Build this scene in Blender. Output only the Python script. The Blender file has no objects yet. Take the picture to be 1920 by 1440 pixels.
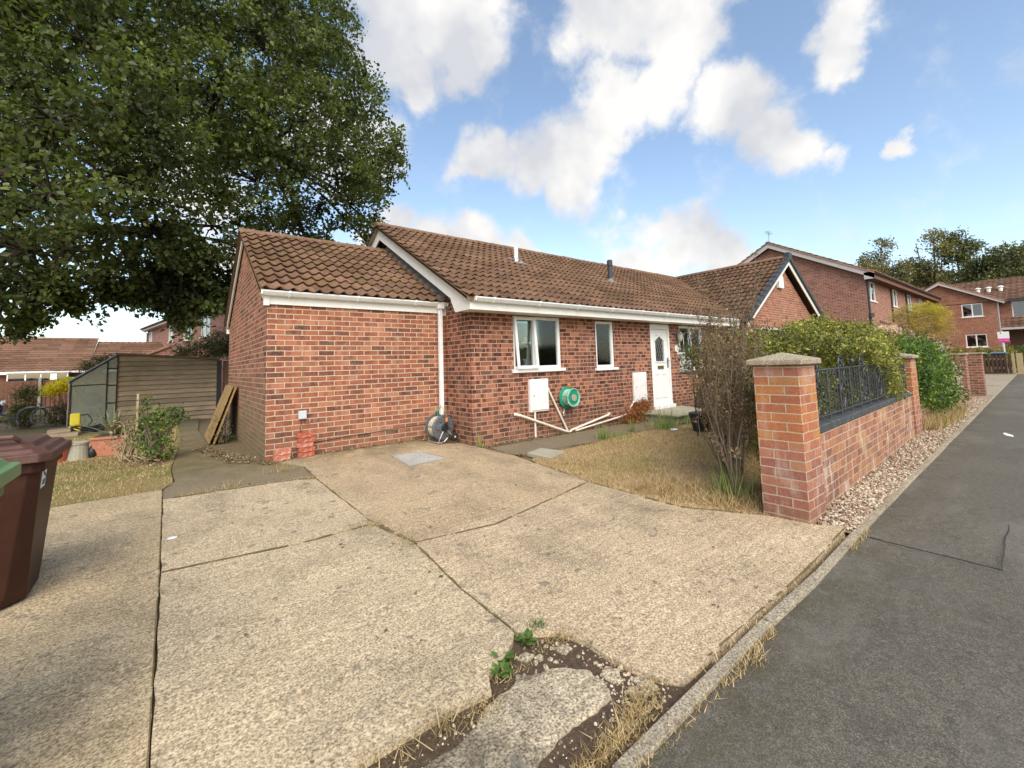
import bpy, math, random
import numpy as np
from mathutils import Vector, Matrix
random.seed(7); RNG = np.random.default_rng(7)
PI = math.pi; C = bpy.context.scene.collection; S = bpy.context.scene

# ------------------------------------------------------------------ camera
cd = bpy.data.cameras.new('camera'); cam = bpy.data.objects.new('camera', cd); C.objects.link(cam)
cd.sensor_fit = 'HORIZONTAL'; cd.sensor_width = 36; cd.lens = 811.5255/1920*36
cd.shift_x = 0.0; cd.shift_y = -(720-618.911)/1920; cd.clip_start = .05; cd.clip_end = 2000
A_, B_, C_ = 0.667861, -0.078438, -0.029823
def _rz(t): return Matrix(((math.cos(t), -math.sin(t), 0), (math.sin(t), math.cos(t), 0), (0, 0, 1)))
def _rx(t): return Matrix(((1, 0, 0), (0, math.cos(t), -math.sin(t)), (0, math.sin(t), math.cos(t))))
M_ = _rz(C_) @ _rx(B_) @ Matrix(((1, 0, 0), (0, 0, -1), (0, 1, 0))) @ _rz(A_)
rot = Matrix((M_[0], -M_[1], -M_[2])).transposed()
cam.matrix_world = Matrix.Translation((-1.031, -6.786, 1.218)) @ rot.to_4x4()
S.camera = cam
S.view_settings.view_transform = 'Standard'; S.view_settings.look = 'None'
S.view_settings.gamma = 1; S.view_settings.exposure = 1.0

# ------------------------------------------------------------------ world and sun
SUN_EL = math.radians(44); SUN_AZ = math.radians(207)      # azimuth of the sun, counted clockwise from +Y
W = bpy.data.worlds.new('World'); S.world = W; W.use_nodes = True
def build_world():
    nt = W.node_tree; n = nt.nodes; l = nt.links
    for x in list(n): n.remove(x)
    out = n.new('ShaderNodeOutputWorld'); bg = n.new('ShaderNodeBackground'); bg.inputs[1].default_value = .1
    l.new(bg.outputs[0], out.inputs[0])
    sky = n.new('ShaderNodeTexSky'); sky.sky_type = 'NISHITA'; sky.sun_disc = False
    sky.sun_elevation = SUN_EL; sky.sun_rotation = SUN_AZ; sky.air_density = 1.0; sky.dust_density = 1.2; sky.ozone_density = 1.6
    tc = n.new('ShaderNodeTexCoord')
    def vm(op, a, b=None, s=None):
        q = n.new('ShaderNodeVectorMath'); q.operation = op
        for i, v in enumerate((a, b)):
            if v is None: continue
            if hasattr(v, 'links'): l.new(v, q.inputs[i])
            else: q.inputs[i].default_value = v
        if s is not None: q.inputs[3].default_value = s
        return q.outputs['Value'] if op in ('DISTANCE', 'DOT_PRODUCT', 'LENGTH') else q.outputs[0]
    def mm(op, a, b=0.0, c=0.0, clamp=False):
        q = n.new('ShaderNodeMath'); q.operation = op; q.use_clamp = clamp
        for i, v in enumerate((a, b, c)):
            if hasattr(v, 'links'): l.new(v, q.inputs[i])
            else: q.inputs[i].default_value = v
        return q.outputs[0]
    def noi(v, sc, det, ro=.55):
        q = n.new('ShaderNodeTexNoise'); l.new(v, q.inputs['Vector']); q.inputs['Scale'].default_value = sc
        q.inputs['Detail'].default_value = det; q.inputs['Roughness'].default_value = ro
        return q
    v = vm('NORMALIZE', tc.outputs['Generated'])
    w1 = vm('SUBTRACT', noi(v, 3.2, 3).outputs['Color'], (.5, .5, .5)); w1 = vm('SCALE', w1, s=.17)
    w2 = vm('SUBTRACT', noi(v, 13, 5, .6).outputs['Color'], (.5, .5, .5)); w2 = vm('SCALE', w2, s=.085)
    vw = vm('ADD', vm('ADD', v, w1), w2)
    blobs = [((.353, .672, .651), .13), ((.40, .66, .63), .13), ((.42, .67, .60), .10), ((.36, .73, .56), .07), ((.30, .72, .62), .12),
             ((.642, .614, .459), .125), ((.66, .60, .44), .115), ((.69, .617, .379), .085), ((.60, .66, .44), .10), ((.54, .70, .44), .09), ((.49, .74, .44), .075),
             ((.69, .523, .501), .10), ((.72, .45, .53), .10), ((.696, .401, .596), .12), ((.64, .43, .64), .12), ((.585, .492, .644), .11), ((.66, .52, .55), .08),
             ((.80, .36, .48), .10), ((.818, .321, .477), .095), ((.85, .30, .43), .09), ((.876, .278, .395), .07), ((.906, .223, .36), .05),
             ((.824, .188, .535), .07), ((.84, .19, .50), .055), ((.935, .132, .33), .034), ((.925, .16, .345), .02),
             ((.81, .52, .290), .075), ((.84, .475, .266), .10), ((.874, .438, .212), .085), ((.80, .56, .21), .09),
             ((.519, .803, .293), .08), ((.592, .76, .269), .07), ((.45, .84, .27), .10), ((.38, .87, .30), .09), ((.54, .80, .25), .09),
             ((.12, .96, .20), .12), ((.02, .93, .36), .14), ((.25, .85, .45), .14)]
    acc = None
    for d, r in blobs:
        dist = vm('DISTANCE', vw, d)
        q = mm('SUBTRACT', 1.0, mm('DIVIDE', dist, r * .90))
        acc = q if acc is None else mm('MAXIMUM', acc, q)
    fb = noi(v, 9, 6, .62).outputs[0]
    # cloud field for the rest of the sky, above and behind the viewer
    g = noi(v, 2.6, 5, .6).outputs[0]
    back = mm('MULTIPLY', mm('SUBTRACT', g, .50), 4.0)
    away = mm('SUBTRACT', .55, vm('DOT_PRODUCT', v, (.617, .75, .25)), clamp=True)
    backm = mm('MULTIPLY', back, mm('MULTIPLY', away, 3.0, clamp=True))
    dens = mm('ADD', mm('MAXIMUM', acc, backm), mm('MULTIPLY', mm('SUBTRACT', fb, .5), 1.25))
    mr = n.new('ShaderNodeMapRange'); mr.interpolation_type = 'SMOOTHSTEP'; l.new(dens, mr.inputs[0])
    mr.inputs[1].default_value = -.02; mr.inputs[2].default_value = .55
    # brightness inside the clouds
    sh = noi(v, 4.6, 4, .55).outputs[0]
    shr = n.new('ShaderNodeMapRange'); l.new(sh, shr.inputs[0]); shr.inputs[1].default_value = .39; shr.inputs[2].default_value = .60
    cc = n.new('ShaderNodeMix'); cc.data_type = 'RGBA'; l.new(shr.outputs[0], cc.inputs[0])
    cc.inputs[6].default_value = (3.5, 3.6, 3.85, 1); cc.inputs[7].default_value = (5.2, 5.1, 4.95, 1)
    sc = n.new('ShaderNodeMix'); sc.data_type = 'RGBA'; sc.blend_type = 'MULTIPLY'; sc.inputs[0].default_value = 1
    l.new(sky.outputs[0], sc.inputs[6]); sc.inputs[7].default_value = SKY_TINT
    mx = n.new('ShaderNodeMix'); mx.data_type = 'RGBA'; l.new(mr.outputs[0], mx.inputs[0])
    l.new(sc.outputs[2], mx.inputs[6]); l.new(cc.outputs[2], mx.inputs[7])
    l.new(mx.outputs[2], bg.inputs[0])
SKY_TINT = (1.50, 1.42, 1.30, 1)
build_world()
sd = bpy.data.lights.new('sun', 'SUN'); sun = bpy.data.objects.new('sun', sd); C.objects.link(sun)
sd.energy = 2.0; sd.angle = math.radians(55); sd.color = (1, .94, .85)
_d = Vector((math.sin(SUN_AZ)*math.cos(SUN_EL), math.cos(SUN_AZ)*math.cos(SUN_EL), math.sin(SUN_EL)))
sun.rotation_euler = _d.to_track_quat('Z', 'Y').to_euler()

# ------------------------------------------------------------------ materials
class NT:
    def __init__(s, name, rough=.8, spec=.3):
        s.m = bpy.data.materials.new(name); s.m.use_nodes = True; s.t = s.m.node_tree; s.n = s.t.nodes; s.l = s.t.links
        s.b = s.n['Principled BSDF']; s.b.inputs['Roughness'].default_value = rough; s.b.inputs['Specular IOR Level'].default_value = spec
    def put(s, sock, v):
        if hasattr(v, 'links'): s.l.new(v, sock)
        elif isinstance(v, tuple) and len(v) == 3 and sock.type == 'RGBA': sock.default_value = v + (1,)
        else: sock.default_value = v
    def obj(s): return s.n.new('ShaderNodeTexCoord').outputs['Object']
    def uv(s): return s.n.new('ShaderNodeTexCoord').outputs['UV']
    def pos(s): return s.n.new('ShaderNodeNewGeometry').outputs['Position']
    def island(s): return s.n.new('ShaderNodeNewGeometry').outputs['Random Per Island']
    def noise(s, v, sc, det=4, ro=.6, out='Fac'):
        q = s.n.new('ShaderNodeTexNoise'); s.l.new(v, q.inputs['Vector']); q.inputs['Scale'].default_value = sc
        q.inputs['Detail'].default_value = det; q.inputs['Roughness'].default_value = ro; return q.outputs[out]
    def vor(s, v, sc, feature='F1', out='Distance'):
        q = s.n.new('ShaderNodeTexVoronoi'); q.feature = feature; s.l.new(v, q.inputs['Vector']); q.inputs['Scale'].default_value = sc
        return q.outputs[out]
    def math(s, op, a, b=0.0, clamp=False):
        q = s.n.new('ShaderNodeMath'); q.operation = op; q.use_clamp = clamp; s.put(q.inputs[0], a); s.put(q.inputs[1], b); return q.outputs[0]
    def vmath(s, op, a, b=(0, 0, 0)):
        q = s.n.new('ShaderNodeVectorMath'); q.operation = op; s.put(q.inputs[0], a); s.put(q.inputs[1], b); return q.outputs[0]
    def mix(s, f, a, b, bt='MIX'):
        q = s.n.new('ShaderNodeMix'); q.data_type = 'RGBA'; q.blend_type = bt; s.put(q.inputs[0], f); s.put(q.inputs[6], a); s.put(q.inputs[7], b); return q.outputs[2]
    def rng(s, v, a, b, c=0.0, d=1.0, smooth=False):
        q = s.n.new('ShaderNodeMapRange'); s.put(q.inputs[0], v); q.inputs[1].default_value = a; q.inputs[2].default_value = b
        q.inputs[3].default_value = c; q.inputs[4].default_value = d
        if smooth: q.interpolation_type = 'SMOOTHSTEP'
        return q.outputs[0]
    def ramp(s, v, stops, const=False):
        q = s.n.new('ShaderNodeValToRGB'); s.l.new(v, q.inputs[0]); cr = q.color_ramp
        if const: cr.interpolation = 'CONSTANT'
        while len(cr.elements) < len(stops): cr.elements.new(.5)
        for e, (p, c) in zip(cr.elements, stops): e.position = p; e.color = tuple(c) + (1,)
        return q.outputs[0]
    def sep(s, v):
        q = s.n.new('ShaderNodeSeparateXYZ'); s.l.new(v, q.inputs[0]); return q.outputs
    def comb(s, x, y, z=0.0):
        q = s.n.new('ShaderNodeCombineXYZ'); s.put(q.inputs[0], x); s.put(q.inputs[1], y); s.put(q.inputs[2], z); return q.outputs[0]
    def bump(s, h, strength=.5, dist=.01):
        q = s.n.new('ShaderNodeBump'); s.l.new(h, q.inputs['Height']); q.inputs['Strength'].default_value = strength; q.inputs['Distance'].default_value = dist
        s.l.new(q.outputs[0], s.b.inputs['Normal'])
    def col(s, c): s.put(s.b.inputs['Base Color'], c); return s.m

def brick(name, stops, mortar, headers=0.0, algae=0.0, bloom=0.0, bw=.225, scale=1.0, alt=None, mort=.0074):
    t = NT(name, .88, .2); o = t.obj(); x, y, z = t.sep(o)
    u = t.math('ADD', x, y); P = t.comb(u, z)
    wob = t.vmath('SCALE', t.vmath('SUBTRACT', t.noise(P, 9, 2, out='Color'), (.5, .5, .5))); wob.node.inputs[3].default_value = .012
    Pw = t.vmath('ADD', P, wob)
    def bt(width, mort, off=.5):
        q = t.n.new('ShaderNodeTexBrick'); t.l.new(Pw, q.inputs['Vector']); q.offset = off
        q.inputs['Scale'].default_value = scale; q.inputs['Brick Width'].default_value = width; q.inputs['Row Height'].default_value = .075
        q.inputs['Mortar Size'].default_value = mort; q.inputs['Mortar Smooth'].default_value = .25; q.inputs['Bias'].default_value = 0
        q.inputs['Color1'].default_value = (0, 0, 0, 1); q.inputs['Color2'].default_value = (1, 1, 1, 1); q.inputs['Mortar'].default_value = (.5, .5, .5, 1)
        return q
    b = bt(bw, mort); tint = b.outputs['Color']; fac = b.outputs['Fac']
    c = t.ramp(tint, stops)
    if alt: c = t.mix(t.math('MULTIPLY', t.rng(z, .44, .56), t.rng(z, 1.05, 1.0)), c, t.ramp(tint, alt))
    if headers:
        h = bt(bw/3.6, 0.0, .37); hm = t.rng(h.outputs['Color'], .56, .62)
        c = t.mix(t.math('MULTIPLY', hm, headers), c, t.mix(1, c, (.42, .36, .40), 'MULTIPLY'))
    gr = t.noise(P, 60, 5, .7); c = t.mix(1, c, t.ramp(gr, [(0.2, (.62, .6, .6)), (.8, (1.3, 1.28, 1.25))]), 'MULTIPLY')
    big = t.noise(o, 1.3, 4, .6); c = t.mix(1, c, t.ramp(big, [(.3, (.82, .82, .84)), (.7, (1.14, 1.12, 1.08))]), 'MULTIPLY')
    mo = t.mix(t.noise(P, 30, 3), tuple(k*.78 for k in mortar), tuple(min(1, k*1.15) for k in mortar))
    mot = t.noise(P, 22, 6, .75); c = t.mix(t.math('MULTIPLY', t.rng(mot, .5, .68), .45), c, t.mix(.5, c, (.50, .34, .24)))
    c = t.mix(t.math('MULTIPLY', t.rng(t.noise(P, 40, 4, .7), .55, .72), .55), c, t.mix(1, c, (.55, .5, .5), 'MULTIPLY'))
    c = t.mix(fac, c, mo)
    sm = t.rng(t.noise(P, 3.0, 6, .7), .54, .72); c = t.mix(t.math('MULTIPLY', sm, .30), c, (.47, .33, .24))
    dn = t.math('MULTIPLY', t.rng(z, .55, -.05), t.rng(t.noise(P, 4, 5, .7), .35, .62)); c = t.mix(t.math('MULTIPLY', dn, .5), c, (.15, .11, .07))
    stv = t.rng(t.noise(t.vmath('MULTIPLY', o, (7, 7, .5)), 1.0, 5, .65), .52, .75); c = t.mix(t.math('MULTIPLY', stv, .22), c, (.13, .09, .07))
    if algae:
        a = t.math('MULTIPLY', t.rng(z, 1.5, .15, smooth=True), algae)
        a = t.math('MULTIPLY', a, t.rng(t.noise(o, 2.2, 4), .3, .6, .5, 1))
        c = t.mix(a, c, (.20, .165, .09))
    if bloom:
        m = t.rng(t.noise(t.vmath('MULTIPLY', o, (5, 5, 1.6)), 1.6, 6, .7), .52, .72)
        c = t.mix(t.math('MULTIPLY', m, bloom), c, (.62, .55, .48))
    hgt = t.math('SUBTRACT', t.math('MULTIPLY', gr, .35), t.math('MULTIPLY', fac, 1.0)); t.bump(hgt, .7, .006)
    return t.col(c)
RED = [(0, (.13, .062, .046)), (.12, (.20, .078, .055)), (.3, (.28, .098, .060)), (.55, (.340, .122, .070)), (.8, (.39, .15, .088)), (1, (.43, .20, .125))]
MAINB = [(0, (.15, .07, .052)), (.3, (.24, .095, .06)), (.6, (.32, .122, .073)), (.85, (.375, .15, .085)), (1, (.43, .19, .11))]
BR = {}
BR['garage'] = brick('garage_brick', RED, (.52, .405, .275), .40)
BR['garage_side'] = brick('garage_side_brick', RED, (.48, .38, .28), .2, algae=.75)
BR['main'] = brick('main_brick', MAINB, (.47, .315, .22), 1.0)
BR['pier'] = brick('pier_brick', [(0, (.30, .115, .09)), (.4, (.38, .145, .10)), (.8, (.44, .185, .125)), (1, (.46, .24, .13))], (.50, .385, .26), 0, bloom=.4, mort=.0058, alt=[(0, (.36, .12, .07)), (.35, (.43, .155, .07)), (.7, (.47, .19, .065)), (1, (.43, .21, .065))])
BR['lowwall'] = brick('low_wall_brick', [(0, (.22, .09, .07)), (.35, (.34, .14, .09)), (.7, (.42, .19, .10)), (1, (.45, .25, .12))], (.50, .38, .26), .12, bloom=.85, mort=.006)
BR['far'] = brick('far_house_brick', [(0, (.18, .075, .055)), (.4, (.29, .12, .082)), (1, (.37, .165, .115))], (.48, .34, .26), .3)
BR['far2'] = brick('orange_house_brick', [(0, (.24, .09, .055)), (.5, (.33, .13, .08)), (1, (.40, .17, .10))], (.46, .32, .23), .2)
BR['rear'] = brick('rear_house_brick', [(0, (.24, .10, .075)), (.5, (.31, .135, .10)), (1, (.37, .18, .13))], (.50, .36, .30), .2)

def plain(name, colr, rough=.5, spec=.4, var=.12, sc=6, metal=0, dirt=None, bump=0):
    t = NT(name, rough, spec); o = t.obj(); t.b.inputs['Metallic'].default_value = metal
    f = t.noise(o, sc, 5, .65)
    c = t.mix(f, tuple(k*(1-var) for k in colr), tuple(min(1, k*(1+var)) for k in colr))
    if dirt: c = t.mix(t.rng(t.noise(o, sc*2.3, 6, .7), .5, .75, 0, .7), c, dirt)
    if bump: t.bump(t.noise(o, sc*8, 4), bump, .004)
    return t.col(c)
MT = {}
MT['upvc'] = plain('white_upvc', (.80, .80, .77), .3, .5, .04, 3, dirt=(.70, .68, .60))
MT['gutter'] = plain('white_gutter_plastic', (.80, .81, .80), .28, .5, .04, 4, dirt=(.60, .58, .50))
MT['fascia'] = plain('cream_white_fascia', (.76, .75, .69), .4, .4, .05, 2, dirt=(.64, .61, .52))
MT['barge_grey'] = plain('grey_painted_bargeboard', (.50, .45, .42), .6, .3, .12, 4)
MT['lead'] = plain('grey_lead', (.16, .16, .15), .6, .3, .3, 9, dirt=(.28, .26, .22))
MT['dark_cap'] = plain('dark_verge_cap', (.05, .055, .06), .55, .3, .2, 8)
MT['black_plastic'] = plain('black_plastic', (.02, .02, .022), .45, .4, .2)
MT['black_iron'] = plain('black_painted_iron', (.04, .045, .052), .38, .5, .25, 14, dirt=(.14, .15, .15))
MT['coping'] = plain('dark_painted_coping', (.055, .058, .06), .6, .3, .25, 7, dirt=(.16, .16, .15), bump=.5)
MT['meter'] = plain('white_meter_box', (.78, .77, .74), .45, .4, .05, 3, dirt=(.55, .52, .46))
MT['pipe'] = plain('cream_waste_pipe', (.74, .68, .58), .4, .4, .06, 5, dirt=(.5, .42, .32))
MT['green_plastic'] = plain('green_reel_plastic', (.015, .26, .15), .4, .4, .2, 12)
MT['hose_clear'] = plain('pale_green_hose', (.30, .46, .36), .35, .5, .25, 20)
MT['hose_beige'] = plain('beige_hose', (.46, .42, .32), .5, .4, .2, 20)
MT['reel_grey'] = plain('grey_reel_plastic', (.085, .09, .10), .5, .4, .2, 14, dirt=(.2, .19, .17))
MT['steel'] = plain('dull_metal_tube', (.42, .41, .39), .4, .5, .15, 10, metal=.6)
MT['orange'] = plain('orange_plastic', (.75, .20, .03), .4, .4, .1)
MT['yellow'] = plain('yellow_plastic', (.72, .58, .04), .45, .4, .12)
MT['brown_bin'] = plain('brown_bin_plastic', (.040, .014, .008), .48, .22, .2, 3, dirt=(.07, .03, .02))
MT['brown_lid'] = plain('faded_brown_bin_lid', (.095, .045, .034), .5, .25, .12, 5, dirt=(.16, .10, .085))
MT['green_lid'] = plain('faded_green_bin_lid', (.13, .24, .10), .42, .45, .12, 5, dirt=(.20, .30, .16))
MT['green_bin'] = plain('green_bin_plastic', (.03, .10, .035), .4, .45, .15, 5)
MT['blue_lid'] = plain('blue_grey_bin_lid', (.10, .14, .20), .45, .4, .12, 5)
MT['terracotta'] = plain('terracotta', (.42, .17, .10), .75, .25, .18, 9, dirt=(.50, .32, .24), bump=.3)
MT['redpot'] = plain('red_plastic_pot', (.36, .08, .05), .5, .4, .15, 9)
MT['stonepot'] = plain('pale_stone_pot', (.36, .34, .27), .85, .2, .2, 12, dirt=(.22, .22, .15), bump=.4)
MT['soil'] = plain('dark_soil', (.085, .060, .040), .95, .1, .6, 30, dirt=(.22, .165, .10), bump=1)
MT['moss'] = plain('joint_moss_and_dirt', (.15, .115, .055), .95, .1, .6, 18, dirt=(.26, .20, .11), bump=1)
MT['fence_brown'] = plain('brown_stained_fence', (.19, .095, .06), .8, .2, .25, 7)
MT['fence_dark'] = plain('dark_picket_wood', (.085, .05, .035), .85, .2, .3, 9)
MT['new_wood'] = plain('pale_fence_post', (.40, .31, .18), .8, .2, .25, 9)
MT['greenhouse'] = plain('dark_green_metal_bars', (.02, .032, .028), .45, .4, .2)
MT['alu'] = plain('pale_metal_trim', (.42, .42, .40), .4, .5, .15, metal=.5)
MT['felt'] = plain('mineral_roof_felt', (.17, .125, .10), .9, .2, .25, 20)
MT['car_blue'] = plain('dark_blue_car_paint', (.012, .03, .10), .25, .5, .1)
MT['car_white'] = plain('white_car_paint', (.72, .73, .74), .25, .5, .04)
MT['brass'] = plain('old_brass', (.20, .16, .05), .5, .4, .2, metal=.6)
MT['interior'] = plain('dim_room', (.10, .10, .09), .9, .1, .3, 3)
MT['blind'] = plain('pale_window_blind', (.60, .64, .54), .8, .2, .08, 3)
MT['curtain'] = plain('net_curtain', (.72, .74, .64), .9, .1, .12, 7)
MT['magenta'] = plain('magenta_board', (.62, .03, .28), .5, .3, .05)
MT['label_white'] = plain('white_sticker', (.78, .78, .74), .5, .3, .05, 30)
MT['red_brick_loose'] = plain('loose_red_brick', (.36, .085, .045), .9, .2, .3, 9, dirt=(.62, .52, .43), bump=.8)
MT['pinkbrick'] = plain('whitewashed_brick', (.42, .14, .085), .9, .2, .25, 8, dirt=(.74, .68, .60), bump=.8)
MT['marking'] = plain('worn_paint', (.72, .74, .72), .8, .2, .12, 15)
def glass(name, tint=(.9, .95, .92), refl=.30):
    t = NT(name); t.n.remove(t.b); out = t.n['Material Output']
    tr = t.n.new('ShaderNodeBsdfTransparent'); tr.inputs[0].default_value = tint + (1,)
    gl = t.n.new('ShaderNodeBsdfGlossy'); gl.inputs['Roughness'].default_value = .03; gl.inputs[0].default_value = (.9, .93, .95, 1)
    fr = t.n.new('ShaderNodeFresnel'); fr.inputs[0].default_value = 1.5
    f = t.math('ADD', t.math('MULTIPLY', fr.outputs[0], 1.1), refl*.3, True)
    mx = t.n.new('ShaderNodeMixShader'); t.l.new(f, mx.inputs[0]); t.l.new(tr.outputs[0], mx.inputs[1]); t.l.new(gl.outputs[0], mx.inputs[2])
    t.l.new(mx.outputs[0], out.inputs[0]); return t.m
MT['glass'] = glass('window_glass', refl=.06)
MT['glass_dark'] = glass('far_window_glass', (.35, .38, .38), .5)
def frosted():
    t = NT('dusty_greenhouse_glass', .35, .5); o = t.obj()
    t.col(t.mix(t.noise(o, 2.2, 5), (.24, .25, .19), (.44, .45, .33)))
    t.b.inputs['Alpha'].default_value = .42; return t.m
MT['glass_gh'] = frosted()

def tiles(name, base, pale, moss=0.0, lich=.35):
    t = NT(name, .9, .15); uv = t.uv(); o = t.pos()
    wn = t.n.new('ShaderNodeTexWhiteNoise'); wn.noise_dimensions = '2D'
    fl = t.vmath('FLOOR', uv); t.l.new(fl, wn.inputs['Vector'])
    c = t.mix(wn.outputs[0], tuple(k*.72 for k in base), tuple(k*1.25 for k in base))
    n1 = t.noise(o, 14, 6, .72)
    c = t.mix(1, c, t.ramp(n1, [(.25, (.6, .58, .55)), (.75, (1.35, 1.3, 1.25))]), 'MULTIPLY')
    wn2 = t.n.new('ShaderNodeTexWhiteNoise'); wn2.noise_dimensions = '2D'; t.l.new(t.vmath('ADD', fl, (7.3, 3.1, 0)), wn2.inputs['Vector'])
    pl = t.math('MULTIPLY', t.rng(wn2.outputs[0], .93, .96), t.rng(t.noise(o, 22, 4), .42, .56))
    c = t.mix(t.math('MULTIPLY', pl, .12), c, pale)
    li = t.math('MULTIPLY', t.rng(t.vor(o, 30), .24, .12), t.rng(t.noise(o, 2.0, 4), .42, .6)); c = t.mix(t.math('MULTIPLY', li, lich), c, pale)
    if moss:
        m = t.math('MULTIPLY', t.rng(t.noise(o, 3.2, 6, .72), .44, .60), t.rng(t.noise(o, 26, 4, .7), .38, .55)); c = t.mix(t.math('MULTIPLY', m, moss), c, (.12, .095, .03))
    lg = t.noise(o, .8, 5, .6); c = t.mix(1, c, t.ramp(lg, [(.3, (.8, .8, .8)), (.7, (1.15, 1.14, 1.12))]), 'MULTIPLY'); t.bump(n1, .6, .012); return t.col(c)
MT['tiles'] = tiles('brown_pantiles', (.165, .100, .069), (.42, .34, .26), .2, .6)
MT['tiles_moss'] = tiles('mossy_pantiles', (.195, .115, .082), (.46, .36, .29), .75, .6)
MT['tiles_far'] = tiles('reddish_roof_tiles', (.22, .13, .095), (.42, .34, .28), .3)

def concrete(name, base, speck=.5, stain=.6, dark=(.17, .14, .095), sc=1.0, slabs=False):
    t = NT(name, .93, .15); o = t.pos(); x, y, z = t.sep(o)
    c = t.mix(t.noise(o, .9, 5, .6), tuple(k*.84 for k in base), tuple(k*1.12 for k in base))
    if slabs:
        a = t.math('LESS_THAN', x, -1.06); c = t.mix(t.math('MULTIPLY', a, .55), c, t.mix(1, c, (.80, .77, .66), 'MULTIPLY'))
        b = t.math('MULTIPLY', t.math('GREATER_THAN', x, .34), t.math('GREATER_THAN', y, -3.6)); c = t.mix(t.math('MULTIPLY', b, .6), c, t.mix(1, c, (.88, .84, .76), 'MULTIPLY'))
        e = t.math('GREATER_THAN', x, .45); c = t.mix(t.math('MULTIPLY', e, .5), c, t.mix(1, c, (1.04, .98, .96), 'MULTIPLY'))
    st = t.rng(t.noise(t.vmath('MULTIPLY', o, (1.3, .8, 1)), .75, 7, .70), .46, .66, smooth=True); c = t.mix(t.math('MULTIPLY', st, stain), c, t.mix(t.noise(o, .5, 3), dark, tuple(k*1.6 for k in dark)))
    s2_ = t.rng(t.noise(t.vmath('ADD', o, (5, 3, 0)), 2.6, 6, .7), .50, .68); c = t.mix(t.math('MULTIPLY', s2_, stain*.55), c, dark)
    s3_ = t.rng(t.noise(t.vmath('ADD', o, (9, 1, 0)), 1.7, 6, .7), .54, .68); c = t.mix(t.math('MULTIPLY', s3_, .35), c, tuple(min(1, k*1.35) for k in base))
    s1 = t.noise(o, 95*sc, 3, .65); s1b = t.noise(o, 38*sc, 4, .7); s2 = t.vor(o, 120*sc)
    c = t.mix(speck, c, t.mix(1, c, t.ramp(s1, [(.36, (.34, .31, .27)), (.5, (.97, .96, .93)), (.64, (1.55, 1.52, 1.45))]), 'MULTIPLY'))
    c = t.mix(speck*.6, c, t.mix(1, c, t.ramp(s1b, [(.36, (.55, .52, .47)), (.52, (1.05, 1.04, 1.02)), (.66, (1.25, 1.24, 1.2))]), 'MULTIPLY'))
    sp = t.rng(s2, .22, .12); c = t.mix(t.math('MULTIPLY', sp, .22), c, (.14, .12, .10))
    dk = t.rng(t.noise(o, 8, 3, .5), .655, .70); c = t.mix(t.math('MULTIPLY', dk, .55), c, (.11, .10, .09))
    ms = t.math('MULTIPLY', t.rng(y, -.9, .0), t.rng(t.noise(o, 3.1, 5, .7), .36, .56)); c = t.mix(t.math('MULTIPLY', ms, .7), c, (.11, .095, .035))
    w = t.n.new('ShaderNodeTexWave'); w.bands_direction = 'Y'; t.l.new(o, w.inputs[0]); w.inputs['Scale'].default_value = 4.2; w.inputs['Distortion'].default_value = 5; w.inputs['Detail'].default_value = 3
    c = t.mix(t.math('MULTIPLY', t.rng(w.outputs[1], .25, 0), .16), c, dark)
    t.bump(t.math('ADD', s1, t.math('MULTIPLY', w.outputs[1], .3)), .7, .006); return t.col(c)
MT['drive'] = concrete('driveway_concrete', (.495, .400, .272), .8, .6, slabs=True)
MT['path'] = concrete('mossy_path_concrete', (.215, .175, .12), .5, .7, (.15, .12, .065))
MT['kerb'] = concrete('kerb_concrete', (.36, .315, .24), .8, .5)
MT['slabstone'] = concrete('grey_paving_stone', (.38, .35, .27), .25, .4, (.22, .22, .14))
MT['island'] = concrete('crumbling_concrete', (.46, .39, .285), .9, .9, (.085, .075, .055), 1.0)
MT['capstone'] = concrete('weathered_cap_stone', (.40, .34, .25), .7, .5, (.14, .12, .085))
MT['metal_cover'] = concrete('inspection_cover_infill', (.44, .43, .39), .5, .35, (.20, .19, .17))
def asphalt():
    t = NT('asphalt', .9, .25); o = t.pos()
    c = t.mix(t.noise(o, .6, 5), (.098, .090, .074), (.150, .138, .115))
    s = t.noise(o, 190, 3, .7); c = t.mix(1, c, t.ramp(s, [(.38, (.5, .49, .47)), (.55, (1.15, 1.13, 1.08)), (.70, (2.2, 2.1, 1.95))]), 'MULTIPLY'); s5 = t.noise(o, 28, 5, .7); c = t.mix(1, c, t.ramp(s5, [(.35, (.8, .8, .79)), (.65, (1.18, 1.17, 1.14))]), 'MULTIPLY')
    x, y, z = t.sep(o)
    wp = t.rng(t.noise(t.vmath('MULTIPLY', o, (.6, 1.4, 1)), 1.1, 6, .7), .48, .68); c = t.mix(t.math('MULTIPLY', wp, .5), c, (.21, .19, .16)); wd = t.rng(t.noise(t.vmath('ADD', o, (4, 4, 0)), 2.3, 6, .7), .56, .7); c = t.mix(t.math('MULTIPLY', wd, .5), c, (.06, .055, .045))
    m = t.math('MULTIPLY', t.rng(t.math('SUBTRACT', y, t.math('MULTIPLY', x, .018)), -6.15, -5.75), t.rng(t.noise(o, 5, 5, .7), .38, .6)); c = t.mix(t.math('MULTIPLY', m, .65), c, (.075, .06, .028))
    sp = t.rng(t.vor(o, 26), .09, .05); c = t.mix(t.math('MULTIPLY', sp, .5), c, (.35, .32, .26))
    t.bump(s, .8, .006); return t.col(c)
MT['asphalt'] = asphalt()
def lawnbase(name, a, b, g):
    t = NT(name, .95, .1); o = t.pos(); c = t.mix(t.noise(o, 26, 5, .75), a, b); c = t.mix(t.rng(t.noise(o, 1.1, 4), .46, .64), c, g); t.bump(t.noise(o, 40, 3), 1, .02); return t.col(c)
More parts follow.
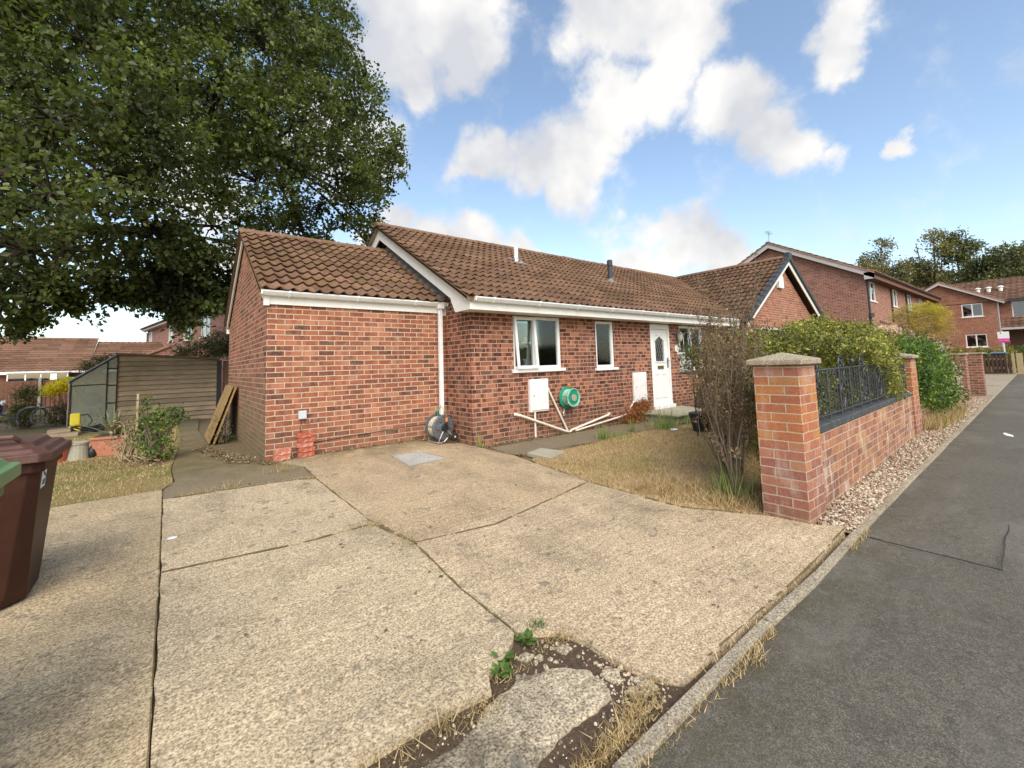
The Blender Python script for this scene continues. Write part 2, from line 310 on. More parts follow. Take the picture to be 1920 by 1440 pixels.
MT['lawn'] = lawnbase('dry_lawn_soil', (.30, .205, .10), (.50, .36, .19), (.34, .255, .11))
MT['lawn_left'] = lawnbase('side_lawn_soil', (.16, .12, .05), (.32, .25, .11), (.14, .15, .04))
MT['gravelbase'] = lawnbase('gravel_bed', (.25, .18, .12), (.42, .33, .24), (.30, .2, .13))
MT['ground'] = lawnbase('bare_earth', (.12, .09, .055), (.22, .17, .10), (.16, .14, .07))
def blades(name, stops, rough=.8):
    t = NT(name, rough, .15); r = t.island(); c = t.ramp(r, stops)
    g = t.rng(t.noise(t.pos(), 1.1, 4), .44, .62); c = t.mix(t.math('MULTIPLY', g, .35), c, t.mix(r, (.24, .19, .06), (.40, .31, .12)))
    tr = t.n.new('ShaderNodeBsdfTranslucent'); t.l.new(c, tr.inputs[0]); mx = t.n.new('ShaderNodeMixShader'); mx.inputs[0].default_value = .25
    t.col(c); t.l.new(t.b.outputs[0], mx.inputs[1]); t.l.new(tr.outputs[0], mx.inputs[2]); t.l.new(mx.outputs[0], t.n['Material Output'].inputs[0]); return t.m
MT['dry_grass'] = blades('dry_grass', [(0, (.17, .11, .045)), (.3, (.38, .26, .11)), (.6, (.55, .41, .20)), (1, (.72, .58, .34))])
def leaf(name, stops, clump=1.5, amt=.5, tl=.3, rough=.5):
    t = NT(name, rough, .35); r = t.island(); c = t.ramp(r, stops)
    g = t.rng(t.noise(t.pos(), clump, 4), .40, .62); c = t.mix(1, c, t.mix(g, (1-amt*.5,)*3, (1+amt*.7, 1+amt*.6, 1+amt*.3)), 'MULTIPLY')
    tr = t.n.new('ShaderNodeBsdfTranslucent'); t.l.new(t.mix(1, c, (1.3, 1.4, .7), 'MULTIPLY'), tr.inputs[0]); mx = t.n.new('ShaderNodeMixShader'); mx.inputs[0].default_value = tl
    t.col(c); t.l.new(t.b.outputs[0], mx.inputs[1]); t.l.new(tr.outputs[0], mx.inputs[2]); t.l.new(mx.outputs[0], t.n['Material Output'].inputs[0]); return t.m
MT['oak'] = leaf('oak_leaves', [(0, (.052, .074, .026)), (.5, (.088, .118, .040)), (1, (.145, .172, .062))], .9, 1.0, .4)
MT['far_leaf'] = leaf('far_tree_leaves', [(0, (.07, .085, .03)), (.5, (.12, .135, .05)), (1, (.18, .18, .075))], .35, .6)
MT['far_leaf2'] = leaf('olive_tree_leaves', [(0, (.11, .11, .045)), (.5, (.18, .17, .07)), (1, (.25, .22, .10))], .35, .6)
MT['yg'] = leaf('yellow_green_leaves', [(0, (.085, .105, .03)), (.4, (.17, .19, .048)), (.8, (.31, .31, .075)), (1, (.46, .42, .12))], 2.6, 1.0)
MT['bush_green'] = leaf('bright_green_leaves', [(0, (.035, .075, .02)), (.5, (.08, .15, .035)), (.85, (.17, .25, .05)), (1, (.32, .34, .06))], 3, .6)
MT['darkshrub'] = leaf('dark_olive_leaves', [(0, (.05, .06, .02)), (.5, (.09, .10, .03)), (1, (.15, .15, .05))], 3, .6)
MT['fern_yellow'] = leaf('golden_feathery_leaves', [(0, (.34, .30, .06)), (.5, (.50, .44, .11)), (1, (.62, .55, .19))], 4, .7)
MT['purple'] = leaf('dull_purple_leaves', [(0, (.10, .065, .055)), (.5, (.17, .11, .09)), (.8, (.24, .18, .11)), (1, (.32, .28, .13))], 5, .5)
MT['brown_leaf'] = leaf('brown_fading_leaves', [(0, (.14, .09, .04)), (.5, (.24, .16, .07)), (1, (.32, .26, .11))], 3, .5)
MT['white_leaf'] = leaf('cream_edged_leaves', [(0, (.30, .30, .22)), (.5, (.55, .54, .45)), (1, (.75, .72, .62))], 5, .2)
MT['pink'] = leaf('pale_pink_petals', [(0, (.62, .42, .38)), (1, (.80, .66, .60))], 5, .2)
MT['yellow_leaf'] = leaf('golden_yellow_leaves', [(0, (.70, .58, .03)), (1, (.92, .82, .10))], 5, .2, .45)
MT['agave'] = leaf('grey_green_spikes', [(0, (.10, .12, .07)), (1, (.22, .22, .13))], 5, .3, .1)
MT['weed'] = leaf('weed_leaves', [(0, (.05, .12, .02)), (1, (.14, .24, .05))], 5, .3)
MT['lightgrass'] = leaf('fresh_grass', [(0, (.13, .20, .05)), (.6, (.24, .33, .10)), (1, (.42, .44, .18))], 5, .3)
MT['rust'] = leaf('rusty_dead_leaves', [(0, (.20, .07, .02)), (1, (.40, .17, .06))], 5, .3, .1)
MT['debris'] = leaf('leaf_litter', [(0, (.10, .07, .04)), (.5, (.22, .16, .09)), (1, (.42, .34, .22))], 5, .3, .1)
MT['bark'] = plain('oak_bark', (.045, .036, .028), .95, .1, .4, 9, bump=1)
MT['twig'] = plain('brown_twigs', (.19, .15, .105), .9, .15, .4, 20)
MT['twig_pale'] = plain('dry_stems', (.34, .27, .16), .9, .15, .35, 20)
MT['twig_far'] = plain('grey_branches', (.16, .13, .10), .9, .15, .3, 8)
def pebb():
    t = NT('pebbles', .8, .25); c = t.ramp(t.island(), [(0, (.10, .07, .05)), (.2, (.22, .15, .10)), (.45, (.36, .28, .19)), (.7, (.48, .41, .30)), (.84, (.62, .55, .44)), (.95, (.34, .17, .11)), (1, (.2, .15, .12))]); t.bump(t.noise(t.pos(), 90, 3), .4, .003); return t.col(c)
MT['pebbles'] = pebb()
def lapwood():
    t = NT('weathered_lap_boards', .9, .15); o = t.obj(); x, y, z = t.sep(o)
    g = t.noise(t.vmath('MULTIPLY', o, (1.2, 1.2, 30)), 2.2, 6, .7); wn = t.n.new('ShaderNodeTexWhiteNoise'); wn.noise_dimensions = '1D'; t.l.new(t.math('FLOOR', t.math('MULTIPLY', t.math('ADD', z, .24-.25), 6.897)), wn.inputs['W'])
    c = t.ramp(g, [(.3, (.21, .155, .105)), (.55, (.34, .265, .18)), (.8, (.46, .375, .265))]); c = t.mix(1, c, t.ramp(wn.outputs[0], [(0, (.8, .8, .8)), (1, (1.2, 1.15, 1.1))]), 'MULTIPLY')
    c = t.mix(t.rng(t.noise(o, 1.6, 4), .5, .7, 0, .4), c, (.10, .10, .05)); t.bump(g, .5, .004); return t.col(c)
MT['lap'] = lapwood()
def osb():
    t = NT('strand_board', .85, .2); o = t.obj(); c = t.ramp(t.vor(t.vmath('MULTIPLY', o, (1, .35, 1)), 34, out='Color').node.outputs['Distance'], [(0, (.40, .27, .11)), (.6, (.30, .19, .075)), (1, (.17, .10, .04))]); c = t.mix(t.rng(t.noise(o, 2, 5), .45, .7, 0, .6), c, (.16, .10, .05)); return t.col(c)
MT['osb'] = osb()

# ------------------------------------------------------------------ mesh helpers
ORG = {}
def _link(name, me, parent, loc):
    o = bpy.data.objects.new(name, me); C.objects.link(o)
    if parent is not None: o.parent = parent; ORG[o.name] = ORG[parent.name]
    else: o.location = loc or (0, 0, 0); ORG[o.name] = Matrix.Translation(loc or (0, 0, 0))
    return o
def meta(o, label=None, cat=None, group=None, kind=None):
    if label: o['label'] = label
    if cat: o['category'] = cat
    if group: o['group'] = group
    if kind: o['kind'] = kind
    return o
def emp(name, label, cat, loc, rz=0.0, group=None):
    o = bpy.data.objects.new(name, None); C.objects.link(o); o.location = loc; o.rotation_euler = (0, 0, rz); o.empty_display_size = .2
    ORG[o.name] = Matrix.Translation(loc) @ Matrix.Rotation(rz, 4, 'Z')
    return meta(o, label, cat, group)
def np_obj(name, V, F, mat, parent=None, loc=None, smooth=False, UV=None):
    """V (n,3) in world space (or the parent's own space when parent is rotated and given through ORG)."""
    V = np.asarray(V, dtype=np.float64)
    Mw = ORG[parent.name] if parent is not None else Matrix.Translation(loc or (0, 0, 0))
    Mi = np.array(Mw.inverted()); V = V @ Mi[:3, :3].T + Mi[:3, 3]
    me = bpy.data.meshes.new(name)
    if isinstance(F, np.ndarray):
        k = F.shape[1]; me.vertices.add(len(V)); me.vertices.foreach_set('co', V.astype(np.float32).ravel())
        me.loops.add(F.size); me.loops.foreach_set('vertex_index', F.astype(np.int32).ravel())
        me.polygons.add(len(F)); me.polygons.foreach_set('loop_start', np.arange(0, F.size, k, dtype=np.int32)); me.update(calc_edges=True); me.validate()
    else:
        me.from_pydata([tuple(v) for v in V], [], F); me.update()
    if smooth: me.polygons.foreach_set('use_smooth', np.ones(len(me.polygons), dtype=bool))
    if UV is not None:
        l = me.uv_layers.new(name='UVMap'); idx = np.zeros(len(me.loops), dtype=np.int32); me.loops.foreach_get('vertex_index', idx)
        l.data.foreach_set('uv', np.asarray(UV)[idx].astype(np.float32).ravel())
    me.materials.append(mat)
    return _link(name, me, parent, loc)
class MB:
    def __init__(s): s.v = []; s.f = []
    def add(s, vs, fs):
        b = len(s.v); s.v += [tuple(p) for p in vs]; s.f += [tuple(i+b for i in f) for f in fs]; return s
    def box(s, x0, y0, z0, x1, y1, z1):
        return s.add([(x0, y0, z0), (x1, y0, z0), (x1, y1, z0), (x0, y1, z0), (x0, y0, z1), (x1, y0, z1), (x1, y1, z1), (x0, y1, z1)],
                     [(0, 3, 2, 1), (4, 5, 6, 7), (0, 1, 5, 4), (1, 2, 6, 5), (2, 3, 7, 6), (3, 0, 4, 7)])
    def hexa(s, p): return s.add(p, [(0, 3, 2, 1), (4, 5, 6, 7), (0, 1, 5, 4), (1, 2, 6, 5), (2, 3, 7, 6), (3, 0, 4, 7)])
    def fbox(s, fr, u0, u1, z0, z1, n0, n1):
        o, U, N = fr
        P = lambda u, z, n: (o[0]+U[0]*u+N[0]*n, o[1]+U[1]*u+N[1]*n, o[2]+z)
        return s.hexa([P(u0, z0, n1), P(u1, z0, n1), P(u1, z0, n0), P(u0, z0, n0), P(u0, z1, n1), P(u1, z1, n1), P(u1, z1, n0), P(u0, z1, n0)])
    def fpoly(s, fr, pts, n0, n1):
        o, U, N = fr; k = len(pts)
        P = lambda u, z, n: (o[0]+U[0]*u+N[0]*n, o[1]+U[1]*u+N[1]*n, o[2]+z)
        vs = [P(u, z, n1) for u, z in pts] + [P(u, z, n0) for u, z in pts]
        return s.add(vs, [tuple(range(k)), tuple(range(2*k-1, k-1, -1))] + [(i, i+k, (i+1) % k+k, (i+1) % k) for i in range(k)])
    def prism(s, a, b, k):
        """polygon a (list of 3d points) to polygon b"""
        k = len(a); return s.add(list(a)+list(b), [tuple(range(k-1, -1, -1)), tuple(range(k, 2*k))] + [(i, (i+1) % k, (i+1) % k+k, i+k) for i in range(k)])
    def tube(s, pts, r, n=6, r2=None, cap=True):
        pts = [Vector(p) for p in pts]; m = len(pts); rs = r if isinstance(r, (list, tuple)) else [r + ((r2 if r2 is not None else r)-r)*i/max(1, m-1) for i in range(m)]
        vs = []; up = Vector((.13, .21, .97))
        for i, p in enumerate(pts):
            d = (pts[min(i+1, m-1)]-pts[max(i-1, 0)]).normalized(); a = d.cross(up)
            if a.length < .05: a = d.cross(Vector((1, 0, 0)))
            a.normalize(); b = d.cross(a)
            vs += [p + (a*math.cos(2*PI*k/n)+b*math.sin(2*PI*k/n))*rs[i] for k in range(n)]
        fs = [(i*n+k, i*n+(k+1) % n, (i+1)*n+(k+1) % n, (i+1)*n+k) for i in range(m-1) for k in range(n)]
        if cap: fs += [tuple(range(n-1, -1, -1)), tuple(range((m-1)*n, m*n))]
        return s.add(vs, fs)
    def lathe(s, c, prof, n=20, axis=(0, 0, 1), cap=True):
        ax = Vector(axis).normalized(); a = ax.cross(Vector((0, 0, 1)) if abs(ax.z) < .9 else Vector((1, 0, 0))).normalized(); b = ax.cross(a); c = Vector(c)
        vs = [c+ax*h+(a*math.cos(2*PI*k/n)+b*math.sin(2*PI*k/n))*r for r, h in prof for k in range(n)]; m = len(prof)
        fs = [(i*n+k, i*n+(k+1) % n, (i+1)*n+(k+1) % n, (i+1)*n+k) for i in range(m-1) for k in range(n)]
        if cap: fs += [tuple(range(n-1, -1, -1)), tuple(range((m-1)*n, m*n))]
        return s.add(vs, fs)
    def build(s, name, mat, parent=None, loc=None, smooth=False, bevel=0, label=None, cat=None, group=None, kind=None):
        o = np_obj(name, np.array(s.v), s.f, mat, parent, loc, smooth)
        if bevel:
            m = o.modifiers.new('bevel', 'BEVEL'); m.width = bevel; m.segments = 2; m.limit_method = 'ANGLE'
        return meta(o, label, cat, group, kind)
def ground_z(x, y):
    x = np.asarray(x, float); y = np.asarray(y, float)
    a = np.where(y < 0, np.maximum(-.03*np.abs(y), -.16), np.maximum(-.02*y, -.25))
    t = np.clip((x-2.0)/1.2, 0, 1); t = t*t*(3-2*t); return a*(1-t)-.1*t
GZ = lambda x, y: float(ground_z(x, y))
def clip_half(poly, ax, val, keep_less):
    out = []; n = len(poly)
    for i in range(n):
        p, q = poly[i], poly[(i+1) % n]; ip = (p[ax] <= val) == keep_less or p[ax] == val; iq = (q[ax] <= val) == keep_less or q[ax] == val
        if ip: out.append(p)
        if ip != iq:
            t = (val-p[ax])/(q[ax]-p[ax]); out.append((p[0]+(q[0]-p[0])*t, p[1]+(q[1]-p[1])*t))
    return out
def sheet(mb, poly, dz, cell=1.0, skirt=.05):
    xs = [p[0] for p in poly]; ys = [p[1] for p in poly]
    x = math.floor(min(xs)/cell)*cell
    while x < max(xs):
        col = clip_half(clip_half(poly, 0, x+cell, True), 0, x, False)
        if len(col) > 2:
            y = math.floor(min(ys)/cell)*cell
            while y < max(ys):
                pc = clip_half(clip_half(col, 1, y+cell, True), 1, y, False)
                if len(pc) > 2: mb.add([(a, b, GZ(a, b)+dz) for a, b in pc], [tuple(range(len(pc)))])
                y += cell
        x += cell
    if skirt:
        for i in range(len(poly)):
            p, q = poly[i], poly[(i+1) % len(poly)]; m = max(1, int(math.dist(p, q)/cell))
            for k in range(m):
                a = (p[0]+(q[0]-p[0])*k/m, p[1]+(q[1]-p[1])*k/m); b = (p[0]+(q[0]-p[0])*(k+1)/m, p[1]+(q[1]-p[1])*(k+1)/m)
                za, zb = GZ(*a)+dz, GZ(*b)+dz; mb.add([(*a, za), (*b, zb), (*b, zb-skirt), (*a, za-skirt)], [(0, 3, 2, 1)])
    return mb
def inpoly(px, py, poly):
    c = np.zeros(len(px), bool); n = len(poly)
    for i in range(n):
        x1, y1 = poly[i]; x2, y2 = poly[(i+1) % n]
        if y1 == y2: continue
        k = ((y1 > py) != (y2 > py)) & (px < (x2-x1)*(py-y1)/(y2-y1)+x1); c ^= k
    return c
def sample_poly(poly, n):
    P = np.array(poly); lo, hi = P.min(0), P.max(0); out = np.zeros((0, 2))
    while len(out) < n:
        q = RNG.uniform(lo, hi, (n*2, 2)); q = q[inpoly(q[:, 0], q[:, 1], poly)]; out = np.vstack([out, q])
    return out[:n]
def jag(poly, amp, step=.12):
    out = []
    for i in range(len(poly)):
        p, q = poly[i], poly[(i+1) % len(poly)]; m = max(1, int(math.dist(p, q)/step))
        for k in range(m):
            t = k/m; out.append((p[0]+(q[0]-p[0])*t+(random.uniform(-amp, amp) if k else 0), p[1]+(q[1]-p[1])*t+(random.uniform(-amp, amp) if k else 0)))
    return out

def unit(n):
    v = RNG.normal(size=(n, 3)); return v/np.linalg.norm(v, axis=1, keepdims=True)
def leaf_mesh(P, size, droop=.3, asp=.55, D=None, flat=.6):
    """folded leaf (two triangles) at every point of P"""
    n = len(P); D = unit(n) if D is None else D; D = D.copy(); D[:, 2] -= droop; D /= np.linalg.norm(D, axis=1, keepdims=True)
    N = unit(n)*(1-flat)+np.array([0, 0, flat]); Sd = np.cross(D, N); Sd /= np.linalg.norm(Sd, axis=1, keepdims=True)+1e-9; N = np.cross(Sd, D)
    L = size*RNG.uniform(.65, 1.3, (n, 1)); w = L*asp*.5
    V = np.empty((n, 4, 3)); V[:, 0] = P; V[:, 1] = P+D*L*.5+Sd*w+N*w*.35; V[:, 2] = P+D*L; V[:, 3] = P+D*L*.5-Sd*w+N*w*.35
    b = np.arange(n)[:, None]*4; F = np.concatenate([b+np.array([[0, 1, 2]]), b+np.array([[0, 2, 3]])], 0)
    return V.reshape(-1, 3), F
def tuft_mesh(XY, h, w, lean=.5, z=None, dz=0.0):
    n = len(XY); z = ground_z(XY[:, 0], XY[:, 1])+dz if z is None else z
    a = RNG.uniform(0, 2*PI, n); b = RNG.uniform(0, 2*PI, n); H = h*RNG.uniform(.4, 1.25, n); ln = lean*RNG.uniform(0, 1, n)*H
    B = np.column_stack([XY, z]); wd = np.column_stack([np.cos(a), np.sin(a), np.zeros(n)])*w/2; L = np.column_stack([np.cos(b)*ln, np.sin(b)*ln, H])
    V = np.empty((n, 3, 3)); V[:, 0] = B-wd; V[:, 1] = B+wd; V[:, 2] = B+L
    return V.reshape(-1, 3), np.arange(n*3).reshape(-1, 3)
def cat_mesh(parts):
    V = []; F = []; b = 0
    for v, f in parts: V.append(v); F.append(f+b); b += len(v)
    return np.vstack(V), np.vstack(F)
def clump_points(blobs, ncl, per, rad, shell=.55, gap=.0, gs=1.3):
    """leaf positions: clusters spread through the ellipsoid blobs, denser outside, thinned by a 3d wave field"""
    B = np.array([(*b[:3], *((b[3],)*3 if len(b) == 4 else b[3:6])) for b in blobs], float)
    vol = (B[:, 3]*B[:, 4]*B[:, 5])**.8; k = RNG.choice(len(B), int(ncl*1.9), p=vol/vol.sum())
    d = unit(len(k)); r = RNG.uniform(0, 1, len(k))**(1/(3+3*shell)); Cc = B[k, :3]+d*r[:, None]*B[k, 3:6]
    ph = np.array([[1.7, .9, 2.3], [-2.1, 1.3, .7], [.6, -1.9, 1.5], [1.1, 2.2, -1.4]])*gs
    f = sum(np.sin(Cc@p+i*1.9) for i, p in enumerate(ph))/4+RNG.normal(0, .12, len(k))
    Cc = Cc[f > gap-.35][:ncl]; d = d[:0]
    P = np.repeat(Cc, per, 0)+RNG.normal(0, rad, (len(Cc)*per, 3))*np.array([1, 1, .6]); return P, Cc
def sprays(Cc, blobs, n, L, size_n, droop=.25):
    """leafy shoots that leave the surface of a crown: points and leaf directions along short arching lines"""
    B = np.array([b[:3] for b in blobs], float); k = RNG.choice(len(Cc), n); c = Cc[k]; j = np.argmin(((c[:, None]-B[None])**2).sum(2), 1); d = c-B[j]; d /= np.linalg.norm(d, axis=1, keepdims=True)+1e-6
    d = d+RNG.normal(0, .35, d.shape)+np.array([0, 0, .25]); d /= np.linalg.norm(d, axis=1, keepdims=True); ln = L*RNG.uniform(.5, 1.3, (n, 1)); P = []; D = []
    for i in range(size_n):
        f = (i+.5)/size_n; p = c+d*ln*f+np.array([0, 0, -droop])*ln*f*f; sd = np.cross(d, unit(n)); P.append(p+sd*.01); D.append(d*.5+sd)
    return np.vstack(P), np.vstack(D)
def grow(base, dirn, length, rad, depth, spread=.6, kids=3, segs=5, wig=.15, out=None, tips=None, up=.1):
    """recursive branch curves -> list of (points, r0, r1); tips collects end points"""
    p = Vector(base); d = Vector(dirn).normalized(); pts = [p.copy()]
    for i in range(segs):
        d = (d+Vector((random.gauss(0, wig), random.gauss(0, wig), random.gauss(0, wig)+up*.3))).normalized(); p = p+d*length/segs; pts.append(p.copy())
    out.append((pts, rad, rad*.55))
    if depth == 0: tips.extend(pts[1:]); return
    for k in range(kids):
        j = random.randint(1, segs); nd = (d+Vector((random.gauss(0, spread), random.gauss(0, spread), random.gauss(0, spread*.6)+up))).normalized()
        grow(pts[j], nd, length*random.uniform(.45, .8), rad*.5, depth-1, spread, kids, max(3, segs-1), wig, out, tips, up)
def branches(name, items, mat, parent, n=4, smooth=False):
    m = MB()
    for pts, a, b in items: m.tube(pts, a, n, b, cap=False)
    return m.build(name, mat, parent, smooth=smooth)

# ------------------------------------------------------------------ the ground
def build_ground():
    xs = [-400, -150, -60, -30, -16]+list(np.arange(-12, 22.01, .5))+[26, 34, 45, 60, 100, 200, 400]; ys = [-400, -150, -60, -30, -16]+list(np.arange(-12, 16.01, .5))+[20, 28, 40, 60, 100, 200, 400]
    X, Y = np.meshgrid(xs, ys); Z = ground_z(X, Y)-.035; V = np.column_stack([X.ravel(), Y.ravel(), Z.ravel()]); nx = len(xs)
    F = np.array([(j*nx+i, j*nx+i+1, (j+1)*nx+i+1, (j+1)*nx+i) for j in range(len(ys)-1) for i in range(nx-1)])
    meta(np_obj('ground', V, F, MT['ground']), kind='structure')
KERB = [(-14, -5.80), (-4, -5.77), (.17, -5.73), (1.44, -5.70), (2.97, -5.71), (5.6, -5.655), (12, -5.54), (19.3, -5.40), (34, -5.13), (60, -4.7)]
BRK_L = [(-.545, -5.175), (-.31, -5.165), (-.11, -5.17), (.06, -5.19), (.10, -5.11), (.23, -5.06), (.325, -5.0)]
BRK_R = [(.385, -4.97), (.45, -5.02), (.56, -5.10), (.60, -5.22), (.60, -5.36), (.62, -5.48), (.66, -5.60), (.72, -5.67)]
ISL = [(.25, -5.19), (.40, -5.25), (.49, -5.34), (.49, -5.45), (.44, -5.52), (.34, -5.53), (.17, -5.52), (.02, -5.54), (-.06, -5.56), (-.34, -5.60), (-.6, -5.6), (-.6, -5.34), (-.34, -5.31), (-.19, -5.30), (-.11, -5.28), (-.01, -5.23), (.13, -5.21)]
LAWN = [(2.9, -2.15), (3.3, -1.97), (4.5, -1.93), (5.1, -1.82), (6.5, -1.85), (7.1, -1.95), (8.9, -1.9), (9.0, -1.1), (11.3, -.95), (11.5, -1.3), (16, -1.3), (16, -5.1), (8.5, -5.15), (3.4, -5.3), (2.92, -5.15), (2.62, -4.57), (2.60, -3.44), (2.74, -2.48)]
LAWN_L = [(-14, -.78), (-1.95, -.72), (-1.09, -.69), (-.98, -.41), (-1.0, .5), (-.9, 2.5), (-.82, 5.2), (-.85, 8.5), (-14, 8.5)]
def build_surfaces():
    m = MB()
    sheet(m, jag([(-14, -5.70), (-1.062, -5.70), (-1.0595, -4.7), (-1.056, -3.0), (-1.075, -.71), (-1.95, -.735), (-14, -.80)], .003), .012, 1.0)
    sheet(m, jag([(-1.052, -4.72), (-1.055, -5.2), (-.9, -5.19)]+BRK_L+[(.372, -4.95), (.372, -4.45), (.437, -3.66), (.32, -3.10), (-.24, -3.122), (-1.047, -3.012)], .005), .010, .7)
    sheet(m, jag([(-1.047, -3.0), (-.24, -3.11), (.32, -3.088), (.338, -2.9), (.31, -1.36), (.15, -1.26), (-1.06, -1.135)], .005), .012, .7)
    sheet(m, jag([(.383, -4.95), (.380, -4.45), (.446, -3.655), (1.12, -3.77), (2.585, -3.47), (2.605, -4.57), (2.90, -5.17), (2.93, -5.46), (3.05, -5.66), (1.44, -5.66), (.72, -5.675)]+BRK_R[::-1][1:], .004), .011, .7)
    sheet(m, jag([(.345, -.66), (.322, -1.36), (.346, -2.9), (.330, -3.09), (.443, -3.64), (1.12, -3.75), (2.585, -3.45), (2.73, -2.48), (2.84, -1.83), (2.80, -.86), (2.79, -.01), (.04, -.01)], .005), .013, .7)
    d = m.build('driveway', MT['drive'], kind='structure')
    m = MB(); sheet(m, jag([(2.86, -1.80), (2.95, -1.04), (4.7, -1.04), (7.0, -1.0), (7.0, -1.9), (5.2, -1.8), (4.5, -1.9), (3.35, -1.93), (3.2, -1.78)], .01), .012, .8); m.build('front_path', MT['path'], kind='structure')
    m = MB(); sheet(m, jag([(-1.062, -1.122), (.15, -1.245), (.31, -1.345), (.337, -.66), (.04, -.01), (-.06, .0), (-.38, .2), (-.47, 2.5), (-.5, 6), (-.28, 10.4), (-.83, 10.4), (-.83, 5.2), (-.89, 2.5), (-.99, .5), (-.965, -.41), (-1.06, -.70)], .006), .006, .8); m.build('side_path', MT['path'], kind='structure')
    m = MB(); sheet(m, LAWN, -.004, 1.0, 0); m.build('front_lawn', MT['lawn'], kind='structure')
    m = MB(); sheet(m, LAWN_L, -.002, 1.0, 0); m.build('side_lawn', MT['lawn_left'], kind='structure')
    # pavement and edging
    far = [(60, -9), (60, -30), (-14, -30)]
    m = MB(); sheet(m, [(x, y-.055) for x, y in KERB]+far, -.006, 2.0, 0); m.build('pavement', MT['asphalt'], kind='structure')
    m = MB()
    for i in range(len(KERB)-1):
        (x0, y0), (x1, y1) = KERB[i], KERB[i+1]; L = math.dist((x0, y0), (x1, y1)); k = max(1, round(L/.915))
        for j in range(k):
            if x0+(x1-x0)*j/k > 34: continue
            a = j/k+.006/L; b = (j+1)/k-.006/L; ax, ay, bx, by = x0+(x1-x0)*a, y0+(y1-y0)*a, x0+(x1-x0)*b, y0+(y1-y0)*b; r = random.uniform(-.003, .004); o = random.uniform(-.004, .004)
            m.hexa([(ax, ay-.055+o, GZ(ax, ay)-.06), (bx, by-.055+o, GZ(bx, by)-.06), (bx, by+.0+o, GZ(bx, by)-.06), (ax, ay+.0+o, GZ(ax, ay)-.06),
                    (ax, ay-.055+o, GZ(ax, ay)+.010+r), (bx, by-.055+o, GZ(bx, by)+.010+r), (bx, by+o, GZ(bx, by)+.012+r), (ax, ay+o, GZ(ax, ay)+.012+r)])
    m.build('kerb', MT['kerb'], kind='structure', bevel=.004)
    # crumbled hole at the corner of the drive
    m = MB(); sheet(m, [(-1.2, -5.05), (.3, -4.85), (.9, -4.9), (.95, -5.73), (-1.2, -5.76)], -.014, .4, 0); m.build('bare_soil', MT['soil'], kind='structure')
    m = MB()
    frag = [ISL, [(.50, -5.40), (.56, -5.38), (.585, -5.44), (.55, -5.49), (.505, -5.47)], [(.58, -5.50), (.625, -5.52), (.635, -5.60), (.585, -5.62), (.565, -5.56)], [(.50, -5.53), (.545, -5.53), (.55, -5.58), (.51, -5.60)], [(.46, -5.14), (.52, -5.15), (.535, -5.20), (.48, -5.21)], [(.28, -5.09), (.33, -5.07), (.36, -5.12), (.30, -5.14)]]
    for q, pl_ in enumerate(frag):
        ip = jag(jag(jag(pl_, .034, .14), .014, .05), .006, .02) if q == 0 else jag(jag(pl_, .006, .03), .003, .012)
        cx = sum(p[0] for p in ip)/len(ip); cy = sum(p[1] for p in ip)/len(ip)
        ring = lambda s, dz: [(cx+(x-cx)*s, cy+(y-cy)*s, GZ(x, y)+dz+random.uniform(-.0015, .0015)) for x, y in ip]
        n = len(ip); vs = ring(1, -.018)+ring(.985, -.008)+ring(.90, -.003)+ring(.5, .0)
        fs = [(r*n+i, r*n+(i+1) % n, (r+1)*n+(i+1) % n, (r+1)*n+i) for r in range(3) for i in range(n)]+[tuple(range(3*n, 4*n))]
        m.add(vs, fs)
    m.build('concrete_patch', MT['island'], kind='structure')
    # moss and dirt along the joints, the wall foot and the kerb
    m = MB()
    def strip(a, b, w, dens=.92):
        L = math.dist(a, b); n = max(2, int(L/.035)); ux, uy = (b[0]-a[0])/L, (b[1]-a[1])/L; prev = None; on = True
        for i in range(n+1):
            f = i/n; x, y = a[0]+(b[0]-a[0])*f, a[1]+(b[1]-a[1])*f; k = (.5+.5*math.sin(f*L*3.1+a[0]*7)*math.sin(f*L*7.7+a[1]*3))
            w1, w2 = w*.8*k*random.uniform(.2, 1.1)+.002, w*.8*k*random.uniform(.2, 1.1)+.002; p = [(x-uy*w1, y+ux*w1), (x+uy*w2, y-ux*w2)]
            if random.random() > dens: prev = None; continue
            if prev:
                q = [prev[0], prev[1], p[1], p[0]]; m.add([(*c, GZ(*c)+.0155) for c in q], [(0, 1, 2, 3)])
            prev = p
    for a, b, w in (((.38, -4.95), (.376, -4.45), .014), ((.376, -4.45), (.442, -3.66), .016), ((.442, -3.65), (.335, -2.95), .030), ((.33, -3.1), (-.24, -3.115), .030), ((-.24, -3.115), (-1.05, -3.005), .018), ((.45, -3.66), (1.12, -3.76), .014), ((1.12, -3.76), (2.58, -3.46), .012),
                    ((.335, -2.9), (.315, -1.36), .018), ((.31, -1.35), (.15, -1.25), .05), ((.15, -1.25), (-1.05, -1.13), .035), ((.32, -1.3), (.34, -.6), .03), ((.04, -.03), (2.78, -.03), .05), ((.3, -.06), (2.7, -.05), .05), ((2.78, -.05), (2.79, -.82), .05), ((-1.06, -5.6), (-1.06, -3.2), .003), ((-1.058, -3.2), (-1.07, -.8), .004), ((2.82, -.9), (2.86, -1.8), .06), ((2.86, -1.8), (4.4, -1.95), .05), ((-1.95, -.72), (-1.1, -.69), .03),
                    ((.95, -5.665), (3.0, -5.66), .012), ((2.60, -3.5), (2.60, -4.55), .03), ((2.60, -4.55), (2.9, -5.15), .035), ((2.74, -2.5), (2.60, -3.45), .03)): strip(a, b, w)
    m.build('joint_moss', MT['moss'], kind='stuff')
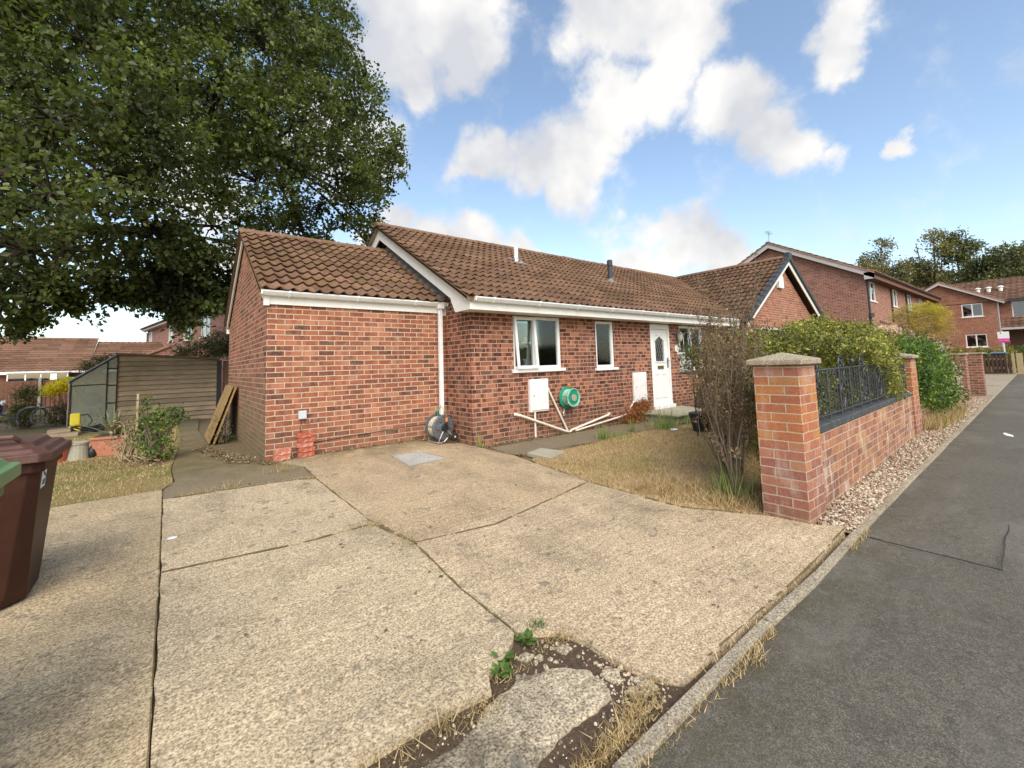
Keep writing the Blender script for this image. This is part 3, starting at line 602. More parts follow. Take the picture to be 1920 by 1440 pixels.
    # gravel verge base, neighbour drive, far ground
    m = MB(); sheet(m, [(2.96, -5.50), (3.38, -5.36), (8.2, -5.22), (16, -5.05), (19.2, -4.95), (33, -4.2)]+[(x, y) for x, y in KERB[::-1] if 2.9 < x < 35], -.004, 1.5, 0); m.build('gravel_bed', MT['gravelbase'], kind='structure')
    m = MB(); sheet(m, [(17.6, -5.44), (22.5, -5.35), (23.5, -1.4), (17.6, -1.4)], .006, 2, .03); sheet(m, [(22.6, -5.35), (33.5, -5.14), (33.5, -1.2), (23.6, -1.4)], .008, 2, .03); m.build('neighbour_drive', MT['kerb'], kind='structure')
    m = MB(); sheet(m, [(-14, 8.6), (-3.4, 8.6), (-3.4, 22), (-14, 22)], -.005, 2, 0); m.build('rear_yard', MT['path'], kind='structure')
    # cracks filled with tar in the pavement
    m = MB()
    for pts in ([(2.99, -5.79), (2.98, -6.01), (2.965, -6.45), (3.58, -6.43), (4.36, -6.42)],):
        P = []
        for a, b in zip(pts, pts[1:]):
            for k in range(8): P.append((a[0]+(b[0]-a[0])*k/8+random.uniform(-.006, .006), a[1]+(b[1]-a[1])*k/8+random.uniform(-.006, .006)))
        m.tube([(x, y, GZ(x, y)-.0088) for x, y in P], .0032, 5)
    m.build('pavement_crack', MT['black_plastic'], label='thin dark crack line running across the grey pavement near the brick pier', cat='crack')
    m = MB(); m.add([(9.0, -6.22, -.1025), (9.2, -6.20, -.1025), (9.45, -6.10, -.1025), (9.3, -6.09, -.1025), (9.1, -6.14, -.1025)], [(0, 1, 2, 3, 4)])
    m.build('paint_mark', MT['marking'], label='small worn white paint mark on the pavement at the right edge', cat='paint mark')
def build_grass():
    P = sample_poly(LAWN, 80000); P = P[(P[:, 0] < 9.5) | (RNG.uniform(size=len(P)) < .25)]
    meta(np_obj('dry_grass', *tuft_mesh(P, .034, .0075, 1.7), MT['dry_grass']), kind='stuff')
    P = sample_poly([(-5.5, -.75), (-1.95, -.72), (-1.1, -.69), (-1.0, -.41), (-1.02, .5), (-.92, 2.5), (-.9, 7), (-5.5, 7)], 42000)
    meta(np_obj('side_grass', *tuft_mesh(P, .030, .006, 1.6), MT['dry_grass']), kind='stuff')
def joint_weeds():
    parts = []
    lines = [((.39, -4.4), (.45, -3.66), 40), ((.45, -3.66), (.33, -2.95), 90), ((.33, -3.1), (-.3, -3.12), 130), ((.31, -1.4), (.2, -1.2), 120), ((.2, -1.25), (-.95, -1.12), 420), ((.3, -.6), (.05, -.05), 90),
             ((2.8, -.9), (2.86, -1.8), 160), ((2.86, -1.8), (3.3, -1.95), 160), ((-1.07, -3), (-1.07, -.8), 50), ((.75, -5.7), (3.0, -5.68), 160), ((1.0, -5.79), (1.4, -5.77), 160), ((2.6, -5.78), (3.1, -5.78), 130),
             ((2.6, -3.4), (2.62, -4.6), 260), ((2.62, -4.6), (2.92, -5.2), 260), ((-1.95, -.73), (-1.1, -.7), 120), ((2.85, -.85), (3.6, -.9), 200), ((.72, -5.79), (1.0, -5.8), 90), ((.1, -5.79), (.7, -5.79), 120)]
    for a, b, n in lines:
        t = RNG.uniform(0, 1, n)**1.0; q = np.array(a)+(np.array(b)-np.array(a))*t[:, None]+RNG.normal(0, .012, (n, 2)); parts.append(tuft_mesh(q, .032, .005, 1.8))
    for x, y, n, h in ((.33, -3.12, 60, .09), (.41, -3.62, 40, .07), (-.78, -1.14, 60, .08), (-.5, -1.07, 60, .08), (.3, -1.36, 40, .09), (.1, -.72, 60, .1), (-.16, -5.23, 45, .10), (.26, -5.67, 420, .022), (.42, -5.65, 420, .022), (.10, -5.68, 340, .025), (.52, -5.60, 260, .02), (.3, -5.68, 30, .07), (1.1, -5.80, 90, .03), (-.4, -5.21, 60, .05), (-.02, -5.24, 160, .02), (.50, -5.12, 150, .03), (.2, -5.15, 120, .018), (3.0, -2.3, 40, .05)):
        q = RNG.normal(0, .045, (n, 2))*np.array([1.6, .6])+np.array((x, y)); parts.append(tuft_mesh(q, h, .0045, 2.2))
    meta(np_obj('joint_grass', *cat_mesh(parts), MT['dry_grass']), kind='stuff')
    green = []
    for x, y, n, h in ((.38, -4.18, 24, .03), (.34, -3.14, 24, .03), (.42, -3.66, 20, .03), (.50, -4.99, 160, .035)):
        q = RNG.normal(0, .022, (n, 2))+np.array((x, y)); green.append(tuft_mesh(q, h, .005, 1.5))
    meta(np_obj('green_weeds', *cat_mesh(green), MT['weed']), kind='stuff')
    for k, (x, y, lab) in enumerate(((.16, -5.12, 'small broad-leaved green weed at the left edge of the crumbled corner'), (.21, -5.06, 'broad-leaved green weed squeezed between slab and crumbled corner'), (.39, -5.03, 'largest broad-leaved weed at the top of the crumbled driveway corner'))):
        n = 26; a = RNG.uniform(0, 2*PI, n); D = np.column_stack([np.cos(a), np.sin(a), RNG.uniform(.1, .7, n)]); B = np.tile([x, y, GZ(x, y)], (n, 1))+D*.01
        meta(np_obj('weed', *leaf_mesh(B, .05, .1, .5, D, .9), MT['weed'], loc=(x, y, GZ(x, y))), lab, 'weed', 'weeds in the crumbled driveway corner')
    # pebbles along the low wall
    poly = [(2.98, -5.50), (3.38, -5.40), (8.2, -5.26), (9.8, -5.22), (16.5, -5.06), (16.6, -5.44), (12, -5.53), (5.6, -5.66), (3.02, -5.70)]
    Q = np.vstack([sample_poly(poly, 6500), sample_poly([(2.98, -5.50), (3.38, -5.47), (5.5, -5.40), (5.5, -5.67), (3.02, -5.72)], 3500)]); n = len(Q)
    base = np.array([(1, 0, 0), (0, 1, 0), (-1, 0, 0), (0, -1, 0), (.6, .6, .6), (-.6, .6, .6), (-.6, -.6, .6), (.6, -.6, .6), (0, 0, .95)], float)
    fc = np.array([(0, 1, 4), (1, 2, 5), (2, 3, 6), (3, 0, 7), (0, 4, 7), (1, 5, 4), (2, 6, 5), (3, 7, 6), (4, 5, 8), (5, 6, 8), (6, 7, 8), (7, 4, 8)])
    sc = RNG.uniform(.006, .016, (n, 1, 1))*np.array([1, 1, 1]); st = RNG.uniform(.6, 1.3, (n, 1, 3)); a = RNG.uniform(0, 2*PI, n); R = np.zeros((n, 3, 3)); R[:, 0, 0] = np.cos(a); R[:, 0, 1] = -np.sin(a); R[:, 1, 0] = np.sin(a); R[:, 1, 1] = np.cos(a); R[:, 2, 2] = 1
    V = (base[None]*sc*st)@R.transpose(0, 2, 1); V[:, :, 0] += Q[:, None, 0]; V[:, :, 1] += Q[:, None, 1]; V[:, :, 2] += (ground_z(Q[:, 0], Q[:, 1])-.004+RNG.uniform(0, .014, n))[:, None]
    F = (np.arange(n)[:, None, None]*9+fc[None]).reshape(-1, 3)
    meta(np_obj('gravel', V.reshape(-1, 3), F, MT['pebbles'], smooth=False), kind='stuff')
    # crumbs of stone in the hole, and dead leaves
    Q = np.vstack([sample_poly([(-.5, -5.2), (.1, -5.2), (.4, -5.0), (.62, -5.2), (.62, -5.66), (-.5, -5.7)], 500), sample_poly([(.40, -5.5), (.64, -5.3), (.72, -5.66), (.3, -5.7)], 250)]); n = len(Q)
    sc = RNG.uniform(.002, .008, (n, 1, 1)); a = RNG.uniform(0, 2*PI, n); V = base[None]*sc*RNG.uniform(.6, 1.4, (n, 1, 3)); V[:, :, 0] += Q[:, None, 0]; V[:, :, 1] += Q[:, None, 1]; V[:, :, 2] += (ground_z(Q[:, 0], Q[:, 1])-.013)[:, None]
    meta(np_obj('stone_crumbs', V.reshape(-1, 3), (np.arange(n)[:, None, None]*9+fc[None]).reshape(-1, 3), MT['pebbles']), kind='stuff')
    Q = np.vstack([sample_poly([(.52, -5.35), (.62, -5.3), (.66, -5.62), (.5, -5.66)], 26), sample_poly([(.12, -5.2), (.5, -5.08), (.55, -5.3), (.3, -5.2)], 14), sample_poly([(-.1, -5.62), (.4, -5.56), (.4, -5.68), (-.1, -5.7)], 14)]); n = len(Q)
    sc = RNG.uniform(.007, .020, (n, 1, 1)); V = base[None]*sc*RNG.uniform(.6, 1.4, (n, 1, 3)); V[:, :, 0] += Q[:, None, 0]; V[:, :, 1] += Q[:, None, 1]; V[:, :, 2] += (ground_z(Q[:, 0], Q[:, 1])-.013)[:, None]
    meta(np_obj('rubble', V.reshape(-1, 3), (np.arange(n)[:, None, None]*9+fc[None]).reshape(-1, 3), MT['island']), kind='stuff')
    Q = np.vstack([sample_poly([(-.5, 2.6), (-.02, .05), (.3, -.15), (.0, -.3), (-.42, .3), (-.7, 2.2)], 1500), sample_poly([(2.82, -.86), (7.1, -.86), (7.1, -1.06), (2.9, -1.1)], 1300), sample_poly([(-1.6, 1.0), (-1.0, .8), (-1.0, 2.0), (-2.4, 2.6)], 500), sample_poly([(.3, .0), (2.7, .0), (2.8, -.14), (.3, -.12)], 500), sample_poly(LAWN, 260), sample_poly([(-1, -5.6), (2.5, -5.6), (2.5, -1), (-1, -1)], 60)])
    P = np.column_stack([Q, ground_z(Q[:, 0], Q[:, 1])+.016]); D = unit(len(P)); D[:, 2] *= .25
    meta(np_obj('leaf_litter', *leaf_mesh(P, .035, 0, .55, D, .8), MT['debris']), kind='stuff')
build_ground(); build_surfaces(); build_grass(); joint_weeds()

# ------------------------------------------------------------------ buildings
def wall(mb, fr, u0, u1, z0, z1, holes=(), depth=.10, n=0.0):
    us = sorted({u0, u1, *[h[0] for h in holes], *[h[1] for h in holes]}); zs = sorted({z0, z1, *[h[2] for h in holes], *[h[3] for h in holes]})
    o, U, N = fr; P = lambda u, z, d: (o[0]+U[0]*u+N[0]*d, o[1]+U[1]*u+N[1]*d, o[2]+z)
    for a, b in zip(us, us[1:]):
        for c, d in zip(zs, zs[1:]):
            if any(h[0] <= a and b <= h[1] and h[2] <= c and d <= h[3] for h in holes): continue
            mb.add([P(a, c, n), P(b, c, n), P(b, d, n), P(a, d, n)], [(0, 1, 2, 3)])
    for h in holes:
        a, b, c, d = h; q = n-depth
        mb.add([P(a, c, n), P(a, c, q), P(a, d, q), P(a, d, n)], [(0, 1, 2, 3)]); mb.add([P(b, c, n), P(b, c, q), P(b, d, q), P(b, d, n)], [(0, 1, 2, 3)])
        mb.add([P(a, c, n), P(b, c, n), P(b, c, q), P(a, c, q)], [(0, 1, 2, 3)]); mb.add([P(a, d, n), P(b, d, n), P(b, d, q), P(a, d, q)], [(0, 1, 2, 3)])
def window(parent, fr, u0, u1, z0, z1, cols=2, n=0.0, t=.055, sill=True, far=False, blind=None, transom=(), split=None, label=None, room=.9):
    """a framed window as a part of parent: frame mesh > pane, sill, blind"""
    o = MB(); d = n-.02; e = d-.06
    o.fbox(fr, u0, u1, z1-t, z1, e, d); o.fbox(fr, u0, u1, z0, z0+t, e, d); o.fbox(fr, u0, u0+t, z0+t, z1-t, e, d); o.fbox(fr, u1-t, u1, z0+t, z1-t, e, d)
    xs = split or [u0+(u1-u0)*k/cols for k in range(1, cols)]
    for x in xs: o.fbox(fr, x-t*.6, x+t*.6, z0+t, z1-t, e, d)
    for (a, b, z) in transom: o.fbox(fr, a, b, z-t*.4, z+t*.4, e+.002, d-.002)
    w = o.build('window', MT['upvc'], parent, bevel=0 if far else .004)
    if label: w['label'] = label
    g = MB(); g.fbox(fr, u0+t*.5, u1-t*.5, z0+t*.5, z1-t*.5, e+.02, e+.026); g.build('pane', MT['glass_dark' if far else 'glass'], w)
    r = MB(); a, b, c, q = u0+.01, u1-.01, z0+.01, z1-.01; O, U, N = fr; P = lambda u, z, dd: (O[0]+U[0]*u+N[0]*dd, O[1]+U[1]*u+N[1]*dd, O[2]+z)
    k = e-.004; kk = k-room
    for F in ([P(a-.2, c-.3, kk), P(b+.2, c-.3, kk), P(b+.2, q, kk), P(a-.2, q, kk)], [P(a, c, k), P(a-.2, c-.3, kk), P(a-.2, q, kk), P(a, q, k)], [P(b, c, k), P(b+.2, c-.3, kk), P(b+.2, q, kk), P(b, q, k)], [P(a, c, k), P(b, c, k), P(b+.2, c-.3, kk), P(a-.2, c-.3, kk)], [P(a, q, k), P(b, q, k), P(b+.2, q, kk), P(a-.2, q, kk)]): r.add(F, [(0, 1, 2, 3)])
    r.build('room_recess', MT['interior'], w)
    if blind:
        m = MB()
        for (a, b, c, q, kind) in blind:
            if kind == 'slat':
                k = int((b-a)/.05)
                for i in range(k): x = a+(b-a)*i/k; m.fbox(fr, x, x+.044, c, q, e-.07-(.012 if i % 2 else 0), e-.066-(.012 if i % 2 else 0))
            elif kind == 'fold':
                k = max(2, int((b-a)/.06))
                for i in range(k): x = a+(b-a)*i/k; m.fbox(fr, x, x+.058, c, q, e-.09-(.02 if i % 2 else 0), e-.08-(.02 if i % 2 else 0))
            else: m.fbox(fr, a, b, c, q, e-.08, e-.07)
        m.build('blind', MT['blind' if blind[0][4] == 'slat' else 'curtain'], w)
    if sill: s_ = MB(); s_.fbox(fr, u0-.05, u1+.07, z0-.058, z0-.002, e, n+.05); s_.build('sill', MT['upvc'], w, bevel=0 if far else .006)
    return w
def tile_roof(parent, name, p0, U, L, V, Ssl, mat, roll=.172, gauge=.275, amp=.040, lip=.044, thick=.05, seg=6, mod=.0):
    """p0 eave corner, U along the eave, V up the slope; a real corrugated, stepped tile surface"""
    p0 = np.array(p0, float); U = np.array(U, float); V = np.array(V, float); V /= np.linalg.norm(V); N = np.cross(U, V)
    if N[2] < 0: N = -N
    m = max(2, int(L/roll*seg)); us = np.linspace(0, L, m+1); nc = max(1, math.ceil(Ssl/gauge)); rows = []; ss = []
    for i in range(nc):
        s0 = i*gauge; rows += [(s0+.035, 0., 0), (s0+.035, lip*.55, 0), (s0, lip*.55, 1), (s0, lip, 1)]
    rows.append((Ssl, .004, 0))
    ph = us/roll % 1.0; wave = amp*np.where(ph < .62, .5-.5*np.cos(ph/.62*2*PI), -.18*np.sin((ph-.62)/.38*PI)); nt_ = int(L/(roll*2))+2; ti = np.minimum((us/(roll*2)).astype(int), nt_-1)
    Vt = []; UVs = []
    for r, (s, h, e) in enumerate(rows):
        if r % 4 == 0: jit = RNG.uniform(-.004, .006, nt_)[ti]; dr = RNG.uniform(-.012, .012, nt_)[ti]
        Vt.append(p0+U*us[:, None]+V*((s+dr*e)*np.ones_like(us))[:, None]+N*(wave+h+jit*e)[:, None]); UVs.append(np.column_stack([us/(roll*2), np.full(m+1, max(0., (s-.036)/gauge)+.005)]) if e == 0 else np.column_stack([us/(roll*2), np.full(m+1, s/gauge+.01)]))
    k = m+1; n = len(rows); F = np.array([(r*k+i, r*k+i+1, (r+1)*k+i+1, (r+1)*k+i) for r in range(n-1) for i in range(m)])
    # underside and front edge
    b = n*k; low = [p0-N*thick, p0+U*L-N*thick, p0+U*L+V*Ssl-N*thick, p0+V*Ssl-N*thick, p0+V*.02, p0+U*L+V*.02, p0+U*L+V*Ssl, p0+V*Ssl]
    F = np.vstack([F, [[b, b+1, b+2, b+3], [b, b+1, b+5, b+4], [b, b+4, b+7, b+3], [b+1, b+5, b+6, b+2]]])
    o = np_obj(name, np.vstack(Vt+[np.array(low)]), F, mat, parent, UV=np.vstack(UVs+[np.zeros((8, 2))]), smooth=False)
    return o
def ridge_tiles(parent, a, b, mat, r=.13, seg=.45, name='ridge_tiles'):
    a = Vector(a); b = Vector(b); d = b-a; n = max(1, round(d.length/seg)); m = MB(); side = d.normalized().cross(Vector((0, 0, 1))).normalized()
    for i in range(n):
        p = a+d*(i/n); q = a+d*((i+1.02)/n); j = random.uniform(-.006, .006); vs = []
        for P, rr in ((p, r*1.04), (q, r*.98)):
            for k in range(9): t = PI*k/8; vs.append(P+side*math.cos(t)*rr+Vector((0, 0, math.sin(t)*rr*.8+j)))
        m.add(vs, [(k, k+1, k+10, k+9) for k in range(8)]+[tuple(range(9)), tuple(range(17, 8, -1))])
    o = m.build(name, mat, parent, smooth=False); l = o.data.uv_layers.new(name='UVMap')
    return o
def gutter(parent, fr, u0, u1, z, n, r=.058, mat=None, brackets=True, end=True):
    O, U, N = fr; m = MB(); P = lambda u, zz, d: (O[0]+U[0]*u+N[0]*d, O[1]+U[1]*u+N[1]*d, O[2]+zz)
    prof = [(n+.004, z), (n+.004, z-r*.9), (n+r*.5, z-r*1.25), (n+r*1.4, z-r*1.1), (n+r*2, z-r*.35), (n+r*2.05, z), (n+r*1.9, z), (n+r*1.85, z-r*.3), (n+r*1.3, z-r*.95), (n+r*.5, z-r*1.05), (n+.012, z-r*.8), (n+.012, z)]
    a = [P(u0, zz, d) for d, zz in prof]; b = [P(u1, zz, d) for d, zz in prof]; m.prism(a, b, 12)
    m.fbox(fr, u0-.004, u0+.01, z-r*1.0, z+.004, n+.006, n+r*1.95); m.fbox(fr, u1-.01, u1+.004, z-r*1.0, z+.004, n+.006, n+r*1.95)
    o = m.build('gutter', mat or MT['gutter'], parent)
    if brackets:
        k = max(1, round((u1-u0)/1.0))
        for i in range(k):
            u = u0+(i+.35)*(u1-u0)/k; pr = [(n+.002, z+.006), (n+.002, z-r*1.5), (n+r*.5, z-r*1.42), (n+r*1.5, z-r*1.22), (n+r*2.12, z-r*.4), (n+r*2.15, z+.008), (n+r*1.8, z+.008)]
            bm = MB(); bm.prism([P(u, zz, d) for d, zz in pr], [P(u+.03, zz, d) for d, zz in pr], 7); bm.build('gutter_bracket', mat or MT['gutter'], o)
    return o
def gable_poly(mb, fr, pts, n=0.0):
    o, U, N = fr; mb.add([(o[0]+U[0]*u+N[0]*n, o[1]+U[1]*u+N[1]*n, o[2]+z) for u, z in pts], [tuple(range(len(pts)))])
XF = lambda y: ((0, y, 0), (1, 0, 0), (0, -1, 0))      # front wall frame: u = x, n towards the street
YL = lambda x: ((x, 0, 0), (0, 1, 0), (-1, 0, 0))      # side wall frame: u = y, n towards -x

WY = -1.31
def build_house():
    H = emp('bungalow', 'red brick bungalow with white eaves, brown pantile roof and low extension beside the driveway', 'bungalow', (0, 0, 0))
    # extension walls
    m = MB(); F = XF(0); wall(m, F, 0, 2.8, -.2, 2.20); m.build('extension_wall', BR['garage'], H)
    m = MB(); S_ = YL(0); gable_poly(m, S_, [(0, -.35), (4.95, -.35), (4.95, 2.22), (2.48, 3.72), (0, 2.22)]); gable_poly(m, XF(4.95), [(0, -.3), (2.8, -.3), (2.8, 2.2), (0, 2.2)]); m.build('extension_side_wall', BR['garage_side'], H)
    # main walls
    Y0 = -.84; F = XF(Y0)
    holes = [(3.68, 4.84, 1.12, 2.075), (5.85, 6.43, 1.09, 2.06), (7.77, 8.59, .10, 2.075), (9.01, 10.15, .97, 2.06)]
    m = MB(); wall(m, F, 2.8, 11.75, -.25, 2.13, holes); m.build('main_wall', BR['main'], H)
    m = MB(); S_ = YL(2.8); gable_poly(m, S_, [(-.84, -.25), (5.84, -.25), (5.84, 2.3), (2.5, 4.31), (-.84, 2.34)]); gable_poly(m, XF(5.84), [(2.8, -.3), (17.6, -.3), (17.6, 2.2), (2.8, 2.2)]); m.build('gable_wall', BR['main'], H)
    # wing
    m = MB(); G_ = XF(WY); gable_poly(m, G_, [(11.75, 2.2), (17.57, 2.2), (14.66, 4.08)]); wall(m, G_, 11.75, 17.57, -.25, 2.2, [(12.4, 15.2, .95, 2.1)]); gable_poly(m, YL(11.75), [(WY, -.25), (-.84, -.25), (-.84, 2.3), (WY, 2.3)]); gable_poly(m, YL(17.57), [(WY, -.25), (5.84, -.25), (5.84, 2.3), (WY, 2.3)]); m.build('wing_wall', BR['far2'], H)
    window(H, G_, 12.4, 15.2, .95, 2.1, 3, blind=[(12.5, 15.1, 1.0, 2.0, 'fold')])
    # windows
    w1 = window(H, F, 3.68, 4.84, 1.12, 2.075, 2, split=[4.20], label='white two-light window with its left casement slightly open', blind=[(4.64, 4.80, 1.18, 2.0, 'fold'), (4.25, 4.8, 1.86, 2.0, 'flat'), (3.75, 4.15, 1.96, 2.0, 'flat')])
    m = MB()
    a = math.radians(5); px, pz = 3.70, 1.135
    def sash(mb, u0, u1, z0, z1, t):
        for (p, q, r, s_) in ((u0, u1, z0, z0+t), (u0, u1, z1-t, z1), (u0, u0+t, z0+t, z1-t), (u1-t, u1, z0+t, z1-t)):
            P = lambda u, z, d: (u, Y0+.01-(z1-z)*math.sin(a)-d, z)
            mb.hexa([P(p, r, .03), P(q, r, .03), P(q, r, 0), P(p, r, 0), P(p, s_, .03), P(q, s_, .03), P(q, s_, 0), P(p, s_, 0)])
    sash(m, 3.70, 4.19, 1.135, 2.05, .05); sa = m.build('casement', MT['upvc'], w1, bevel=.003)
    # things on the shelf inside the kitchen
    m = MB(); m.box(4.3, Y0+.5, 1.62, 4.7, Y0+.62, 1.635); m.build('shelf', MT['meter'], w1); m = MB(); m.lathe((4.42, Y0+.55, 1.636), [(.03, 0), (.04, .03), (.04, .09), (.03, .1)], 12); m.build('jug', MT['meter'], w1); m = MB(); m.box(3.95, Y0+.35, 1.10, 4.75, Y0+.6, 1.15); m.build('worktop', MT['meter'], w1)
    window(H, F, 5.85, 6.43, 1.09, 2.06, 1, blind=[(5.9, 6.38, 1.13, 2.02, 'slat')], label='narrow white window with pale vertical blind')
    window(H, F, 9.01, 10.15, .97, 2.06, 2, blind=[(9.1, 9.5, 1.1, 2.0, 'fold'), (9.65, 10.1, 1.1, 2.0, 'fold')], label='white window behind the bird feeder pole')
    # door
    fr = F; m = MB(); u0, u1, z0, z1 = 7.775, 8.585, .10, 2.07; t = .06
    m.fbox(fr, u0, u0+t, z0, z1, -.08, -.012); m.fbox(fr, u1-t, u1, z0, z1, -.08, -.012); m.fbox(fr, u0+t, u1-t, z1-.12, z1, -.08, -.012); m.fbox(fr, u0-.02, u1+.03, z0-.03, z0+.05, -.08, .05)
    D = m.build('front_door', MT['upvc'], H, bevel=.004, label='white front door with leaded arched glass and brass letterbox')
    m = MB(); a0, a1 = u0+t+.004, u1-t-.004; gx0, gx1, gz0, gz1 = 8.0, 8.36, 1.18, 1.80
    wall(m, fr, a0, a1, z0+.055, z1-.125, [(gx0, gx1, gz0, gz1)], .02, -.045); m.fbox(fr, a0, a1, z0+.052, z0+.14, -.06, -.03)
    for (p, q) in ((7.92, 8.13), (8.21, 8.42)):
        for (b0, b1, c0, c1) in ((p, q, .32, .335), (p, q, .87, .885), (p, p+.015, .335, .87), (q-.015, q, .335, .87)): m.fbox(fr, b0, b1, c0, c1, -.05, -.034)
    for (b0, b1, c0, c1) in ((gx0-.03, gx0, gz0-.03, gz1-.12), (gx1, gx1+.03, gz0-.03, gz1-.12), (gx0, gx1, gz0-.03, gz0)): m.fbox(fr, b0, b1, c0, c1, -.05, -.03)
    m.fpoly(fr, [(gx0-.03, gz1-.12), (gx0, gz1-.13), (8.18, gz1-.02), (gx1, gz1-.13), (gx1+.03, gz1-.12), (8.18, gz1+.02)], -.05, -.03)
    m.fpoly(fr, [(gx0-.002, gz1-.13), (8.18, gz1-.02), (gx0-.002, gz1+.002)], -.052, -.044); m.fpoly(fr, [(gx1+.002, gz1-.13), (gx1+.002, gz1+.002), (8.18, gz1-.02)], -.052, -.044)
    leafd = m.build('door_leaf', MT['upvc'], D)
    m = MB(); m.fbox(fr, gx0, gx1, gz0, gz1, -.066, -.062); m.build('door_glass', MT['glass'], D)
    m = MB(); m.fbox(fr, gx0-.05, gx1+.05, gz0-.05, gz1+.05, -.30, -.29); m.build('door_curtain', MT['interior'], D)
    m = MB()
    for k in range(-6, 8):
        for sgn in (1, -1):
            x0 = 8.18+k*.09; P0 = (x0, gz0); P1 = (x0+sgn*.30, gz0+.60)
            tt = [0, 1]
            pts = [(x0+sgn*.30*s_, gz0+.60*s_) for s_ in np.linspace(0, 1, 13)]; pts = [p for p in pts if gx0 <= p[0] <= gx1]
            if len(pts) > 1: m.tube([(p[0], Y0+.060, p[1]) for p in (pts[0], pts[-1])], .0035, 4)
    m.build('leading', MT['alu'], D)
    m = MB(); m.fbox(fr, 8.07, 8.31, 1.0, 1.075, -.045, -.03); m.build('letterbox', MT['brass'], D, bevel=.003)
    m = MB(); m.fbox(fr, 8.475, 8.505, 1.02, 1.26, -.045, -.026); m.tube([(8.49, Y0+.03, 1.2), (8.49, Y0-.02, 1.2), (8.40, Y0-.02, 1.2)], .009, 8); m.build('handle', MT['lead'], D)
    # eaves: fascia, soffit, box end
    E = -1.19
    m = MB(); m.box(2.60, E-.0, 2.085, 11.42, E+.02, 2.235); m.box(2.60, E+.02, 2.088, 11.74, Y0+.02, 2.10); m.build('fascia', MT['fascia'], H)
    gutter(H, XF(E), 2.62, 11.38, 2.275, 0.0)
    m = MB(); m.tube([(11.36, E-.06, 2.2), (11.38, E-.06, 2.08), (11.62, Y0-.12, 1.90), (11.64, Y0-.06, 1.80), (11.64, Y0-.06, -.05)], .034, 10); m.build('downpipe', MT['gutter'], H, smooth=True)
    # main roof
    sl = math.atan2(4.40-2.27, 2.5+1.25); V = (0, math.cos(sl), math.sin(sl)); SL = math.hypot(4.40-2.27, 3.75)
    R1 = tile_roof(H, 'roof', (2.50, -1.27, 2.26), (1, 0, 0), 14.9, V, SL+.02, MT['tiles'])
    R1b = tile_roof(H, 'roof', (2.50, 6.27, 2.26), (1, 0, 0), 14.9, (0, -V[1], V[2]), SL+.02, MT['tiles'], seg=3)
    ridge_tiles(R1, (2.48, 2.5, 4.37), (14.62, 2.5, 4.37), MT['tiles'])
    m = MB()
    def barge(mb, x0, x1, ya, za, yb, zb, h, n_=1): mb.hexa([(x0, ya, za-h), (x1, ya, za-h), (x1, yb, zb-h), (x0, yb, zb-h), (x0, ya, za), (x1, ya, za), (x1, yb, zb), (x0, yb, zb)])
    tz = lambda y: 2.26+(y+1.27)*math.tan(sl)
    barge(m, 2.575, 2.60, -.86, tz(-.86)-.075, 2.5, tz(2.5)-.075, .235); barge(m, 2.575, 2.60, 5.86, tz(-.86)-.075, 2.5, tz(2.5)-.075, .235)
    m.fpoly(YL(2.6), [(-1.19, 2.085), (-.74, 2.085), (-.62, 2.27), (-.50, tz(-.5)-.07), (-.86, tz(-.86)-.075), (-1.19, 2.285)], .0, .026)
    m.build('bargeboard', MT['fascia'], H)
    m = MB(); barge(m, 2.602, 2.80, -.8, tz(-.8)-.10, 2.5, tz(2.5)-.10, .02); m.build('soffit', MT['fascia'], H)
    m = MB(); barge(m, 2.50, 2.60, -1.22, tz(-1.22)-.012, 2.5, tz(2.5)-.012, .060); barge(m, 2.50, 2.60, 6.22, tz(-1.22)-.012, 2.5, tz(2.5)-.012, .060); m.build('verge_mortar', MT['capstone'], R1)
    # wing roof
    ws = math.atan2(4.42-2.38, 3.13); WV = (math.cos(ws), 0, math.sin(ws)); WL = math.hypot(3.13+.12, (3.13+.12)*math.tan(ws)); zx = 4.40-3.25*math.tan(ws)
    R2 = tile_roof(H, 'wing_roof', (11.41, 2.6, zx), (0, -1, 0), 4.08, WV, WL, MT['tiles'])
    tile_roof(H, 'wing_roof', (17.91, -1.48, zx), (0, 1, 0), 4.1, (-WV[0], 0, WV[2]), WL, MT['tiles'], seg=3)
    ridge_tiles(R2, (14.66, -1.5, 4.39), (14.66, 2.5, 4.39), MT['tiles'])
    m = MB()
    for sg in (-1, 1):
        for yy in (0,):
            x0 = 14.66+sg*3.22; z0 = zx+.02; P = lambda s_, dz, y: (x0-sg*3.22*s_, y, z0+(4.40-z0)*s_+dz)
            m.hexa([P(0, -.24, -1.50), P(1, -.24, -1.50), P(1, -.24, -1.475), P(0, -.24, -1.475), P(0, -.07, -1.50), P(1, -.07, -1.50), P(1, -.07, -1.475), P(0, -.07, -1.475)])
    m.build('wing_bargeboard', MT['fascia'], H)
    m = MB()
    for sg in (-1, 1):
        x0 = 14.66+sg*3.26; z0 = zx-.01
        for i in range(13):
            a, b = i/13, (i+1.12)/13; P = lambda s_, dz, y: (x0-sg*3.26*s_, y, z0+(4.40-z0)*s_+dz)
            m.hexa([P(a, -.07, -1.56), P(b, -.07, -1.56), P(b, -.07, -1.42), P(a, -.07, -1.42), P(a, .085, -1.56), P(b, .045, -1.56), P(b, .045, -1.42), P(a, .085, -1.42)])
    m.box(14.53, -1.57, 4.32, 14.79, -1.42, 4.56); m.build('verge_caps', MT['dark_cap'], R2, bevel=.006)
    # extension roof
    gs = math.atan2(3.83-2.33, 2.48+.13); GV = (0, math.cos(gs), math.sin(gs)); GL = math.hypot(3.83-2.33, 2.61)
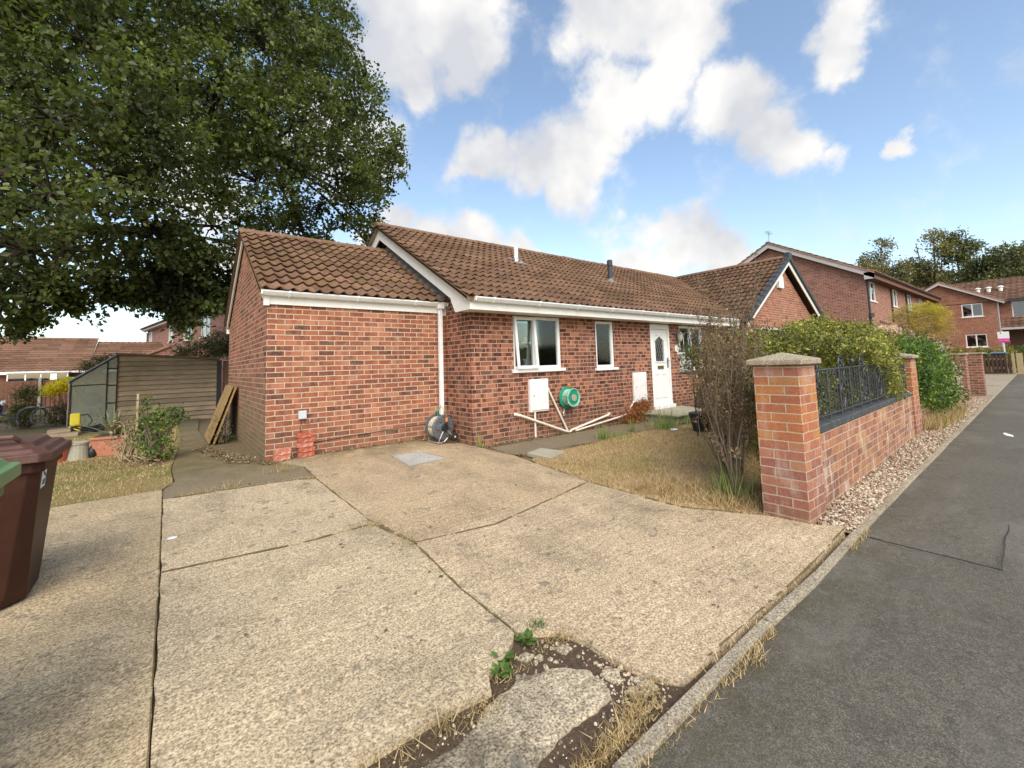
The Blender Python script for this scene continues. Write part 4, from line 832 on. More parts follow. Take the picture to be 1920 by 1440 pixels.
    R3 = tile_roof(H, 'extension_roof', (-.10, -.15, 2.32), (1, 0, 0), 2.90, GV, GL+.02, MT['tiles_moss'], amp=.042, lip=.046)
    tile_roof(H, 'extension_roof', (-.10, 5.11, 2.32), (1, 0, 0), 2.90, (0, -GV[1], GV[2]), GL+.02, MT['tiles_moss'], seg=3)
    ridge_tiles(R3, (-.11, 2.48, 3.80), (2.8, 2.48, 3.80), MT['tiles_moss'], r=.11)
    gz = lambda y: 2.32+(y+.15)*math.tan(gs)
    m = MB(); barge(m, -.05, -.025, -.02, gz(-.02)-.05, 2.48, gz(2.48)-.05, .15); barge(m, -.05, -.025, 4.98, gz(-.02)-.05, 2.48, gz(2.48)-.05, .15); m.box(-.051, -.05, 2.13, .02, -.004, 2.30); m.box(-.051, 4.97, 2.10, .02, 5.02, 2.25); m.build('extension_bargeboard', MT['fascia'], H)
    m = MB(); barge(m, -.10, -.02, -.12, gz(-.12)-.01, 2.48, gz(2.48)-.01, .042); barge(m, -.10, -.02, 5.08, gz(-.12)-.01, 2.48, gz(2.48)-.01, .042); m.build('verge_mortar', MT['capstone'], R3)
    m = MB(); m.box(.02, -.035, 2.15, 2.735, -.002, 2.285); m.box(2.735, -.05, 2.11, 2.80, -.004, 2.28); m.build('extension_fascia', MT['fascia'], H)
    gutter(H, XF(-.035), -.09, 2.79, 2.33, 0.0)
    m = MB(); m.box(2.60, -.145, 2.22, 2.72, -.03, 2.345); m.box(2.628, -.115, .14, 2.693, -.05, 2.23); m.build('downpipe', MT['gutter'], H, bevel=.005)
    # lead flashing against the gable
    m = MB()
    for i in range(12):
        a, b = i/12, (i+1)/12; y0, y1 = -.13+2.61*a, -.13+2.61*b; m.hexa([(2.67, y0, gz(y0)+.02), (2.797, y0, gz(y0)+.03), (2.797, y1, gz(y1)+.03), (2.67, y1, gz(y1)+.02), (2.67, y0, gz(y0)+.05), (2.797, y0, gz(y0)+.16), (2.797, y1, gz(y1)+.16), (2.67, y1, gz(y1)+.05)])
    m.build('flashing', MT['lead'], R3)
    # flues on the roof
    def flue(x, y, h, r, mat, cowl):
        z = tz(y)+.02; m = MB(); m.lathe((x, y, z-.1), [(r, 0), (r, h+.05)], 16)
        if cowl: m.lathe((x, y, z+h-.12), [(r*1.25, 0), (r*1.25, .13), (r*.9, .16)], 16)
        else: m.lathe((x, y, z+h-.05), [(r*1.08, 0), (r*1.08, .03), (r*.5, .07)], 16)
        f = m.build('flue', mat, R1, smooth=False)
        m = MB(); m.hexa([(x-.17, y-.22, tz(y-.22)+.045), (x+.17, y-.22, tz(y-.22)+.045), (x+.17, y+.16, tz(y+.16)+.045), (x-.17, y+.16, tz(y+.16)+.045), (x-.17, y-.22, tz(y-.22)+.055), (x+.17, y-.22, tz(y-.22)+.055), (x+.17, y+.16, tz(y+.16)+.055), (x-.17, y+.16, tz(y+.16)+.055)]); m.lathe((x, y, z-.02), [(r*2.0, 0), (r*1.2, .10)], 14); m.build('flashing', MT['alu'] if not cowl else MT['lead'], R1)
    flue(5.46, 1.2, .34, .05, MT['upvc'], False); flue(8.25, .62, .56, .06, MT['dark_cap'], True)
    return H
build_house()

# doorstep, lamp, number plate, meter boxes, pipes and other fittings
Y0 = -.84
m = MB(); m.box(7.15, -1.75, -.12, 8.85, -.86, .035); m.box(7.10, -1.82, .0352, 8.9, -.86, .075); m.build('doorstep', MT['slabstone'], loc=(8, -1.2, 0), bevel=.01, label='low grey concrete doorstep in front of the white front door', cat='doorstep')
t = emp('wall_lantern', 'glass lantern wall light beside the front door', 'wall light', (8.86, Y0, 1.78))
m = MB(); m.box(8.82, Y0-.02, 1.62, 8.9, Y0, 1.9); m.tube([(8.86, Y0-.01, 1.66), (8.86, Y0-.11, 1.62), (8.86, Y0-.11, 1.68)], .01, 6); m.lathe((8.86, Y0-.11, 1.83), [(.085, 0), (.05, .05), (.01, .09)], 12); m.build('bracket', MT['lead'], t)
m = MB(); m.lathe((8.86, Y0-.11, 1.66), [(.035, 0), (.06, .04), (.075, .17)], 12); m.build('lamp_glass', MT['stonepot'], t)
t = emp('house_number_plaque', 'small white oval house number plaque below the wall light', 'plaque', (8.86, Y0, 1.45))
m = MB(); m.lathe((8.86, Y0-.001, 1.47), [(.075, 0), (.075, .01), (.068, .014)], 24, (0, -1, 0)); o = m.build('plaque', MT['label_white'], t)
for v in o.data.vertices: v.co.z = .02+(v.co.z-.02)*1.35
def text(s, size, fr_loc, rot, mat, parent, name='lettering', ext=.001):
    cu = bpy.data.curves.new(name, 'FONT'); cu.body = s; cu.size = size; cu.extrude = ext; cu.align_x = 'CENTER'; cu.align_y = 'CENTER'
    tmp = bpy.data.objects.new('tmp', cu); C.objects.link(tmp); bpy.context.view_layer.update()
    me = bpy.data.meshes.new_from_object(tmp.evaluated_get(bpy.context.evaluated_depsgraph_get())); bpy.data.objects.remove(tmp)
    me.materials.clear(); me.materials.append(mat); o = bpy.data.objects.new(name, me); C.objects.link(o)
    Mw = Matrix.Translation(fr_loc) @ rot.to_4x4()
    if parent is not None: o.parent = parent; me.transform(ORG[parent.name].inverted() @ Mw); ORG[o.name] = ORG[parent.name]
    return o
ROT_F = Matrix.Rotation(PI/2, 3, 'X')                                   # text facing the street (-y)
ROT_L = Matrix.Rotation(-PI/2, 3, 'Z') @ Matrix.Rotation(PI/2, 3, 'X')     # text facing -x
text('8', .10, (8.86, Y0-.017, 1.47), ROT_F, MT['black_plastic'], t, 'number')
def meter(x0, x1, z0, z1, lab, sc, off=.07):
    t = emp('meter_box', lab, 'meter box', ((x0+x1)/2, Y0, (z0+z1)/2), group='white meter boxes on the front wall')
    m = MB(); m.box(x0, Y0-off*.75, z0, x1, Y0+.02, z1); m.build('box', MT['meter'], t, bevel=.006)
    m = MB(); m.box(x0+.025, Y0-off, z0+.03, x1-.02, Y0-off*.76, z1-.03); d = m.build('door', MT['meter'], t, bevel=.004)
    m = MB(); m.lathe((x0+.07, Y0-off-.004, (z0+z1)/2), [(.012, 0), (.012, .006)], 10, (0, -1, 0)); m.build('lock', MT['lead'], d)
    if sc: m = MB(); m.box(x0+.0, Y0-off-.015, z0-.022, x1+.0, Y0, z0+.003); m.build('flashing', MT['lead'], t)
meter(3.99, 4.43, .355, .935, 'white meter box with weathered door under the two-light window', False)
meter(7.01, 7.49, .30, .95, 'cleaner white meter box next to the front door, above a grey ledge', True, .05)
PG = 'cream waste pipes along the foot of the front wall'
def pipe(name, pts, r, lab):
    m = MB(); m.tube(pts, r, 10)
    m.lathe(pts[0], [(r*1.25, -.03), (r*1.25, .03)], 10, Vector(pts[1])-Vector(pts[0])); m.build(name, MT['pipe'], loc=pts[0], smooth=False, label=lab, cat='pipe', group=PG)
yp = Y0-.045
pipe('waste_pipe', [(3.66, Y0-.03, .35), (3.72, yp-.02, .335), (4.85, yp-.02, -.075)], .022, 'cream waste pipe sloping down to the right across the pipe under the meter box')
pipe('waste_pipe', [(4.10, Y0-.03, .37), (4.10, Y0-.03, -.10)], .019, 'short upright cream pipe directly below the weathered meter box')
pipe('waste_pipe', [(4.44, Y0-.03, .74), (4.91, yp, -.10)], .019, 'steep cream pipe running down from the right side of the weathered meter box')
pipe('waste_pipe', [(6.16, Y0+.0, .13), (6.08, yp, .115), (4.98, yp-.02, -.06), (4.90, yp-.03, -.10)], .022, 'thick cream pipe stub rising to the right from the drain')
pipe('waste_pipe', [(6.96, Y0-.03, .30), (6.74, yp, .09), (6.50, yp-.02, .05), (5.05, yp-.06, -.075)], .018, 'long thin cream pipe bending up to the cleaner meter box')
t = emp('wall_socket', 'grey outdoor socket box on the extension wall with black cable', 'socket box', (.46, 0, .59))
m = MB(); m.box(.405, -.05, .53, .51, -.0, .645); m.build('socket_box', plain('pale_grey_plastic', (.50, .53, .56), .45), t, bevel=.006)
m = MB(); m.tube([(.445, -.02, .53), (.44, -.02, .40), (.425, -.015, .27)], .004, 5); m.tube([(.485, -.02, .53), (.49, -.03, .47), (.53, -.035, .455), (.57, -.02, .485)], .0045, 5)
m.tube([(.6, -.012, .175), (1.1, -.012, .205), (1.9, -.012, .235), (2.4, -.012, .25), (2.78, -.012, .25)], .0038, 5); m.tube([(2.788, -.02, .25), (2.788, -.45, .215), (2.788, -.80, .20), (2.79, -.845, .14), (2.80, -.86, -.02)], .0038, 5); m.build('cable', MT['black_plastic'], t)
t = emp('alarm_box', 'white alarm box high on the orange brick gable', 'alarm box', (14.3, -1.25, 3.62))
m = MB(); m.fpoly(XF(WY), [(14.06, 3.38), (14.42, 3.38), (14.42, 3.72), (14.32, 3.86), (14.06, 3.60)], 0, .09); m.build('box', MT['upvc'], t, bevel=.01)
m = MB(); m.box(14.12, -1.405, 3.44, 14.36, -1.401, 3.52); m.build('cover', MT['meter'], t)
# loose bricks against the extension
def loose(x, y, z, l, h, d, rz, mat, lab, grp):
    m = MB(); c, s_ = math.cos(rz), math.sin(rz); P = lambda u, v, w: (x+c*u-s_*v, y+s_*u+c*v, z+w)
    k = random.uniform(-.006, .006); m.hexa([P(0, 0, 0), P(l, k, 0), P(l, d, 0), P(0, d, 0), P(k, 0, h), P(l-k, 0, h), P(l, d, h), P(0, d, h)]); m.build('loose_brick', mat, loc=(x, y, z), bevel=.006, label=lab, cat='brick', group=grp)
for k, (dx, lab, mt) in enumerate(((0, 'bottom red brick of the leaning stack below the socket cable', 'red_brick_loose'), (.008, 'second red brick from the bottom of the stack below the socket cable', 'red_brick_loose'), (-.012, 'whitewashed brick in the middle of the stack below the socket cable', 'pinkbrick'), (.004, 'orange-red brick resting on the whitewashed one in the stack', 'red_brick_loose'), (-.01, 'topmost red brick of the stack below the socket cable', 'red_brick_loose'))):
    loose(.385+dx, -.125, GZ(.4, -.1)+.012+k*.066, .215, .062, .10, random.uniform(-.03, .03), MT[mt], lab, 'bricks stacked against the extension wall')
for k, (lab, mt) in enumerate((('whitewashed pink brick at the bottom of the low pair by the corner', 'pinkbrick'), ('flaking red brick on top of the low pair by the corner', 'pinkbrick'))):
    loose(.085+k*.004, -.16, GZ(.1, -.1)+.010+k*.075, .20, .073, .10, .02, MT[mt], lab, 'pair of bricks at the corner of the extension')
# manhole cover set in the drive
t = emp('inspection_cover', 'rectangular grey inspection cover set in the concrete drive', 'manhole cover', (1.65, -1.2, 0))
q = [(1.43, -.88), (1.86, -.93), (1.94, -1.50), (1.37, -1.56)]; Zc = lambda x, y: GZ(x, y)+.0155
m = MB(); m.add([(*p, Zc(*p)) for p in q]+[(*p, Zc(*p)-.03) for p in q], [(0, 1, 2, 3)]+[(i, i+4, (i+1) % 4+4, (i+1) % 4) for i in range(4)]); m.build('cover', MT['metal_cover'], t)
m = MB()
for i in range(4):
    a, b = q[i], q[(i+1) % 4]; m.tube([(*a, Zc(*a)+.001), (*b, Zc(*b)+.001)], .007, 4)
for f in (.22, .42, .62, .8):
    a = (q[0][0]+(q[3][0]-q[0][0])*f, q[0][1]+(q[3][1]-q[0][1])*f); b = (q[1][0]+(q[2][0]-q[1][0])*f, q[1][1]+(q[2][1]-q[1][1])*f); m.tube([(*a, Zc(*a)-.001), (*b, Zc(*b)-.001)], .0035, 4)
m.build('frame', MT['alu'], t)
m = MB(); q = [(3.06, -1.86), (3.46, -1.72), (3.54, -2.18), (3.07, -2.34)]; m.add([(*p, GZ(*p)+.028) for p in q]+[(*p, GZ(*p)-.02) for p in q], [(0, 1, 2, 3)]+[(i, i+4, (i+1) % 4+4, (i+1) % 4) for i in range(4)]); m.build('paving_slab', MT['slabstone'], loc=(3.3, -2, -.09), bevel=.006, label='single pale grey slab where the front path meets the lawn', cat='paving slab')
m = MB(); m.lathe((6.35, -2.2, -.1), [(.06, 0), (.075, .02), (.05, .035), (.02, .03)], 12); m.build('stone', MT['marking'], loc=(6.35, -2.2, -.1), smooth=True, label='small pale stone lying on the dry front lawn', cat='stone')

def hose_reel():
    cx, cy, cz = 2.46, -.36, .225; t = emp('hose_reel_cart', 'grey wheeled hose reel cart with beige hose in the corner below the downpipe', 'hose reel', (cx, cy, 0))
    ax = Vector((.12, -.99, 0)).normalized(); c = Vector((cx, cy, cz)); sd = Vector((-ax.y, ax.x, 0)) * -1
    m = MB(); m.lathe(c-ax*.11, [(.205, 0), (.21, .012), (.205, .024)], 26, ax); m.lathe(c-ax*.09, [(.075, 0), (.075, .19)], 16, ax); m.build('drum', MT['reel_grey'], t, smooth=False)
    m = MB(); m.lathe(c+ax*.09, [(.205, 0), (.21, .014), (.19, .03), (.10, .04), (.09, .055), (.02, .06)], 26, ax); m.box(c.x-.0, c.y-.0, c.z, c.x+.001, c.y+.001, c.z+.001)
    for k in range(6): a = k*PI/3; p = c+ax*.135+(sd*math.cos(a)+Vector((0, 0, math.sin(a))))*.12; m.lathe(p, [(.028, 0), (.024, .012)], 8, ax)
    m.build('front_disc', MT['reel_grey'], t)
    m = MB(); p = c+ax*.155; m.lathe(p, [(.07, 0), (.06, .018)], 18, ax); m.tube([p+ax*.02, p+ax*.05+Vector((0, 0, .07)), p+ax*.05+Vector((0, 0, .12))], .012, 8); m.build('crank', MT['black_plastic'], t)
    m = MB(); m.lathe(p+ax*.045+Vector((0, 0, .10)), [(.017, 0), (.02, .03), (.014, .065)], 10, (0, 0, 1)); m.build('crank_grip', MT['orange'], t)
    m = MB()
    for i in range(5):
        for rr in (.10, .13, .16):
            q = c-ax*(.075-.037*i); m.tube([q+(sd*math.cos(a)+Vector((0, 0, math.sin(a))))*rr for a in np.linspace(0, 2*PI, 21)], .0135, 6)
    q = c+Vector((0, 0, .15)); m.tube([q-ax*.07-sd*.02, q+Vector((0, 0, .12))-ax*.03, q+Vector((0, 0, .19))+ax*.05, q+Vector((0, 0, .15))+ax*.13, q+ax*.13+Vector((0, 0, .02))], .012, 6); m.build('hose', MT['hose_beige'], t, smooth=True)
    m = MB()
    for s_ in (-.135, .15):
        q = c+ax*s_; m.tube([q, q+sd*.10+Vector((0, 0, -.16)), q+sd*.13+Vector((0, 0, -.225)), q+sd*.02+Vector((0, 0, -.222)), q-sd*.05+Vector((0, 0, -.17))], .011, 7); m.tube([q, q-sd*.17+Vector((0, 0, -.17))], .011, 7)
    q = c+sd*.13+Vector((0, 0, -.222)); m.tube([q-ax*.135, q+ax*.15], .011, 7); m.build('stand', MT['steel'], t)
    for s_ in (-.15, .165):
        q = c+ax*s_-sd*.18+Vector((0, 0, -.165)); m = MB(); m.lathe(q-ax*.02, [(.05, 0), (.066, .006), (.066, .034), (.05, .04)], 18, ax); w = m.build('wheel', MT['black_plastic'], t); m = MB(); m.lathe(q-ax*.024, [(.012, 0), (.028, .01), (.028, .04), (.012, .048)], 10, ax); m.build('hub', MT['hose_beige'], w)
    m = MB(); m.tube([c+Vector((0, 0, .2))-ax*.1, c+Vector((0, 0, .27))-ax*.05], .014, 8); m.lathe(c+Vector((-.05, 0, .26)), [(.02, 0), (.03, .02), (.012, .05)], 8, (1, 0, .3)); m.build('hose_connector', MT['green_plastic'], t)
hose_reel()
def wall_reel():
    t = emp('wall_hose_reel', 'green wall-mounted hose reel beside the weathered meter box', 'hose reel', (4.92, Y0, .56)); c = Vector((4.90, Y0-.03, .56)); ax = Vector((0, -1, 0))
    m = MB(); m.lathe(c+ax*.02, [(.205, 0), (.21, .008), (.205, .016), (.08, .03), (.075, .14)], 26, ax); m.lathe(c+ax*.17, [(.03, 0), (.17, .004), (.175, .012), (.17, .02)], 26, ax); m.build('drum', MT['green_plastic'], t)
    m = MB()
    for i in range(4):
        for rr in (.095, .12, .145): m.tube([c+ax*(.05+i*.032)+Vector((math.cos(a)*rr, 0, math.sin(a)*rr)) for a in np.linspace(0, 2*PI, 21)], .012, 6)
    for k in range(9):
        a0 = random.uniform(0, 2*PI); r = random.uniform(.13, .18); m.tube([c+ax*(.19+.01*random.random())+Vector((math.cos(a0+a)*r, 0, math.sin(a0+a)*r)) for a in np.linspace(0, random.uniform(2, 4), 12)], .010, 6)
    m.build('hose', MT['hose_clear'], t, smooth=True)
    m = MB(); m.lathe(c+ax*.20, [(.065, 0), (.065, .012)], 20, ax); m.build('hub', MT['stonepot'], t)
    m = MB(); m.box(4.82, Y0-.03, .34, 4.86, Y0, .74); m.tube([(4.84, Y0-.02, .36), (4.79, Y0-.05, .26), (4.80, Y0-.05, .22)], .02, 6); m.build('wall_bracket', MT['steel'], t)
    m = MB(); m.lathe((4.93, Y0-.06, .78), [(.018, 0), (.03, .01), (.03, .035), (.012, .045)], 10, (1, 0, 0)); m.build('tap_connector', MT['orange'], t)
wall_reel()

# ------------------------------------------------------------------ front wall, piers and railings
def pier(x0, y0, w, h, lab, zb=-.14, d=None, cap=.042):
    d = d or w; t = emp('brick_pier', lab, 'brick pier', (x0, y0, 0), group=None)
    m = MB(); m.box(x0, y0, zb, x0+w, y0+d, h); m.build('shaft', BR['pier'], t, bevel=.004)
    a, b, c, e = x0-cap, y0-cap, x0+w+cap, y0+d+cap
    m = MB(); m.add([(a, b, h), (c, b, h), (c, e, h), (a, e, h), (a, b, h+.045), (c, b, h+.045), (c, e, h+.045), (a, e, h+.045), ((a+c)/2, (b+e)/2, h+.105)], [(0, 3, 2, 1), (0, 1, 5, 4), (1, 2, 6, 5), (2, 3, 7, 6), (3, 0, 4, 7), (4, 5, 8), (5, 6, 8), (6, 7, 8), (7, 4, 8)]); m.build('cap', MT['capstone'], t, bevel=.008)
pier(2.925, -5.460, .375, 1.145, 'nearest orange-red brick gate pier with pyramid stone cap at the driveway', d=.345)
pier(8.20, -5.27, .40, 1.12, 'second orange brick pier at the far end of the black railing panel')
def low_wall(xa, ya, xb, yb, h, lab):
    L = math.dist((xa, ya), (xb, yb)); U = ((xb-xa)/L, (yb-ya)/L, 0); N = (U[1], -U[0], 0); fr = ((xa, ya, 0), U, N); t = emp('garden_wall', lab, 'garden wall', (xa, ya, 0))
    m = MB(); m.fbox(fr, 0, L, -.15, h, .0, .112); m.build('brickwork', BR['lowwall'], t)
    m = MB(); m.fbox(fr, 0, L, h+.001, h+.070, -.008, .128); m.build('coping', MT['coping'], t, bevel=.012); return fr, L
frw, LW = low_wall(3.326, -5.31, 8.199, -5.13, .535, 'low brick wall with black coping between the two nearest piers')
low_wall(8.601, -5.11, 15.3, -4.95, .33, 'lower plain brick wall beyond the second pier, half hidden by the green bush')
def railing():
    t = emp('iron_railing', 'black wrought iron railing panel with scrolls and ball tops on the low wall', 'railing', (3.33, -5.3, .61)); fr = frw; O, U, N = fr
    P = lambda u, z, n=.06: (O[0]+U[0]*u+N[0]*n, O[1]+U[1]*u+N[1]*n, z)
    m = MB(); a, b = .03, LW-.03
    for z in (.645, 1.075): m.tube([P(a, z), P(b, z)], .009, 4)
    m.tube([P(a, .61), P(a, 1.09)], .012, 4); m.tube([P(b, .61), P(b, 1.09)], .012, 4); m.build('rails', MT['black_iron'], t)
    k = 0; u = .14; bars = []
    while u < LW-.1: bars.append(u); u += .105
    for i, u in enumerate(bars):
        m = MB(); (m.fbox((fr[0], fr[1], fr[2]), u-.02, u+.02, .61, 1.07, .056, .064) if i % 4 == 1 else m.tube([P(u, .645), P(u, 1.075)], .0075, 4)); m.build('baluster', MT['black_iron'], t)
    def arc(mb, cu, cz, r, a0, a1, n=14, spiral=0.0, rad=.0055): mb.tube([P(cu+math.cos(a_)*r*(1-spiral*i/n), cz+math.sin(a_)*r*(1-spiral*i/n)) for i, a_ in enumerate(np.linspace(a0, a1, n))], rad, 4)
    for c in (.30, 1.20, 2.10, 3.0, 3.9):
        m = MB()
        for s_ in (-1, 1):
            m.tube([P(c+s_*x, z) for x, z in ((.0, .66), (.05, .74), (.10, .84), (.03, .92), (.06, 1.0), (.10, 1.05))], .006, 4)
            arc(m, c+s_*.075, .70, .05, PI/2*(1-s_), PI/2*(1-s_)+s_*1.6*PI, 12, .7); arc(m, c+s_*.07, 1.0, .045, PI/2*(1-s_), PI/2*(1-s_)-s_*1.5*PI, 12, .7)
        arc(m, c, 1.08, .13, 0, PI, 12); arc(m, c-.055, 1.12, .05, 0, 1.8*PI, 12, .6); arc(m, c+.055, 1.12, .05, PI, PI-1.8*PI, 12, .6)
        m.build('scroll', MT['black_iron'], t)
    for c in (1.65, 3.45):
        m = MB(); m.lathe(P(c, 1.085), [(.008, 0), (.008, .02), (.02, .035), (.026, .055), (.02, .075), (.004, .088)], 10); m.build('finial', MT['black_iron'], t, smooth=True)
railing()
# neighbour's piers further along
def simple_pier(x, y, w, h, lab):
    t = emp('brick_pier', lab, 'brick pier', (x, y, 0)); m = MB(); m.box(x, y, -.15, x+w, y+w, h); m.build('shaft', BR['far'], t); m = MB(); m.box(x-.03, y-.03, h, x+w+.03, y+w+.03, h+.05); m.build('cap', MT['capstone'], t, bevel=.01)
simple_pier(15.4, -5.17, .42, 1.10, 'weathered dull brick pier just beyond the green bush')
simple_pier(17.45, -5.30, .36, 1.10, 'farthest dull brick pier beside the neighbour driveway opening')

# ------------------------------------------------------------------ shed, greenhouse, boards, planters, bins on the left
def shed():
    t = emp('garden_shed', 'weathered brown overlap timber shed with sloping felt roof behind the bungalow', 'shed', (-2.23, 10.5, -.25)); X0, X1, Yf, Yb = -2.23, .16, 10.5, 13.0; zt = lambda x: 1.83+(x-X0)/(X1-X0)*(1.64-1.83)
    m = MB(); b = .145; z = -.24
    while z < 1.84:
        zl, zr = min(z+b, zt(X0)), min(z+b, zt(X1))
        if z < zt(X1)-.01: m.hexa([(X0, Yf-.060, z), (X1, Yf-.060, z), (X1, Yf, z), (X0, Yf, z), (X0, Yf-.002, zl), (X1, Yf-.002, zr), (X1, Yf, zr), (X0, Yf, zl)])
        elif z < zt(X0): xe = X0+(1.83-z)/(1.83-1.64)*(X1-X0); m.prism([(X0, Yf-.055, z), (xe, Yf-.055, z), (X0, Yf-.006, 1.83)], [(X0, Yf, z), (xe, Yf, z), (X0, Yf, 1.83)], 3)
        z += b
    m.prism([(X0, Yf, -.25), (X1, Yf, -.25), (X1, Yf, 1.64), (X0, Yf, 1.83)], [(X0, Yb, -.25), (X1, Yb, -.25), (X1, Yb, 1.64), (X0, Yb, 1.83)], 4); m.build('boarding', MT['lap'], t)
    m = MB(); m.prism([(X0-.09, Yf-.12, 1.845), (X1+.07, Yf-.12, 1.65), (X1+.07, Yf-.12, 1.70), (X0-.09, Yf-.12, 1.90)], [(X0-.09, Yb+.1, 1.845), (X1+.07, Yb+.1, 1.65), (X1+.07, Yb+.1, 1.70), (X0-.09, Yb+.1, 1.90)], 4); m.build('roof', MT['felt'], t)
    m = MB(); m.box(X0-.03, Yf-.045, -.25, X0+.0, Yf+.03, 1.83); m.build('post_or_gap_shade', MT['fence_brown'], t); m = MB(); m.box(X1, Yf-.065, -.25, X1+.13, Yf+.03, 1.63); m.build('post_or_gap_shade', MT['black_plastic'], t)  # brown post at left; at right a black strip paints the shaded gap
shed()
def greenhouse():
    x0, x1, yf, yb, zl, zr, zb = -3.22, -2.27, 10.45, 12.9, 1.08, 1.82, -.22; t = emp('greenhouse', 'lean-to greenhouse with dark green frame and dusty glass against the shed', 'greenhouse', (x0, yf, zb)); zz = lambda x: zl+(x-x0)/(x1-x0)*(zr-zl)
    m = MB(); m.tube([(x0, yf, zb), (x0, yf, zl)], .022, 4); m.tube([(x1, yf, zb), (x1, yf, zr)], .016, 4); m.tube([(x0-.05, yf, zl-.03), (x1, yf, zr)], .022, 4); m.tube([(x0, yf, zl-.11), (-2.48, yf, zl-.09)], .014, 4); m.tube([(-2.48, yf, zb), (-2.48, yf, zz(-2.48))], .024, 4)
    for z in (1.44, .95, .44): m.tube([(-2.48, yf, z), (x1, yf, z)], .018, 4)
    m.tube([(x0, yf, zb+.02), (x1, yf, zb+.02)], .02, 4); m.tube([(x0+.05, yf+.02, .95), (-2.6, yf+.02, zb+.1)], .010, 4); m.tube([(x0, yb, zb), (x0, yb, zl), (x1, yb, zr)], .02, 4)
    for k in range(1, 4): y = yf+(yb-yf)*k/4; m.tube([(x0, y, zb), (x0, y, zl), (x1, y, zr)], .012, 4)
    m.build('frame', MT['greenhouse'], t)
    m = MB(); m.tube([(x0-.07, yf-.03, zl+.0), (x1, yf-.03, zr+.04)], .018, 4); m.tube([(x0-.04, yf-.02, zb), (x0-.04, yf-.02, zl)], .012, 4); m.tube([(x0-.06, yf, zl), (x0-.06, yb, zl)], .03, 4); m.build('trim', MT['alu'], t)
    for lab, q in (('front', [(x0, yf+.01, zb), (x1, yf+.01, zb), (x1, yf+.01, zr), (x0, yf+.01, zl)]), ('side', [(x0, yf, zb), (x0, yb, zb), (x0, yb, zl), (x0, yf, zl)]), ('top', [(x0, yf, zl), (x1, yf, zr), (x1, yb, zr), (x0, yb, zl)]), ('back', [(x0, yb, zb), (x1, yb, zb), (x1, yb, zr), (x0, yb, zl)])):
        m = MB(); v = np.array(q); n = np.cross(v[1]-v[0], v[2]-v[0]); n = n/np.linalg.norm(n)*.004; m.prism([tuple(p) for p in v], [tuple(p+n) for p in v], 4); m.build('glass_panel', MT['glass_gh'], t)
    c = emp('garden_chair', 'grey chair shape with rounded back seen through the greenhouse glass', 'chair', (-2.85, 11.1, -.2))
    m = MB(); m.lathe((-2.86, 11.0, .55), [(.02, 0), (.16, .01), (.21, .05), (.21, .10), (.02, .14)], 18, (0, 1, 0)); m.build('backrest', MT['blue_lid'], c, smooth=True); m = MB(); m.box(-3.0, 10.75, .05, -2.62, 11.1, .32); m.build('seat', MT['reel_grey'], c, bevel=.03)
    for sx in (-2.97, -2.65):
        m = MB(); m.tube([(sx, 10.8, -.22), (sx, 10.85, .1)], .015, 6); m.build('leg', MT['reel_grey'], c); m = MB(); m.tube([(sx, 11.05, -.22), (sx, 11.05, .6)], .015, 6); m.build('leg', MT['reel_grey'], c)
greenhouse()
# fence panel seen in the gap, tall ivy over it
m = MB()
for k in range(9): x = .34+k*.15; m.box(x, 10.62, -.25, x+.145, 10.64, 1.62)
m.box(.34, 10.64, .2, 1.7, 10.68, .28); m.box(.34, 10.64, 1.3, 1.7, 10.68, 1.38); m.build('wooden_fence', MT['fence_brown'], loc=(.34, 10.6, -.25), label='narrow brown fence panel between the shed and the bungalow', cat='fence')
for k, (dx, lab) in enumerate(((0, 'outer strand board sheet leaning on the side wall of the extension'), (.055, 'inner board leaning behind the strand board sheet'))):
    m = MB(); b0, b1 = -.46+dx*1.3, -.10+dx*.9; yA, yB = 3.0-.12*k, 4.3; zt_ = .96; th = .018
    m.hexa([(b0, yA, -.075), (b0+th, yA, -.075), (b0+th, yB, -.09), (b0, yB, -.09), (b1, yA+.05, zt_), (b1+th, yA+.05, zt_), (b1+th, yB, zt_), (b1, yB, zt_)]); m.build('leaning_board', MT['osb'], loc=(b0, yA, -.08), label=lab, cat='board', group='boards leaning on the side wall')
